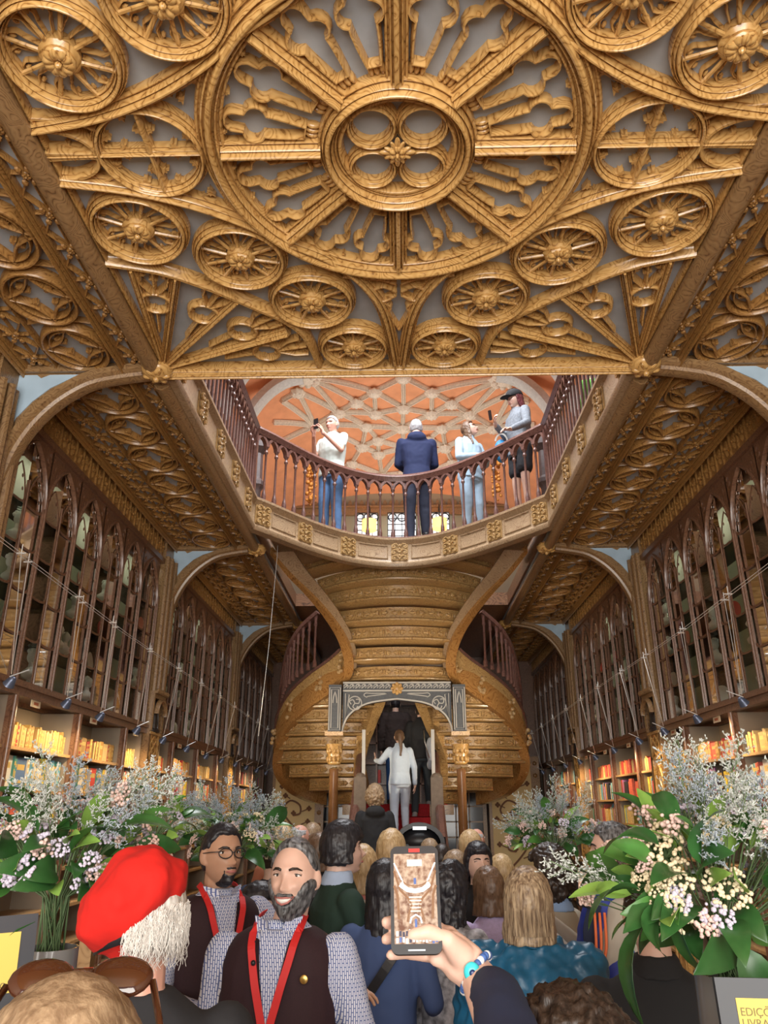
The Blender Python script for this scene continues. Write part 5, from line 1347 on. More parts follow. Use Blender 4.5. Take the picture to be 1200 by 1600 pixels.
def person(label, x, y, head_top, yaw=0.0, floor=0.0, skin_m=None, hair=None, style='short', hair_len=.2, top=None, bottom=None, armR='down', armL='down', head_yaw=0.0, head_pitch=0.0, head_roll=0.0, detail=0, shoulders=1.0, sleeve='long', hem=.86, coat=0.0, smile=0.0, fem=False, facing_face=True, hairline=.62, beard=None, glasses=False, hood=None, puffy=0.0, legs=True, skirt=None, lean=0.0, neck=None, step=0.0, shorts=False, hairdisp=.004, bodyw=1.0, shoes=None, name='person', fold=.006, extra=None, extra_c=None, hv=None, bob_len=.16, head_dx=0.0):
    s = (head_top - floor) / 1.715
    e = empty(name, (x, y, floor), label, 'person', rz=yaw); e.scale = (s, s, s)
    skin_m = skin_m or SK_L; hv = hv or (.016, .0085, .0046)[detail]; cv = (.02, .013, .010)[detail]
    SW = shoulders * (0.94 if fem else 1.0)
    H = MB()
    R = Matrix.Rotation(head_yaw, 3, 'Z') @ Matrix.Rotation(head_pitch, 3, 'X') @ Matrix.Rotation(head_roll, 3, 'Y'); hc = Vector((head_dx, .02 + lean, 1.597))
    seg = (20, 36, 60)[detail]; rg = (14, 28, 48)[detail]
    H.ball(hc, HR_, seg=seg, rings=rg, M=R, fn=lambda p, d: headfn(p, d, smile))
    for q in (-1, 1): H.ball(hc + R @ Vector((q * .0765, -.004, -.004)), (.010, .018, .031), seg=12, rings=8, M=R @ Matrix.Rotation(q * .5, 3, 'Z')); H.ball(hc + R @ Vector((q * .073, .006, -.026)), (.008, .010, .012), seg=8, rings=6, M=R)
    H.capsule((0, lean * .4 - .012, 1.40), hc + Vector((0, -.022, -.06)), .055 if not fem else .047, .052 if not fem else .044, 14)
    # slim torso, limbs: one continuous body
    tz = [(.88, .145, .10), (1.04, .125, .09), (1.25, .150, .10), (1.37, .155 * SW, .085), (1.43, .10, .07), (1.47, .055, .052)]
    H.loft([ring((0, lean * (z - .9), z), rx * bodyw * SW, ry * bodyw) for z, rx, ry in tz])
    J = {}
    inv = (Matrix.Translation((x, y, floor)) @ Matrix.Rotation(yaw, 4, 'Z') @ Matrix.Scale(s, 4)).inverted()
    for q, arm in ((1, armR), (-1, armL)):
        if arm is None: continue
        A = ARM[arm] if isinstance(arm, str) else arm
        sh = Vector((q * .172 * SW, lean * .5, 1.385)); el = Vector((q * A[0][0], A[0][1] + lean * .3, A[0][2])); wr = Vector((q * A[1][0], A[1][1], A[1][2])); J[q] = (sh, el, wr, A)
        H.capsule(sh, el, .042, .034, 10); H.capsule(el, wr, .034, .024, 10)
        hand(H, wr + (wr - el).normalized() * .012, (q * A[2][0], A[2][1], A[2][2]), (q * A[3][0], A[3][1], A[3][2]), .95, A[4], thumb=-q, seg=6)
    HIP = {}
    for q in (-1, 1):
        st_ = step * q; hp = Vector((q * .088, 0, .90)); kn = Vector((q * .095, st_ * .5 + .02 + (abs(step) * .3 if q * step > 0 else 0), .50 + (.06 if q * step > 0 else 0))); an = Vector((q * .10, st_ - (.05 if q * step < 0 else 0), .09 + (.16 if q * step > 0 else 0))); HIP[q] = (hp, kn, an)
        H.capsule(hp, kn, .072, .050, 10); H.capsule(kn, an, .048, .034, 10); H.capsule(an + Vector((0, -.02, -.04)), an + Vector((q * .02, .15, -.055)), .032, .026, 8)
    if extra: extra(H, inv, s)
    body = fuse(H, 'body', skin_m, e, hv, 2)
    # face details
    if facing_face:
        F = MB()
        for q in (-1, 1):
            ex, ez = .0305 * q, .0115; yy = surf_y(ex, ez); ap = .0058 if smile < .5 else .0046
            eb = MB(); eb.ball(hc + R @ Vector((ex, yy - .0075, ez)), (.0150, .0112, .0085), seg=18, rings=12, M=R); eb.build('eye', EYEW, e, True)
            ir = MB(); ir.ball(hc + R @ Vector((ex, yy + .0012, ez)), (.0060, .0032, .0060), seg=14, rings=8, M=R); ir.build('iris', EYEI, e, True)
            for sg_, nm_ in ((1, 'upper_lid'), (-1, 'lower_lid')):
                lid = MB(); n_ = 7; tp_ = []
                for k in range(n_):
                    u = -1 + 2 * k / (n_ - 1); h_ = ap * (1 - u * u) * sg_ - (.001 * u * q if sg_ > 0 else 0)
                    A = Vector((ex + .0165 * u, yy + .0045 - .0065 * u * u, ez + h_)); B_ = Vector((ex + .0185 * u, yy + .0015 - .006 * u * u, ez + h_ + sg_ * (.0085 * (1 - u * u * .6) if sg_ > 0 else .006 * (1 - .6 * u * u)))); C_ = Vector((ex + .016 * u, yy - .006, ez + h_ + sg_ * .003))
                    tp_.append([hc + R @ A, hc + R @ B_, hc + R @ C_])
                lid.loft(tp_); lid.build(nm_, skin_m, e, True)
            ls = MB(); ls.sweep([hc + R @ Vector((ex + .0165 * u, yy + .0052 - .0062 * u * u, ez + ap * (1 - u * u))) for u in (-1, -.6, -.2, .2, .6, 1)], [(.0012 * math.cos(t * PI / 3), .0014 * math.sin(t * PI / 3)) for t in range(6)]); ls.build('lashes', EYEI, e, True)
            br = MB(); br.sweep([hc + R @ Vector((q * u, surf_y(q * u, v) + .0015, v)) for u, v in ((.013, .0275), (.024, .0315), (.036, .0315), (.049, .025))], [(.0036 * math.cos(t * PI / 3), .0042 * math.sin(t * PI / 3)) for t in range(6)], scales=[.9, 1.1, 1, .4]); br.build('eyebrow', H_DBROWN if hair in (H_SALT, H_BLACK, H_DBROWN) else (hair or H_BROWN), e, True)
        lp = MB(); wd = .022 + .008 * smile
        if smile > .5:
            lp.sweep([hc + R @ Vector((u * wd, surf_y(u * wd, -.052) + .002, -.058 + .010 * u * u)) for u in (-1, -.5, 0, .5, 1)], [(.0052 * math.cos(t * PI / 3), .0075 * math.sin(t * PI / 3)) for t in range(6)], scales=[.3, .9, 1, .9, .3]); lp.build('teeth', TEETH, e, True)
            for dz in (.008, -.010):
                l2 = MB(); l2.sweep([hc + R @ Vector((u * wd * 1.08, surf_y(u * wd, -.052) + .003, -.058 + dz * (1 - u * u) + .011 * u * u)) for u in (-1, -.5, 0, .5, 1)], [(.004 * math.cos(t * PI / 3), .0035 * math.sin(t * PI / 3)) for t in range(6)], scales=[.5, 1, 1, 1, .5]); l2.build('lips', LIPS, e, True)
        else:
            lp.sweep([hc + R @ Vector((u * wd, surf_y(u * wd, -.055) + .001, -.055)) for u in (-1, -.5, 0, .5, 1)], [(.005 * math.cos(t * PI / 3), .0055 * math.sin(t * PI / 3)) for t in range(6)], scales=[.3, 1, 1, 1, .3]); lp.build('lips', LIPS, e, True)
    if glasses:
        g = MB()
        for q in (-1, 1):
            cx, cz = .031 * q, .010; yy = .098
            g.sweep([hc + R @ Vector((cx + .024 * math.cos(a * PI / 8) * (1 + .1 * abs(math.cos(a * PI / 8))), yy - .012 * (abs(cx + .024 * math.cos(a * PI / 8)) / .06) ** 2, cz + .018 * math.sin(a * PI / 8))) for a in range(16)], [(.0022 * math.cos(t * PI / 3), .0022 * math.sin(t * PI / 3)) for t in range(6)], n=tuple(R @ Vector((0, 1, 0))), closed=True)
            g.tube([hc + R @ Vector((q * .057, .09, .016)), hc + R @ Vector((q * .078, .06, .014)), hc + R @ Vector((q * .082, -.005, .008))], .002, 5)
        g.tube([hc + R @ Vector((-.008, .1, .014)), hc + R @ Vector((.008, .1, .014))], .002, 5)
        g.build('glasses', M_BLACK, e, True)
    # hair
    if hair and style != 'none':
        Hh = MB(); th = dict(short=.009, buzz=.004, long=.018, bob=.022, curly=.034, pony=.010, bald=.004, swept=.014)[style]
        back = dict(short=-.55, buzz=-.5, long=-.6, bob=-.6, curly=-.6, pony=-.55, bald=-.5, swept=-.5)[style]
        def hf(p, d, th=th):
            q = headfn(p, d); m = hair_mask(d, hairline, back, .22 if style not in ('long', 'bob', 'curly') else -.25)
            if style == 'bald': m *= smoothstep(.75, .6, d.z) if d.y > -.5 else smoothstep(.95, .8, d.z)
            t = lerp(-.022, th * (1 + .5 * max(0, d.z)), m)
            return q + Vector((d.x, d.y, d.z)) * t
        Hh.ball(hc, HR_, seg=(24, 40, 56)[detail], rings=(18, 30, 44)[detail], M=R, fn=hf)
        rr = random.Random(int(abs(x * 1000 + y * 77)))
        if style in ('long', 'bob'):
            L = hair_len if style == 'long' else bob_len; rings = []
            for i in range(9):
                t = i / 8; z = .03 - L * t; rx = lerp(.088, .095 if style == 'long' else .105, t); ry = lerp(.098, .08 if style == 'long' else .105, t); yo = lerp(0, -.035 if style == 'long' else -.005, t); th2 = lerp(.03, .03 if t < .8 else .012, t)
                outer = []; inner = []
                for q in range(17):
                    a = PI * 1.5 + (q / 16 - .5) * (PI * (1.25 if t < .5 else 1.15)); w = 1 + .05 * math.sin(q * 2.1 + i)
                    outer.append(hc + R @ Vector((rx * w * math.cos(a), yo + ry * w * math.sin(a), z))); inner.append(hc + R @ Vector(((rx - th2) * math.cos(a), yo + (ry - th2) * math.sin(a), z)))
                rings.append(outer + inner[::-1])
            Hh.loft(rings)
        if style == 'pony':
            c = crom([hc + R @ Vector(v) for v in ((0, -.10, .03), (0, -.135, .02), (.0, -.15, -.06), (.01, -.145, -.18), (.0, -.14, -.18 - hair_len))], 4)
            Hh.tube(c, .036, 10, scales=[.5 + .5 * math.sin(PI * min(1, .2 + i / len(c))) * 1.1 for i in range(len(c))])
        if style == 'curly':
            for i in range(150 if detail else 70):
                a = rr.uniform(0, 2 * PI); zz = rr.uniform(-.75, 1); r0 = math.sqrt(max(0, 1 - zz * zz)); d = Vector((r0 * math.cos(a), r0 * math.sin(a), zz))
                if hair_mask(d, hairline - .1, -.8, -.4) < .6: continue
                Hh.ball(hc + R @ Vector((d.x * .105, d.y * .125, d.z * .142)), rr.uniform(.014, .024), seg=7, rings=5)
        o = fuse(Hh, 'hair', hair, e, (.014, .0075, .0055)[detail], 1, hairdisp if style != 'curly' else .009, 45 if style != 'curly' else 70)
    if beard:
        Bm = MB()
        def bf(p, d):
            q = headfn(p, d, smile)
            x_, z_ = q.x, q.z; ax_ = abs(x_)
            top = lerp(-.042, .004, smoothstep(.030, .066, ax_))
            m = smoothstep(top + .004, top - .012, z_) * smoothstep(-.10, .05, d.y)
            mus = smoothstep(.35, .6, G(x_, z_, 0, -.0415, .034, .0070)) * (1 - smoothstep(.6, .9, G(x_, z_, 0, -.024, .012, .010))); m = max(m, mus * (1 if d.y > 0 else 0))
            if beard < .005: m *= 1 - smoothstep(.026, .034, ax_)
            m *= 1 - smoothstep(.45, .75, G(x_, z_, 0, -.0575, .031, .0125))
            return q + Vector((d.x, d.y, d.z)) * lerp(-.012, beard, m) + Vector((0, beard * .5, -beard * .9)) * m * max(0, -d.z - .5) * 2
        Bm.ball(hc, HR_, seg=(24, 48, 72)[detail], rings=(20, 40, 60)[detail], M=R, fn=bf); fuse(Bm, 'beard', H_SALT if hair is not H_BLACK else H_BLACK, e, (.012, .006, .0045)[detail], 1, .003, 90)
    # clothes
    tp = top or cloth('navy_cloth', (.02, .03, .07)); pf = puffy
    C = MB(); hz = hem
    tz = [(hz, .172 + coat, .125 + coat), (1.04, .150 + coat * .7, .115 + coat * .6), (1.22, .172, .128), (1.34, .182 * SW, .118), (1.415, .135 * SW, .088), (1.462, .075, .070), (1.478, .066, .064)]
    if hz < .8: tz.insert(1, (.9, .172 + coat * .8, .13 + coat * .8))
    C.loft([ring((0, lean * max(0, z - .9), z), (rx + pf) * bodyw * (SW if z > 1.2 else 1), (ry + pf) * bodyw) for z, rx, ry in tz])
    if extra_c: extra_c(C, inv, s)
    for q in (1, -1):
        if q not in J: continue
        sh, el, wr, A = J[q]
        if sleeve != 'none': C.capsule(sh, el if sleeve == 'long' else sh.lerp(el, .62), .062 + pf, .050 + pf * .9, 12)
        if sleeve == 'long': C.capsule(el, el.lerp(wr, .95), .049 + pf * .9, .036 + pf * .6, 12)
    if hood: C.ball((0, -.075 + lean, 1.43), (.12, .07, .075), seg=14, rings=10)
    cl = fuse(C, 'upper_garment', tp, e, cv, 2, fold + pf * .25, 9)
    if neck:    # collar or scarf
        K = MB(); K.loft([ring((0, lean * .4 - .005, 1.445), .088, .080), ring((0, lean * .4, 1.49), .072, .068), ring((0, lean * .4, 1.505), .066, .062)]); fuse(K, 'collar', neck, e, cv * .7, 1, .003, 20)
    bt = bottom or cloth('dark_trousers', (.02, .02, .025)); T = MB()
    if skirt:
        T.loft([ring((0, 0, 1.02), .15, .115), ring((0, 0, .85), .185, .14), ring((0, 0, skirt), .22, .17)]); fuse(T, 'skirt', bt, e, cv, 2, .008, 8)
    elif legs:
        T.loft([ring((0, 0, 1.0), .145, .11), ring((0, 0, .88), .172, .125), ring((0, 0, .82), .165, .115)])
        for q in (-1, 1):
            hp, kn, an = HIP[q]; T.capsule(hp, kn if not shorts else hp.lerp(kn, .6), .098, .072 if not shorts else .09, 12)
            if not shorts: T.capsule(kn, an, .070, .055, 12)
        fuse(T, 'trousers', bt, e, cv, 2, .006, 10)
    S_ = MB()
    for q in (-1, 1):
        hp, kn, an = HIP[q]; S_.capsule(an + Vector((0, -.03, -.045)), an + Vector((q * .02, .16, -.05)), .044, .038, 10); S_.box((an.x + q * .01, an.y + .065, an.z - .078), (.075, .26, .022))
    fuse(S_, 'shoes', shoes or cloth('black_leather', (.02, .02, .02), .4), e, .012, 1)
    return e
def hx(px, py, Y): return atY(px, py, Y)
def wpt(o, p): return o.matrix_basis @ Vector(p)
def face_strands(e, fn, n, r, mat, nm='hair_strands'):
    mb = MB()
    for i in range(n): 
        pts = fn(i)
        if pts: mb.sweep(pts, [(r, 0), (0, r), (-r, 0), (0, -r)], n=(0, .3, 1), scales=[1 - .6 * k / len(pts) for k in range(len(pts))])
    return mb.build(nm, mat, e, False, fix=False)
# patterned shirt: fine white key pattern on blue
def shirt_pattern():
    m, nt, b = _new('white_blue_key_pattern_shirt'); N = nt.nodes; L = nt.links
    tc = N.new('ShaderNodeTexCoord'); mp = N.new('ShaderNodeMapping'); mp.inputs['Rotation'].default_value = (PI / 2, 0, PI / 2); L.new(tc.outputs['Object'], mp.inputs[0])
    sx = N.new('ShaderNodeSeparateXYZ'); L.new(tc.outputs['Object'], sx.inputs[0]); cb = N.new('ShaderNodeCombineXYZ'); L.new(sx.outputs['Z'], cb.inputs['X'])
    ad = N.new('ShaderNodeMath'); ad.operation = 'ADD'; L.new(sx.outputs['X'], ad.inputs[0]); ml = N.new('ShaderNodeMath'); ml.operation = 'MULTIPLY'; ml.inputs[1].default_value = .6; L.new(sx.outputs['Y'], ml.inputs[0]); L.new(ml.outputs[0], ad.inputs[1]); L.new(ad.outputs[0], cb.inputs['Y'])
    br = N.new('ShaderNodeTexBrick'); br.inputs['Scale'].default_value = 20; br.inputs['Mortar Size'].default_value = .028; br.inputs['Mortar Smooth'].default_value = .1
    br.inputs['Brick Width'].default_value = .42; br.inputs['Row Height'].default_value = .14
    br.inputs['Color1'].default_value = (.70, .72, .80, 1); br.inputs['Color2'].default_value = (.62, .65, .76, 1); br.inputs['Mortar'].default_value = (.10, .14, .34, 1)
    L.new(cb.outputs[0], br.inputs['Vector']); L.new(br.outputs['Color'], b.inputs['Base Color']); b.inputs['Roughness'].default_value = .8; return m
M_KEY = shirt_pattern(); M_MAROON = cloth('maroon_waistcoat', (.026, .007, .011), .8, noise_amt=.15, nscale=200); M_LANY = cloth('red_lanyard', (.62, .02, .02), .6); M_PIN = plain('gold_pin', (.75, .5, .15), .3, metal=.9)

# ---- bearded guide in the waistcoat
def waistcoat(e, lean=0.0, SW=1.0):
    C = MB(); C.loft([ring((0, lean * max(0, z - .9), z), rx, ry) for z, rx, ry in [(.80, .186, .140), (1.04, .165, .130), (1.22, .190, .142), (1.34, .192, .134), (1.40, .175, .112), (1.43, .150, .098), (1.455, .105, .086)]])
    o = fuse(C, 'waistcoat', M_MAROON, e, .010, 1)
    # open the neck: V of shirt laid over the chest
    TB = [(.9, .150), (1.15, .150), (1.22, .149), (1.34, .142), (1.40, .120), (1.455, .094), (1.5, .07)]
    def F0(z):
        for (a, b), (c, d) in zip(TB[:-1], TB[1:]):
            if a <= z <= c: return lerp(b, d, (z - a) / (c - a))
        return TB[0][1] if z < .9 else TB[-1][1]
    F = lambda x, z: F0(z) + .005 - .6 * x * x + lean * max(0, z - .9)
    V = MB(); rows = []
    for i in range(9):
        t = i / 8; z = lerp(1.20, 1.455, t); w = lerp(.003, .050, t); rows.append([Vector((w * (q / 4 - 1), F(w * (q / 4 - 1), z), z)) for q in range(9)] + [Vector((w * (1 - q / 4), F(w * (1 - q / 4), z) - .03, z)) for q in range(9)])
    V.loft(rows); V.build('shirt_front', M_KEY, e, True)
    for q in (-1, 1):
        K = MB(); K.loft([[Vector((q * .012, .105 + lean * .5, 1.415)), Vector((q * .055, .09 + lean * .5, 1.435)), Vector((q * .072, .05 + lean * .5, 1.49)), Vector((q * .03, .088 + lean * .5, 1.478))], [Vector((q * .012, .112 + lean * .5, 1.415)), Vector((q * .058, .097 + lean * .5, 1.435)), Vector((q * .078, .055 + lean * .5, 1.492)), Vector((q * .03, .096 + lean * .5, 1.48))]]); K.build('shirt_collar', M_KEY, e)
        L_ = MB(); pts = crom([(q * .066, -.03, 1.49), (q * .074, .04, 1.478)] + [(q * x_, F(x_, z_) + .006, z_) for x_, z_ in ((.066, 1.425), (.056, 1.38), (.040, 1.32), (.025, 1.265), (.012, 1.215), (.008, 1.16), (.008, 1.05), (.008, .92))], 5)
        L_.sweep(pts, [(-.0115, 0), (-.0115, .003), (.0115, .003), (.0115, 0)], n=lambda i: Vector((pts[i].x * 12, .3, .6)) if i < 8 else Vector((0, 1, .15))); L_.build('lanyard', M_LANY, e)
    P = MB(); P.lathe([(.012, 0), (.012, .004), (.009, .006)], seg=16, M=Matrix.Rotation(-PI / 2, 3, 'X')); P.build('lapel_pin', M_PIN, e, 40).location = (-.105, .140 + lean * .4, 1.335)
p = hx(448, 1309, 2.9)
E1 = person('smiling bearded man in a maroon waistcoat and red lanyard, facing the camera', p.x, 2.9, p.z, yaw=PI - .10, skin_m=SK_L, hair=H_SALT, style='short', hairline=.86, top=M_KEY, bottom=cloth('black_trousers', (.015, .015, .018)), armR='down', armL=((.27, .02, 1.13), (.33, .10, .92), (0, .1, -1), (-1, .2, 0), .5), head_yaw=-.12, detail=2, smile=1.0, beard=.009, shoulders=1.06, head_dx=-.036)
waistcoat(E1)
mic = MB(); mic.ball((.050, .146, 1.375), .008); mic.tube([(.050, .140, 1.375), (.055, .118, 1.43)], .002, 5); mic.build('clip_microphone', M_BLACK, E1, True)
# ---- colleague with glasses
p = hx(347, 1286, 3.6)
E2 = person('man with black-rimmed glasses, maroon waistcoat and red lanyard, looking right', p.x, 3.6, p.z, yaw=PI + .55, skin_m=SK_T, hair=H_BLACK, style='short', hairline=.66, top=M_KEY, head_yaw=.15, detail=2, beard=.003, glasses=True, armR='front', armL=((.30, .12, 1.2), (.38, .36, 1.16), (.2, 1, 0), (0, 0, -1), .4))
waistcoat(E2)
# ---- man in the red beret, seen from behind
p = hx(236, 1345, 1.9)
E3 = person('person from behind in a bright red beret with silver hair', p.x, 1.9, p.z + .0, yaw=.30, skin_m=SK_R, hair=H_WHITE, style='swept', hair_len=.1, top=cloth('black_jacket', (.015, .015, .018)), detail=2, facing_face=False, head_pitch=-.05, hairline=.5, shoulders=1.08)
E3hc = Vector((0, .02, 1.597)); rr = random.Random(3)
def silver(i):
    a = rr.uniform(-2.0, -.1); z0 = rr.uniform(-.15, .35); L = rr.uniform(.02, .075); d0 = Vector((math.cos(a) * math.sqrt(1 - z0 * z0), math.sin(a) * math.sqrt(1 - z0 * z0), z0)); pts = []
    for k in range(7):
        t = k / 6; z = z0 * .116 - L * t; dd = Vector((d0.x * (.094 - .012 * t + rr.uniform(-.002, .003)), d0.y * (.114 - .014 * t + .018 * math.sin(t * 3)), z)); dd.x += .012 * math.sin(t * 4 + i) * t; pts.append(E3hc + dd)
    return pts
face_strands(E3, silver, 900, .0011, H_WHITE)
M_BERET = cloth('red_felt', (.60, .010, .005), .9, noise_amt=.12, nscale=12, bump=.3)
B = MB()
def beret(p, d):
    q = p.copy(); q.z += .012 * math.sin(d.x * 3 + 1) * max(0, d.z); q.x += -.025 * max(0, -d.z + .3) ; w = noise.noise(Vector((d.x * 2.2, d.y * 2.2, d.z * 2.2))) * .012; return q + d * w
Mb = Matrix.Rotation(-.38, 3, 'Y') @ Matrix.Rotation(-.10, 3, 'X')
B.ball(E3hc + Vector((-.022, -.006, .048)), (.118, .132, .088), seg=48, rings=32, M=Mb, fn=beret)
B.ball(E3hc + Vector((-.022, .01, .012)), (.094, .118, .085), seg=32, rings=24, M=Matrix.Rotation(-.3, 3, 'Y'))
fuse(B, 'beret', M_BERET, E3, .005, 3, .004, 16)
bd = MB(); bd.sweep([E3hc + Matrix.Rotation(-.22, 3, 'X') @ Vector((.094 * math.cos(a), .112 * math.sin(a), -.030 + .02 * math.cos(a))) for a in [PI * 1.02 + k * PI * .55 / 14 for k in range(15)]], [(-.001, -.013), (-.001, .013), (.003, .013), (.003, -.013)], n=(0, 0, 1)); bd.build('strap', M_BLACK, E3, True)
# ---- person lowest at the left with sunglasses pushed up
p = hx(120, 1545, .86)
E4 = person('head of a light-haired person at bottom left with sunglasses pushed up', p.x - .01, .86, p.z, yaw=.2, skin_m=SK_L, hair=H_LBROWN, style='swept', top=cloth('grey_top', (.2, .2, .22)), detail=1, facing_face=False, armL='down')
hc = Vector((0, .02, 1.597)); rr4 = random.Random(9)
def lb(i):
    a = rr4.uniform(0, 2 * PI); L = []
    for k in range(7):
        t = .02 + 1.5 * k / 6; w_ = .25 * math.sin(a * 3 + k * .5); L.append(hc + Vector((.087 * math.sin(t) * math.cos(a + .35 * k / 6 + w_ * k / 6), .110 * math.sin(t) * math.sin(a + .35 * k / 6 + w_ * k / 6), .120 * math.cos(t) + rr4.uniform(-.001, .002))))
    return L
face_strands(E4, lb, 500, .0009, H_LBROWN)
sg = MB()
for q in (-1, 1): sg.ball(hc + Vector((q * .040, .062, .112)), (.034, .010, .024), seg=20, rings=10, M=Matrix.Rotation(-.8, 3, 'X'))
sg.tube([hc + Vector((-.01, .066, .118)), hc + Vector((.01, .066, .118))], .004, 6)
for q in (-1, 1): sg.tube([hc + Vector((q * .074, .06, .108)), hc + Vector((q * .09, .02, .07)), hc + Vector((q * .086, -.03, .02))], .004, 6)
sg.build('sunglasses', plain('tortoise_gloss', (.06, .018, .008), .08, coat=1), E4, True)
# ---- holder of the phone: dark curly head at the bottom, raised arm
p = hx(897, 1588, 1.28)

def wl(inv, px, py, Y): return (inv @ hx(px, py, Y))
def hold_hand(H, inv, s):
    k = 1 / s; W = lambda a: wl(inv, *a); c = lambda a, b, ra, rb, fl=1.0: H.capsule(W(a), W(b), ra * k * 1.08, rb * k * 1.08, 12)
    c((748, 1528, 1.371), (722, 1504, 1.382), .026, .029); c((722, 1504, 1.382), (706, 1488, 1.388), .030, .027); c((716, 1490, 1.388), (700, 1466, 1.393), .024, .018); c((735, 1500, 1.376), (708, 1474, 1.371), .022, .018)
    c((720, 1492, 1.360), (698, 1468, 1.330), .020, .0135); c((698, 1468, 1.330), (670, 1456, 1.319), .0125, .0110); c((670, 1456, 1.319), (644, 1461, 1.321), .0110, .0085)       # thumb over the screen
    c((704, 1466, 1.399), (664, 1436, 1.401), .0115, .0098); c((664, 1436, 1.401), (628, 1436, 1.396), .0096, .0090); c((628, 1436, 1.396), (603, 1441, 1.368), .0088, .0078)
    c((700, 1480, 1.401), (656, 1462, 1.403), .0115, .0100); c((656, 1462, 1.403), (626, 1462, 1.396), .0098, .0092); c((626, 1462, 1.396), (603, 1468, 1.368), .0090, .0078)
    c((702, 1496, 1.396), (664, 1492, 1.388), .0115, .0098); c((664, 1492, 1.388), (636, 1489, 1.371), .0096, .0088); c((636, 1489, 1.371), (611, 1492, 1.349), .0086, .0074)
    c((712, 1508, 1.388), (680, 1498, 1.374), .014, .010)
    c((748, 1528, 1.371), (818, 1690, 1.132), .027, .036)
    c((818, 1690, 1.132), (840, 1900, 1.032), .040, .046)
def hold_sleeve(C, inv, s):
    k = 1 / s; W = lambda a: wl(inv, *a)
    C.capsule(W((772, 1552, 1.321)), W((818, 1690, 1.132)), .037 * k, .046 * k, 16); C.capsule(W((818, 1690, 1.132)), W((840, 1900, 1.032)), .047 * k, .055 * k, 16)
E5 = person('dark curly-haired person at the bottom edge holding up a phone in a braceleted hand', p.x, 1.28, p.z, yaw=.12, skin_m=SK_P, hair=H_DBROWN, style='curly', top=cloth('navy_sleeve_cloth', (.010, .016, .045), .8), detail=2, facing_face=False, armR='down', armL=None, hairline=.3, extra=hold_hand, extra_c=hold_sleeve, hv=.0042)
for nm_, (a, b) in dict(a=((744, 1516), (758, 1498)),).items(): pass
br = MB(); w0 = hx(744, 1520, 1.374); ax = (hx(722, 1504, 1.382) - hx(748, 1528, 1.371)).normalized(); u = ax.cross(Vector((0, 1, 0))).normalized(); v = u.cross(ax)
c0 = MB(); cbw = MB()
for i in range(28):
    a = 2 * PI * i / 28; q = w0 + (u * math.cos(a) + v * math.sin(a)) * .0315
    (c0 if i % 3 else cbw).ball(q, (.0065, .0065, .0065), seg=8, rings=6)
bl = empty('bracelet', w0, 'woven blue and white cord bracelet with a turquoise bead on the raised wrist', 'bracelet')
for m_, n_, mt in ((c0, 'cord', cloth('blue_cord', (.05, .12, .35), .6)), (cbw, 'white_bead', cloth('white_bead', (.75, .78, .8), .4))):
    o = m_.build(n_, mt, bl, True); o.location = -w0
tb = MB(); q = w0 - v * .034 if v.y > 0 else w0 + v * .034; tb.ball(q - Vector((0, .004, 0)), (.013, .008, .014), seg=14, rings=10); o = tb.build('turquoise_bead', plain('turquoise', (.05, .55, .62), .2), bl, True); o.location = -w0
tb = MB(); tb.ball(q - Vector((0, .012, 0)), (.005, .003, .005)); o = tb.build('bead_pupil', plain('deep_blue', (.01, .03, .12), .2), bl, True); o.location = -w0

# the phone being held up
def phone_obj(label, c, yaw, w=.0745, h=.158, d=.009, tilt=0.0, roll=0.0, screen=True):
    e = empty('phone', c, label, 'phone'); e.rotation_euler = (tilt, roll, yaw)
    mb = MB(); r = .011; poly = []
    for cx, cz, a0 in ((w / 2 - r, h / 2 - r, 0), (-w / 2 + r, h / 2 - r, PI / 2), (-w / 2 + r, -h / 2 + r, PI), (w / 2 - r, -h / 2 + r, 1.5 * PI)):
        for k in range(6): a = a0 + k * PI / 10; poly.append((cx + r * math.cos(a), cz + r * math.sin(a)))
    mb.prism(poly, lambda u_, v_, q_: (u_, q_, v_), 0, d); mb.build('case', M_BLACK, e, 30)
    return e, poly
ph, _ = phone_obj('black phone held up high with its bright screen showing the hall', hx(649, 1403, 1.335), -.02, w=.0775, h=.156, tilt=-.34, roll=-.02)
def screen_mat():
    m, nt, b = _new('phone_screen_view'); N = nt.nodes; L = nt.links
    tc = N.new('ShaderNodeTexCoord'); v = N.new('ShaderNodeTexNoise'); v.inputs['Scale'].default_value = 110; v.inputs['Detail'].default_value = 3; L.new(tc.outputs['Object'], v.inputs['Vector'])
    r = N.new('ShaderNodeValToRGB'); r.color_ramp.elements[0].position = .35; r.color_ramp.elements[0].color = (.28, .13, .08, 1); r.color_ramp.elements[1].position = .62; r.color_ramp.elements[1].color = (.80, .55, .38, 1)
    L.new(v.outputs['Fac'], r.inputs[0]); b.inputs['Base Color'].default_value = (0, 0, 0, 1); L.new(r.outputs[0], b.inputs['Emission Color']); b.inputs['Emission Strength'].default_value = .95; b.inputs['Roughness'].default_value = .1; return m
M_SCR = screen_mat()
def em(n, c, st=1.0): return plain(n, (0, 0, 0), .3, emit=c, estr=st)
def pbox(x0, z0, x1, z1, mat, nm, d=-.0006): mb = MB(); mb.box2((x0, d, z0), (x1, 0, z1)); return mb.build(nm, mat, ph)
pbox(-.0335, -.064, .0335, .066, M_SCR, 'screen', -.0004)
pbox(-.009, .0685, .009, .074, em('record_red', (1, .05, .04), .9), 'record_button'); pbox(-.013, -.0735, .013, -.0715, em('home_bar_white', (1, 1, 1), .9), 'home_bar')
S = MB(); 
def sp(pts, w, mat, nm, closed=False):
    mb = MB(); mb.sweep([(x_, -.0006, z_) for x_, z_ in pts], [(-w, 0), (-w, .0004), (w, .0004), (w, 0)], n=(0, -1, 0), closed=closed); mb.build(nm, mat, ph)
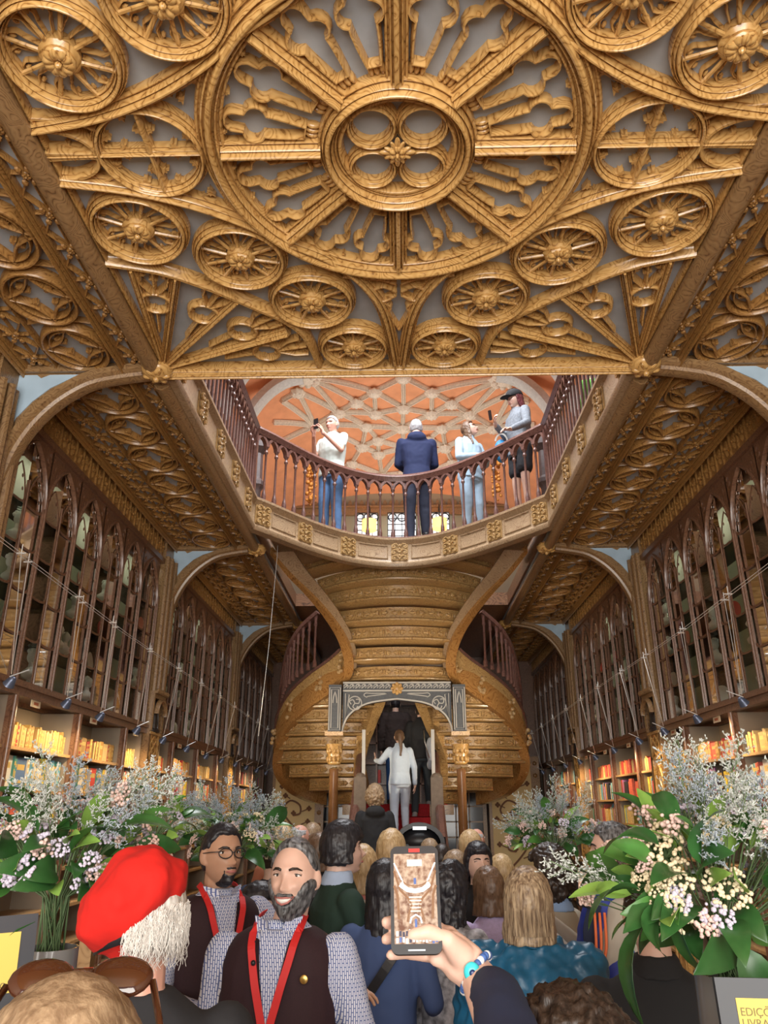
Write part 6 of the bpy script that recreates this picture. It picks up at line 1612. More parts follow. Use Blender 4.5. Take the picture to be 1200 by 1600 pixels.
C_CR, C_SK, C_BR, C_DK, C_WH, C_BL = em('scr_cream', (1, .86, .70), 1.1), em('scr_sky', (.75, .95, .85), 1.1), em('scr_brown', (.42, .18, .07), .8), em('scr_dark', (.06, .05, .10), .8), em('scr_white', (1, .95, .9), 1.2), em('scr_blue', (.12, .2, .5), .9)
pbox(-.012, .047, .012, .057, C_SK, 'screen_skylight', -.0008)
for q in (-1, 1):
    sp([(q * .033, .052), (q * .02, .025), (q * .018, .016)], .0012, C_WH, 'screen_gallery'); sp([(q * .033, .040), (q * .024, .012), (q * .012, .000), (q * .006, -.010), (q * .011, -.024), (q * .013, -.034)], .0016, C_BR, 'screen_stair')
    sp([(q * .033, .018), (q * .028, .004), (q * .026, -.03)], .002, C_BR, 'screen_arch')
sp([(-.024, .020), (-.012, .012), (0, .010), (.012, .012), (.024, .020)], .0035, C_WH, 'screen_balcony'); sp([(-.023, .026), (-.012, .019), (0, .017), (.012, .019), (.023, .026)], .0008, C_BR, 'screen_rail')
for k in range(5): sp([(-.010 + k * .0005, .001 - k * .005), (.010 - k * .0005, .001 - k * .005)], .0009, C_CR, 'screen_step')
sp([(-.009, -.036), (-.007, -.028), (0, -.024), (.007, -.028), (.009, -.036)], .0012, C_WH, 'screen_portal')
pbox(-.0018, -.043, .0018, -.030, C_BL, 'screen_figure', -.0008); pbox(-.002, .020, .002, .029, C_BL, 'screen_figure', -.0009)
r7 = random.Random(7)
for k in range(26):
    x_ = -.031 + (k % 13) * .005; z_ = -.046 - .009 * (k // 13) + r7.uniform(-.002, .002); pbox(x_, z_ - .007, x_ + .0036, z_, (C_DK, C_WH, C_BL, C_CR)[r7.randrange(4)], 'screen_figure', -.0008 - .0001 * (k // 13))

# ---- the crowd on the ground floor
def P(px, py, Y): return hx(px, py, Y)
navy = cloth('navy_wool', (.012, .018, .045)); black = cloth('black_wool', (.013, .013, .015)); puff = cloth('blue_puffer', (.012, .11, .22), .38, bump=.4, nscale=14, noise_amt=.2)
def crowd(label, px, py, Y, **k):
    p = P(px, py, Y); return person(label, p.x, Y, p.z, **k)
E7 = crowd('woman from behind in a shiny blue puffer jacket with short streaked blond hair', 822, 1362, 3.25, yaw=-.15, hair=H_STREAK, style='bob', top=puff, puffy=.036, fem=True, detail=2, facing_face=False, hairline=.5, neck=puff, fold=.022, hem=.82, armR='front', armL='front', shoulders=1.16, coat=.02)
rq = random.Random(21)
def blondie(i):
    a = PI * 1.5 + rq.uniform(-1.9, 1.9); L = []; w = rq.uniform(0, 6)
    for k in range(9):
        t = k / 8; th_ = min(1.62, .12 + t * 1.9); drop = max(0, t - .75) * .28; rr_ = .98 + .10 * max(0, t - .5) + .015 * math.sin(w + t * 6)
        L.append(Vector((0, .02, 1.597)) + Vector((.092 * rr_ * math.sin(th_) * math.cos(a + .12 * math.sin(w + t * 4)), .112 * rr_ * math.sin(th_) * math.sin(a + .12 * math.sin(w + t * 4)), .135 * math.cos(th_) - drop - .02 * t)))
    return L
face_strands(E7, blondie, 700, .0012, H_STREAK)
E8 = crowd('dark curly-haired person in a light blue shirt under a beige knit, turned left', 864, 1330, 4.3, yaw=.9, skin_m=SK_P, hair=H_DBROWN, style='curly', top=cloth('beige_knit', (.42, .38, .31)), neck=cloth('light_blue_shirt', (.28, .42, .68)), detail=1, armR='hip', armL='front', fem=True)
E9 = crowd('grey-haired man in a beige jumper, seen in profile, photographing to the left', 962, 1284, 3.75, yaw=1.25, skin_m=SK_L, hair=H_SALT, style='short', top=cloth('sand_jumper', (.46, .42, .35)), detail=2, armR=((.20, .12, 1.14), (.05, .33, 1.33), (-.2, .35, 1), (-1, .2, 0), 1.0), armL=((.20, .12, 1.14), (.06, .32, 1.30), (-.2, .3, 1), (-1, .2, 0), 1.0))
ph9, _ = phone_obj('small dark blue phone held by the man in the beige jumper', P(913, 1388, 3.5), .5, w=.072, h=.14, tilt=-.2, roll=.25)
mb = MB(); mb.box2((-.031, -.0008, -.062), (.031, 0, .062)); mb.build('screen', M_SCR, ph9)
# rucksack on his back
p9 = P(940, 1450, 3.65); bp = empty('backpack', (p9.x + .02, 3.65, p9.z - .1), 'navy and blue backpack with orange cords on the man in the beige jumper', 'backpack')
mb = MB(); mb.ball((0, 0, 0), (.13, .12, .26), seg=20, rings=14); mb.ball((.02, -.08, -.10), (.10, .08, .13), seg=16, rings=10); fuse(mb, 'bag', cloth('royal_blue_nylon', (.015, .04, .30), .5), bp, .012, 2, .008, 10)
mb = MB()
for k in range(3): mb.tube(crom([(-.07 + k * .02, -.12, .17), (-.085 + k * .02, -.16, .05), (-.10 + k * .015, -.15, -.05), (-.07 + k * .02, -.15, -.14)], 5), .006, 6)
mb.build('cord', cloth('orange_cord', (.80, .18, .06), .6), bp, True)
mb = MB(); mb.sweep(crom([(-.06, -.10, .20), (-.1, -.12, .1), (-.09, -.13, 0)], 5), [(-.025, 0), (-.025, .01), (.025, .01), (.025, 0)], n=(0, -1, 0)); mb.build('strap', navy, bp)
E10 = crowd('person in a plain black coat, back turned, head hidden by the flowers', 1010, 1376, 2.75, yaw=-.1, hair=H_DBROWN, style='short', top=black, coat=.03, detail=1, facing_face=False, shoulders=1.12, hem=.8, head_pitch=-.5, neck=black)
E11 = crowd('young man with black bowl-cut hair and dark green vest, looking right', 530, 1286, 4.3, yaw=-1.15, skin_m=SK_P, hair=H_BLACK, style='bob', top=cloth('bottle_green_knit', (.018, .045, .032)), neck=cloth('pale_blue_shirt', (.42, .52, .70)), detail=2, armR='phone', armL='bag', hairline=.35, hairdisp=.003, bob_len=.09)
E12 = crowd('dark-haired woman with a pale face looking down beside the bearded man', 398, 1380, 4.3, yaw=-1.4, skin_m=SK_P, hair=H_BLACK, style='long', hair_len=.22, top=black, fem=True, detail=1, head_pitch=-.25, hairline=.45)
E13 = crowd('blond woman in a cream jumper seen from behind', 566, 1324, 4.9, yaw=.1, hair=H_BLOND, style='bob', top=cloth('cream_jumper', (.70, .64, .55)), neck=cloth('coral_scarf', (.65, .25, .22)), fem=True, detail=1, facing_face=False)
E14 = crowd('woman with straight light blond hair in a black coat seen from behind', 610, 1298, 5.3, yaw=-.25, hair=H_BLOND, style='long', hair_len=.2, top=black, fem=True, detail=1, facing_face=False, coat=.02)
E15 = crowd('woman in a blue cardigan and navy skirt with a black strap across her back', 600, 1346, 4.0, yaw=-.2, hair=H_BLACK, style='long', hair_len=.24, top=cloth('cornflower_cardigan', (.06, .10, .24)), bottom=cloth('navy_skirt', (.010, .015, .045)), skirt=.42, fem=True, detail=1, facing_face=False, armL='bag', armR='bag', neck=cloth('white_collar', (.7, .7, .7)))
mb = MB(); mb.sweep(crom([(.12, -.105, 1.40), (.04, -.155, 1.28), (-.08, -.155, 1.12), (-.17, -.10, .98)], 5), [(-.02, 0), (-.02, .008), (.02, .008), (.02, 0)], n=(0, -1, .2)); mb.build('strap', M_BLACK, E15)
E16 = crowd('woman with long wavy black hair and a grey patterned scarf coat', 700, 1348, 4.05, yaw=-.75, skin_m=SK_T, hair=H_BLACK, style='long', hair_len=.26, top=cloth('grey_print', (.34, .34, .37), .8, noise_amt=.75, nscale=26), bottom=cloth('grey_print_skirt', (.30, .30, .33), .8, noise_amt=.75, nscale=22), skirt=.3, fem=True, detail=1, armR='down', armL='down', hairdisp=.008)
stripe = cloth('lilac_stripe', (.52, .42, .66), noise_amt=.1, nscale=80)
E17 = crowd('woman with a brown bob in a lilac striped blouse', 764, 1358, 4.7, yaw=.35, skin_m=SK_P, hair=H_BROWN, style='bob', top=stripe, fem=True, detail=1, facing_face=False)
E18 = crowd('young dark-haired woman facing the camera in the middle of the crowd', 744, 1317, 5.3, yaw=PI + .25, skin_m=SK_P, hair=H_BLACK, style='long', hair_len=.2, top=black, fem=True, detail=1, hairline=.5)
E19 = crowd('blond woman with shoulder-length hair behind the woman in lilac', 784, 1338, 5.9, yaw=.3, hair=H_BLOND, style='bob', top=cloth('cream_jacket', (.6, .56, .48)), fem=True, detail=0, facing_face=False)
crowd('grey-blond haired person in the middle distance right of the raised phone', 712, 1332, 5.5, yaw=.1, hair=H_LBROWN, style='bob', top=cloth('grey_knit', (.25, .25, .27)), detail=0, facing_face=False)
crowd('person with silver blond hair just below the stair foot', 735, 1300, 6.6, yaw=.1, hair=H_BLOND, style='bob', top=cloth('teal_knit', (.05, .18, .2)), detail=0, facing_face=False)
crowd('bald man farther back right of the stair foot', 742, 1293, 8.2, yaw=-.8, skin_m=SK_R, hair=H_GREY, style='bald', top=black, detail=0)
crowd('bald man in profile by the left scroll panel', 466, 1287, 7.6, yaw=-1.0, skin_m=SK_R, hair=H_GREY, style='bald', top=cloth('charcoal', (.05, .05, .06)), detail=1)
crowd('ginger-blond woman left of the bald man by the scroll panel', 443, 1292, 7.2, yaw=.3, hair=H_BLOND, style='bob', top=cloth('rust', (.35, .12, .06)), detail=0, facing_face=False, fem=True)
crowd('fair-haired person right of the bald man by the scroll panel', 487, 1288, 8.4, yaw=-.4, hair=H_LBROWN, style='bob', top=cloth('khaki', (.2, .17, .1)), detail=0, facing_face=False)
crowd('brown-haired person behind the young man with the bowl cut', 500, 1304, 6.2, yaw=.4, hair=H_BROWN, style='bob', top=black, detail=0, facing_face=False)
crowd('dark-haired visitor behind the mid-left flowers, half hidden', 426, 1315, 5.9, yaw=.4, hair=H_DBROWN, style='short', top=navy, detail=0, facing_face=False)
crowd('dark-haired visitor in black between the raised phone and the woman in lilac', 690, 1318, 6.4, yaw=-.2, hair=H_DBROWN, style='short', top=black, detail=0, facing_face=False)
crowd('visitor with light brown hair below the portal columns', 672, 1312, 7.3, yaw=.2, hair=H_LBROWN, style='long', top=cloth('olive', (.1, .1, .05)), detail=0, facing_face=False)
# ---- on the stairs
def fz(Y): return 2.0 * max(0, min(1, (Y - 9.9 + .3) / 3.3))
white = cloth('white_tracksuit', (.58, .67, .78), .8)
def on_stairs(label, px, py, Y, floor, **k):
    p = P(px, py, Y); return person(label, p.x, Y, p.z, floor=floor, **k)
on_stairs('woman in a white tracksuit with a long brown ponytail climbing the red stairs', 624, 1140, 12.25, 1.455, yaw=.12, hair=H_BROWN, style='pony', hair_len=.12, top=white, bottom=white, fem=True, detail=1, facing_face=False, armL=((.30, .10, 1.22), (.36, .30, 1.25), (0, .6, .8), (1, 0, 0), .3), step=.12, coat=.015, neck=white, shoes=cloth('white_shoes', (.7, .7, .7)))
on_stairs('curly grey-brown haired person in a black hooded coat starting up the stairs', 586, 1229, 10.6, .364, yaw=.1, hair=H_LBROWN, style='curly', top=black, bottom=black, detail=1, facing_face=False, coat=.05, hem=.7, hood=True, hairdisp=.006)
on_stairs('person in a dark quilted jacket with a grey bag, right side of the stairs', 657, 1100, 12.9, 1.818, yaw=-.1, hair=H_DBROWN, style='short', top=black, bottom=cloth('charcoal_jeans', (.035, .045, .055)), detail=1, facing_face=False, step=.1, shoes=cloth('grey_trainers', (.28, .28, .28)), puffy=.012, neck=black)
on_stairs('person in a dark padded jacket and blue jeans at the top under the arch', 618, 1090, 13.7, 2.012, yaw=0, hair=H_BLACK, style='short', top=cloth('brown_black_padded', (.03, .018, .016)), bottom=cloth('denim_blue', (.03, .10, .28)), detail=1, facing_face=False, puffy=.03, coat=.02)
bgp = P(672, 1172, 12.72); bag = MB(); bag.ball((0, 0, 0), (.07, .06, .20), seg=14, rings=10); bag.ball((0, .0, -.22), (.06, .05, .08)); 
bge = empty('shoulder_bag', bgp, 'light grey shoulder bag worn by the person on the right of the stairs', 'bag'); fuse(bag, 'pouch', cloth('silver_grey_nylon', (.42, .45, .50), .6), bge, .012, 2)
sb = MB(); sb.tube([(-.10, -.03, .30), (-.085, -.1, .12), (-.02, -.09, -.12)], .009, 6); sb.build('strap', M_METAL, bge, True)
# ---- on the landing
LZ = 5.47
denim = cloth('denim_jeans', (.10, .20, .40)); ldenim = cloth('light_denim', (.34, .46, .58))
def balc(label, px, py, Y, **k):
    p = P(px, py, Y); return person(label, p.x, Y, p.z, floor=LZ, **k)
BA = balc('grey-haired man in a pale t-shirt and jeans filming with a phone at the landing rail', 521, 652, 10.22, yaw=PI - .55, skin_m=SK_R, hair=H_GREY, style='short', top=cloth('pale_mint_tee', (.66, .74, .70)), bottom=denim, sleeve='short', armR='phone', armL='phone', detail=2, bodyw=1.08, head_pitch=-.15, facing_face=True)
def loc_of(o, v): return Matrix.Translation(o.location) @ Matrix.Rotation(o.rotation_euler.z, 4, 'Z') @ Matrix.Scale(o.scale[0], 4) @ Vector(v)
f_, _ = phone_obj('dark phone held up by the man in the pale t-shirt', loc_of(BA, (0, .36, 1.46)), -.55, w=.08, h=.16, tilt=.1)
balc('man with grey hair in a dark navy hooded jacket, back to the rail', 650, 655, 10.62, yaw=.05, skin_m=SK_L, hair=H_GREY, style='short', top=cloth('deep_navy_jacket', (.010, .018, .07)), bottom=cloth('dark_navy_trousers', (.022, .026, .05)), detail=1, facing_face=False, hood=True, armR='front', armL='front', coat=.015, shoulders=1.08, step=.08)
balc('woman with glasses and long brown hair in a light denim jacket leaning at the rail', 731, 660, 10.28, yaw=PI + .6, head_yaw=.65, bodyw=1.08, skin_m=SK_P, hair=H_BROWN, style='long', hair_len=.3, top=cloth('pale_denim_jacket', (.40, .54, .66)), bottom=ldenim, fem=True, glasses=True, armR='front', armL='front', detail=2, head_pitch=.35, neck=cloth('pale_denim_collar', (.42, .56, .68)), smile=.4)
EB = balc('woman in a black cap and grey jacket with dark red hair, holding a phone', 806, 612, 9.55, yaw=PI - 1.15, skin_m=SK_P, hair=H_RED, style='long', hair_len=.32, top=cloth('heather_grey_jacket', (.20, .22, .25), noise_amt=.3, nscale=60), bottom=cloth('black_shorts', (.012, .012, .016)), shorts=True, fem=True, armR='chest', armL='rail', detail=2, head_pitch=-.2)
cp_ = MB(); Rc = Matrix.Rotation(-.25, 3, 'X'); hc = Vector((0, .02, 1.597))
cp_.ball(hc + Rc @ Vector((0, -.005, .050)), (.094, .114, .095), seg=28, rings=18, M=Rc, fn=lambda p_, d_: Vector((p_.x, p_.y, max(p_.z, -.02))))
cp_.ball(hc + Rc @ Vector((0, .125, .040)), (.072, .075, .012), seg=20, rings=8, M=Rc)
fuse(cp_, 'cap', cloth('black_cap', (.012, .012, .014)), EB, .006, 2)
f_, _ = phone_obj('slim phone in the hand of the woman in the cap', loc_of(EB, (.03, .36, 1.33)), 2.0, w=.07, h=.14, tilt=-.3, roll=-.3)
bb = empty('tote_bag', P(783, 700, 9.7), 'bright blue and white bag beside the woman in the cap', 'bag'); mb = MB(); mb.ball((0, 0, -.05), (.10, .09, .18), seg=16, rings=12); fuse(mb, 'pouch', cloth('bright_blue', (.03, .28, .62), .5), bb, .012, 2)
mb = MB(); mb.sweep([Vector((.09 * math.cos(a_), -.05 - .05 * abs(math.sin(a_)), .04 + .13 * math.sin(a_))) for a_ in [k * PI / 10 - .3 for k in range(11)]], [(-.012, 0), (-.012, .006), (.012, .006), (.012, 0)], n=(0, -1, 0)); mb.build('white_trim', M_WHITE, bb)
pg = P(866, 608, 7.6); person('visitor in a green top partly hidden on the right gallery', 2.15, 7.4, P(866, 590, 7.4).z + .12, floor=5.45, yaw=.3, hair=H_DBROWN, style='short', top=cloth('lime_green', (.15, .60, .06)), bottom=black, detail=0, facing_face=False)
# orange garland seen through the balusters
for k, (px_, py_) in enumerate(((487, 752), (775, 745))):
    mb = MB(); rg_ = random.Random(k)
    for i in range(60): mb.ball((rg_.uniform(-.07, .07), rg_.uniform(-.06, .06), rg_.uniform(-.42, .35)), rg_.uniform(.02, .04), seg=6, rings=4)
    o = mb.build('gilded_ornament', plain('orange_gilding_%d' % k, (.62, .24, .04), .35), None, True, loc=P(px_, py_, 11.7)); tag(o, 'carved orange-gilt finial seen through the landing balusters on the %s' % ('left', 'right')[k], 'ornament')
# stroller
sp_ = P(655, 1290, 8.0); e = empty('stroller', (sp_.x, 8.0, 0), 'black folded pushchair carried in the crowd below the red stairs', 'stroller')
mb = MB(); z = sp_.z
mb.sweep([(-.22 * math.cos(a_), 0, z - .16 + .17 * math.sin(a_)) for a_ in [k * PI / 12 for k in range(13)]], [(-.02, -.16), (-.02, .16), (.02, .16), (.02, -.16)], n=(0, 1, 0)); mb.ball((0, .02, z - .14), (.23, .20, .14), seg=18, rings=10); mb.build('canopy', M_BLACK, e, 40)
mb = MB(); mb.box((0, -.175, z - .02), (.13, .02, .03)); mb.build('glowing_white_bar', em('white_bar_glow', (1, 1, 1), .8), e)  # white bar's brightness is put in as glow; it is no lamp
mb = MB(); mb.box((0, 0, z - .30), (.40, .3, .28)); mb.build('seat', M_BLACK, e); mb = MB()
for q in (-1, 1): mb.tube([(q * .24, 0, z - .1), (q * .28, .12, .5), (q * .26, .3, .1)], .015, 8); mb.tube([(q * .24, 0, z - .3), (q * .26, -.3, .1)], .015, 8)
mb.build('frame', M_BLACK, e, 40)
for q in (-1, 1):
    for yy in (-.3, .3): mb = MB(); mb.lathe([(.03, -.02), (.1, -.02), (.1, .02), (.03, .02)], seg=16, M=Matrix.Rotation(PI / 2, 3, 'Y'), o=(q * .26, yy, .1)); mb.build('wheel', M_BLACK, e, 40)

# ================================================================= flower arrangements
M_LEAF = [plain('leaf_deep', (.035, .12, .03), .32, noise_amt=.3, nscale=9), plain('leaf_mid', (.075, .22, .045), .33, noise_amt=.3, nscale=9), plain('leaf_light', (.24, .42, .08), .36, noise_amt=.25, nscale=9)]
M_STEM = plain('stem_green', (.12, .19, .08), .6); M_SPR = plain('statice_white', (.50, .53, .50), .7); M_SPRB = plain('statice_blue_grey', (.34, .39, .44), .7); M_PINK2 = plain('blush_blossom', (.74, .54, .48), .7); M_CRB = plain('cream_blossom', (.80, .68, .46), .7); M_LIL = plain('lilac_blossom', (.60, .55, .66), .7)
def leaf_mesh(L, W, bend, mat, nm='leaf'):
    mb = MB(); rows = []
    n = 9
    for i in range(n):
        t = i / (n - 1); w = W * math.sin(PI * t ** .85) ** .8 + .001; y = L * t * math.cos(bend * t * .5); z = -L * t * math.sin(bend * t * .5) * .9 + .05 * L * math.sin(3 * t)
        rows.append([Vector((-w, y, z + .18 * w)), Vector((-w * .5, y, z + .03 * w)), Vector((0, y, z - .12 * w)), Vector((w * .5, y, z + .03 * w)), Vector((w, y, z + .18 * w))])
    top = rows; bot = [[p - Vector((0, 0, .0012)) for p in r] for r in rows]
    mb.loft([r + b[::-1] for r, b in zip(top, bot)])
    return mb.mesh(nm, mat, 60)
LEAVES = [leaf_mesh(.16, .032, .9, M_LEAF[1]), leaf_mesh(.24, .048, 1.1, M_LEAF[0]), leaf_mesh(.11, .030, .6, M_LEAF[2]), leaf_mesh(.13, .036, 1.3, M_LEAF[0]), leaf_mesh(.36, .065, 1.4, M_LEAF[0]), leaf_mesh(.18, .026, .7, M_LEAF[2])]
def sprig_mesh(seed, mat, L=.30):
    r = random.Random(seed); mb = MB(); mb.cur = 0; mb.tube([(0, 0, 0), (.01, 0, L * .5), (0, .01, L)], .0016, 4); 
    for i in range(17):
        t = .38 + .62 * i / 17; a = i * 2.4; l = (.13 - .09 * t) * (L / .30) * r.uniform(.7, 1.1); b = Vector((0, 0, L * t)); d = Vector((math.cos(a), math.sin(a), .9)).normalized(); e_ = b + d * l
        mb.cur = 0; mb.tube([b, e_], .0009, 3); mb.cur = 1
        for k in range(9):
            q = b.lerp(e_, .25 + .75 * k / 8); o = Vector((r.uniform(-1, 1), r.uniform(-1, 1), r.uniform(-.3, 1))).normalized() * .012
            mb.tube([q, q + o], .0016, 3); mb.ball(q + o, (.0027, .0027, .0042), seg=4, rings=3)
    return mb.mesh('sprig', [M_STEM, mat])
def cluster_mesh(seed, mat, R=.035, n=46, tall=1.0):
    r = random.Random(seed); mb = MB(); mb.cur = 0; mb.tube([(0, 0, -.16), (0, 0, 0)], .002, 4)
    for i in range(n):
        a = r.uniform(0, 2 * PI); rr_ = R * math.sqrt(r.random()); p = Vector((rr_ * math.cos(a), rr_ * math.sin(a), (.012 - rr_ * rr_ * 8) * tall + r.uniform(-.004, .006) + (r.uniform(0, R * 2 * (tall - 1)) if tall > 1 else 0)))
        mb.cur = 0
        if i % 4 == 0: mb.tube([(0, 0, -.04), p], .001, 3)
        mb.cur = 1; s_ = r.uniform(.0045, .0075); mb.ball(p, (s_, s_, s_ * .8), seg=6, rings=4)
    return mb.mesh('blossom_cluster', [M_STEM, mat], 60)
SPR = [sprig_mesh(i, M_SPR if i % 2 else M_SPRB, (.30, .34, .26, .32)[i % 4]) for i in range(4)]
CLU = [cluster_mesh(i, (M_PINK2, M_LIL, M_CRB, M_PINK2, M_PINK2, M_CRB)[i], (.034, .040, .046, .028, .022, .06)[i], (42, 56, 70, 34, 30, 90)[i], (1, 1, 1, 1.6, 1.9, 1)[i]) for i in range(6)]
def orient(d, spin):
    d = Vector(d).normalized(); return d.to_track_quat('Z', 'Y').to_matrix() @ Matrix.Rotation(spin, 3, 'Z')
def arrangement(label, c, rx, ry, rz, seed, nl=70, ns=40, nc=34, pal=(0, 1, 2, 3, 4, 5), sc=1.0, base=None, bigleaf=(), sprig_xmin=-2):
    r = random.Random(seed); e = empty('flower_arrangement', c, label, 'flowers')
    def dirn(lo=-.35):
        while True:
            d = Vector((r.gauss(0, 1), r.gauss(0, 1), r.gauss(.15, .9))).normalized()
            if d.z > lo: return d
    def put(nm, me, p, M, s):
        o = bpy.data.objects.new(nm, me); COL.objects.link(o); o.parent = e; o.location = p; o.rotation_euler = M.to_euler(); o.scale = (s, s, s)
    for i in range(nl):
        d = dirn(-.6); k = r.uniform(.45, .95); p = Vector((d.x * rx * k, d.y * ry * k, d.z * rz * k)); q = (Vector((d.x, d.y, d.z * .7 + .2))).normalized()
        M = q.to_track_quat('Y', 'Z').to_matrix() @ Matrix.Rotation(r.uniform(-1.4, 1.4), 3, 'Y'); put('leaf', LEAVES[r.choice((0, 0, 1, 2, 3, 3, 5, 2))], p, M, sc * r.uniform(.7, 1.15))
    for i in range(ns):
        d = dirn(-.25)
        while d.x < sprig_xmin and d.z > -.05: d = dirn(-.25)
        k = r.uniform(.35, .72); p = Vector((d.x * rx * k, d.y * ry * k, d.z * rz * k)); put('sprig', SPR[r.randrange(4)], p, orient(Vector((d.x, d.y, d.z + .5)), r.uniform(0, 6)), sc * r.uniform(.7, 1.0))
    for i in range(nc):
        d = dirn(-.3); k = r.uniform(.8, 1.08); p = Vector((d.x * rx * k, d.y * ry * k, d.z * rz * k)); put('blossom_cluster', CLU[r.choice(pal)], p, orient(Vector((d.x, d.y, d.z + .4)), r.uniform(0, 6)), sc * r.uniform(.75, 1.25))
    for (p, q, s_, k) in bigleaf:
        M = Vector(q).normalized().to_track_quat('Y', 'Z').to_matrix() @ Matrix.Rotation(k, 3, 'Y'); put('leaf', LEAVES[4], Vector(p), M, s_)
    b = base or Vector((0, 0, -rz * 1.1)); mb = MB()
    for i in range(46):
        d = dirn(-.1); mb.tube([b + Vector((r.uniform(-.03, .03), r.uniform(-.03, .03), -.02)), b * .4 + Vector((d.x * rx * .15, d.y * ry * .15, 0)), Vector((d.x * rx * .75, d.y * ry * .75, d.z * rz * .7))], .0024 * sc, 4)
    mb.build('stems', M_STEM, e, True); return e
M_VASE = plain('grey_glazed_vase', (.22, .215, .21), .22, coat=.4, noise_amt=.15, nscale=3)
def vase(label, c, r0, h):
    mb = MB(); mb.lathe([(r0 * .8, -h), (r0 * .9, -h * .9), (r0, -h * .3), (r0 * .98, 0), (r0 * .92, 0), (r0 * .9, -h * .5), (.01, -h * .55)], seg=28)
    o = mb.build('vase', M_VASE, None, 40, loc=c); tag(o, label, 'vase'); return o
def table(label, x, y, w, d, h):
    e = empty('display_table', (x, y, 0), label, 'table'); mb = MB(); mb.box2((-w / 2, -d / 2, h - .04), (w / 2, d / 2, h)); mb.build('table_top', M_SHELF, e)
    for q in (-1, 1):
        for p in (-1, 1): mb = MB(); mb.box2((q * (w / 2 - .04) - .03, p * (d / 2 - .04) - .03, 0), (q * (w / 2 - .04) + .03, p * (d / 2 - .04) + .03, h - .04)); mb.build('leg', M_SHELF, e)
# right foreground
cR = hx(1118, 1398, 2.15)
arrangement('huge blush, cream and pale blue flower arrangement at the right foreground', cR, .28, .22, .20, 4, nl=98, ns=50, nc=80, pal=(0, 1, 2, 2, 3, 4, 5, 0), sc=.85, sprig_xmin=-.35, base=hx(1140, 1530, 2.15) - cR, bigleaf=[(hx(1010, 1440, 2.0) - cR, (-1, -.3, -.9), .62, .2), (hx(1030, 1410, 2.0) - cR, (-.6, -.3, -.8), .45, 1.6), (hx(1060, 1420, 1.98) - cR, (-.3, -.2, -1), .42, .4), (hx(1155, 1475, 1.95) - cR, (.35, -.3, -1), .75, 1.0), (hx(1000, 1390, 2.0) - cR, (-1, -.2, .15), .5, .3), (hx(1095, 1350, 1.95) - cR, (-.2, -.3, 1), .5, 1.2), (hx(1030, 1320, 2.0) - cR, (-.9, -.2, .5), .5, .4), (hx(1060, 1290, 2.05) - cR, (-.5, -.2, 1), .42, .8)])
vR = hx(1140, 1520, 2.15); vase('tall grey glazed vase under the right foreground flowers', vR, .085, .34)
table('wooden display table under the right foreground flowers', vR.x + .25, 2.25, 1.1, .7, vR.z - .34)
# left foreground
cL = hx(95, 1350, 2.25)
arrangement('large green and blush flower arrangement at the left foreground', cL, .23, .20, .17, 8, nl=95, ns=34, nc=62, pal=(0, 1, 1, 3, 0, 4), sc=.82, base=hx(78, 1480, 2.2) - cL, bigleaf=[(hx(30, 1500, 2.0) - cL, (-.35, -.2, -1), .8, .6), (hx(55, 1440, 2.0) - cL, (-.7, -.2, -.8), .7, .4), (hx(110, 1330, 2.1) - cL, (.5, -.2, .7), .5, .2), (hx(60, 1300, 2.05) - cL, (-.5, -.1, .9), .45, .8), (hx(180, 1300, 2.1) - cL, (.9, -.2, .6), .45, .5)])
vL = hx(78, 1480, 2.2); vase('grey glazed vase under the left foreground flowers', vL, .072, .26)
table('wooden display table under the left foreground flowers', vL.x - .35, 2.45, 1.0, .7, vL.z - .26)
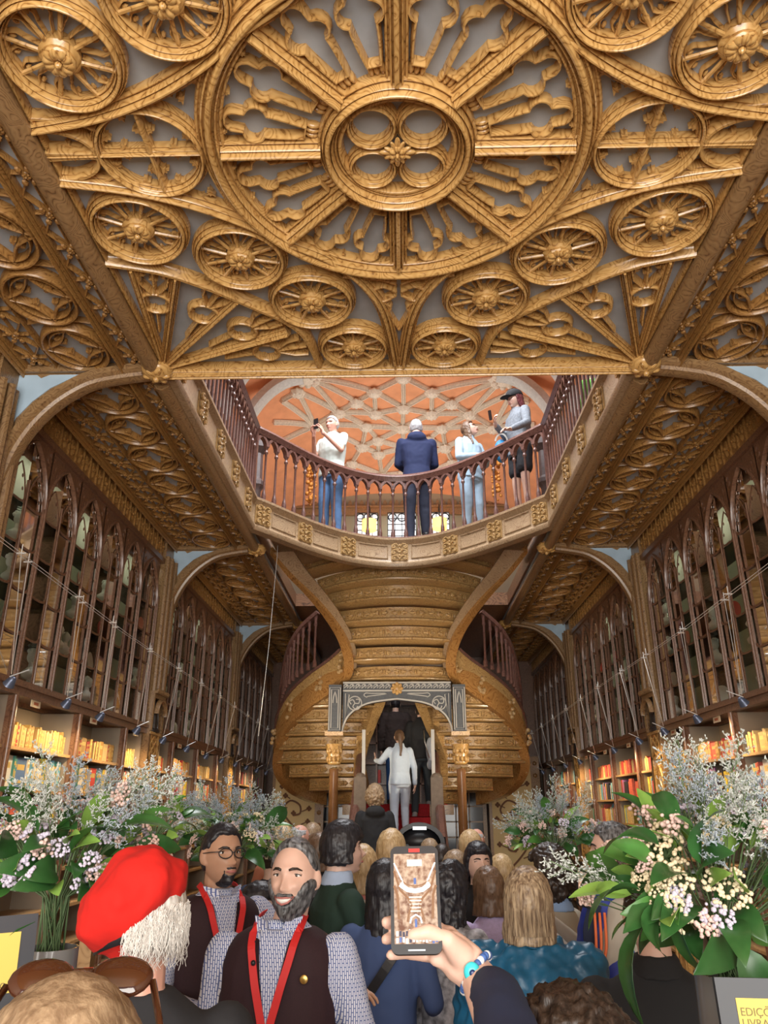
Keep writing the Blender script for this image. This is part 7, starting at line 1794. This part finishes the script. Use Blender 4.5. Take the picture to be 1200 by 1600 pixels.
# middle distance
c = hx(362, 1318, 5.4); arrangement('pale cream and green flower arrangement behind the man with glasses', c, .28, .26, .20, 15, nl=80, ns=45, nc=44, pal=(2, 0, 5, 1), sc=1.0); v = hx(380, 1395, 5.4); vase('grey vase under the cream flowers behind the man with glasses', v, .09, .35); table('small display table holding the cream flowers on the left', v.x, 5.4, .6, .6, v.z - .35)
c = hx(866, 1308, 5.7); arrangement('pale blue and white flower arrangement behind the curly-haired person', c, .30, .22, .17, 23, nl=70, ns=40, nc=34, pal=(0, 1, 3), sc=.9); v = hx(866, 1375, 5.7); vase('grey vase under the pale blue flowers on the right', v, .09, .35); table('small display table holding the pale blue flowers on the right', v.x, 5.7, .6, .6, v.z - .35)
c = hx(243, 1290, 4.2); arrangement('dark trailing foliage sprigs behind the left foreground flowers', c, .16, .15, .10, 31, nl=26, ns=6, nc=4, pal=(1,), sc=.8); v = hx(243, 1335, 4.2); vase('small grey vase behind the left foreground flowers', v, .06, .25); table('small display table behind the left foreground flowers', v.x, 4.2, .5, .5, v.z - .25)
# framed yellow notices
def text_mesh(txt, size, mat, parent, loc, ext=.0006, rz=0.0):
    cu = bpy.data.curves.new('t', 'FONT'); cu.body = txt; cu.size = size; cu.extrude = ext; cu.space_line = .95
    t = bpy.data.objects.new('t', cu); COL.objects.link(t); dg = bpy.context.evaluated_depsgraph_get(); me = bpy.data.meshes.new_from_object(t.evaluated_get(dg)); bpy.data.objects.remove(t)
    me.materials.clear(); me.materials.append(mat); o = bpy.data.objects.new('lettering', me); COL.objects.link(o); o.parent = parent; o.location = loc; o.rotation_euler = (PI / 2, 0, rz); return o
M_YEL = plain('yellow_paper', (.78, .60, .14), .7); M_FRAME = plain('charcoal_frame', (.06, .065, .075), .5); M_INK = plain('brown_print', (.22, .17, .07), .7)
def notice(label, c, w, h, yaw, tilt, txt, tl, ts):
    e = empty('framed_notice', c, label, 'sign'); e.rotation_euler = (tilt, 0, yaw)
    mb = MB(); mb.box2((-w / 2 - .035, .0, -h / 2 - .035), (w / 2 + .035, .018, h / 2 + .035)); mb.build('frame', M_FRAME, e); mb = MB(); mb.box2((-w / 2, -.002, -h / 2), (w / 2, 0, h / 2)); mb.build('paper', M_YEL, e)
    text_mesh(txt, ts, M_INK, e, (tl[0], -.0028, tl[1])); return e
notice('yellow printed notice in a dark frame by the right foreground vase', hx(1206, 1640, 1.8), .105, .17, -.1, -.12, 'EDIÇÕES\nLIVRARIA\nLELLO', (-.048, .055), .020)
notice('yellow printed notice in a dark frame at the left edge by the vase', hx(2, 1505, 1.95), .07, .12, .75, -.1, 'LELLO', (-.03, -.05), .016)
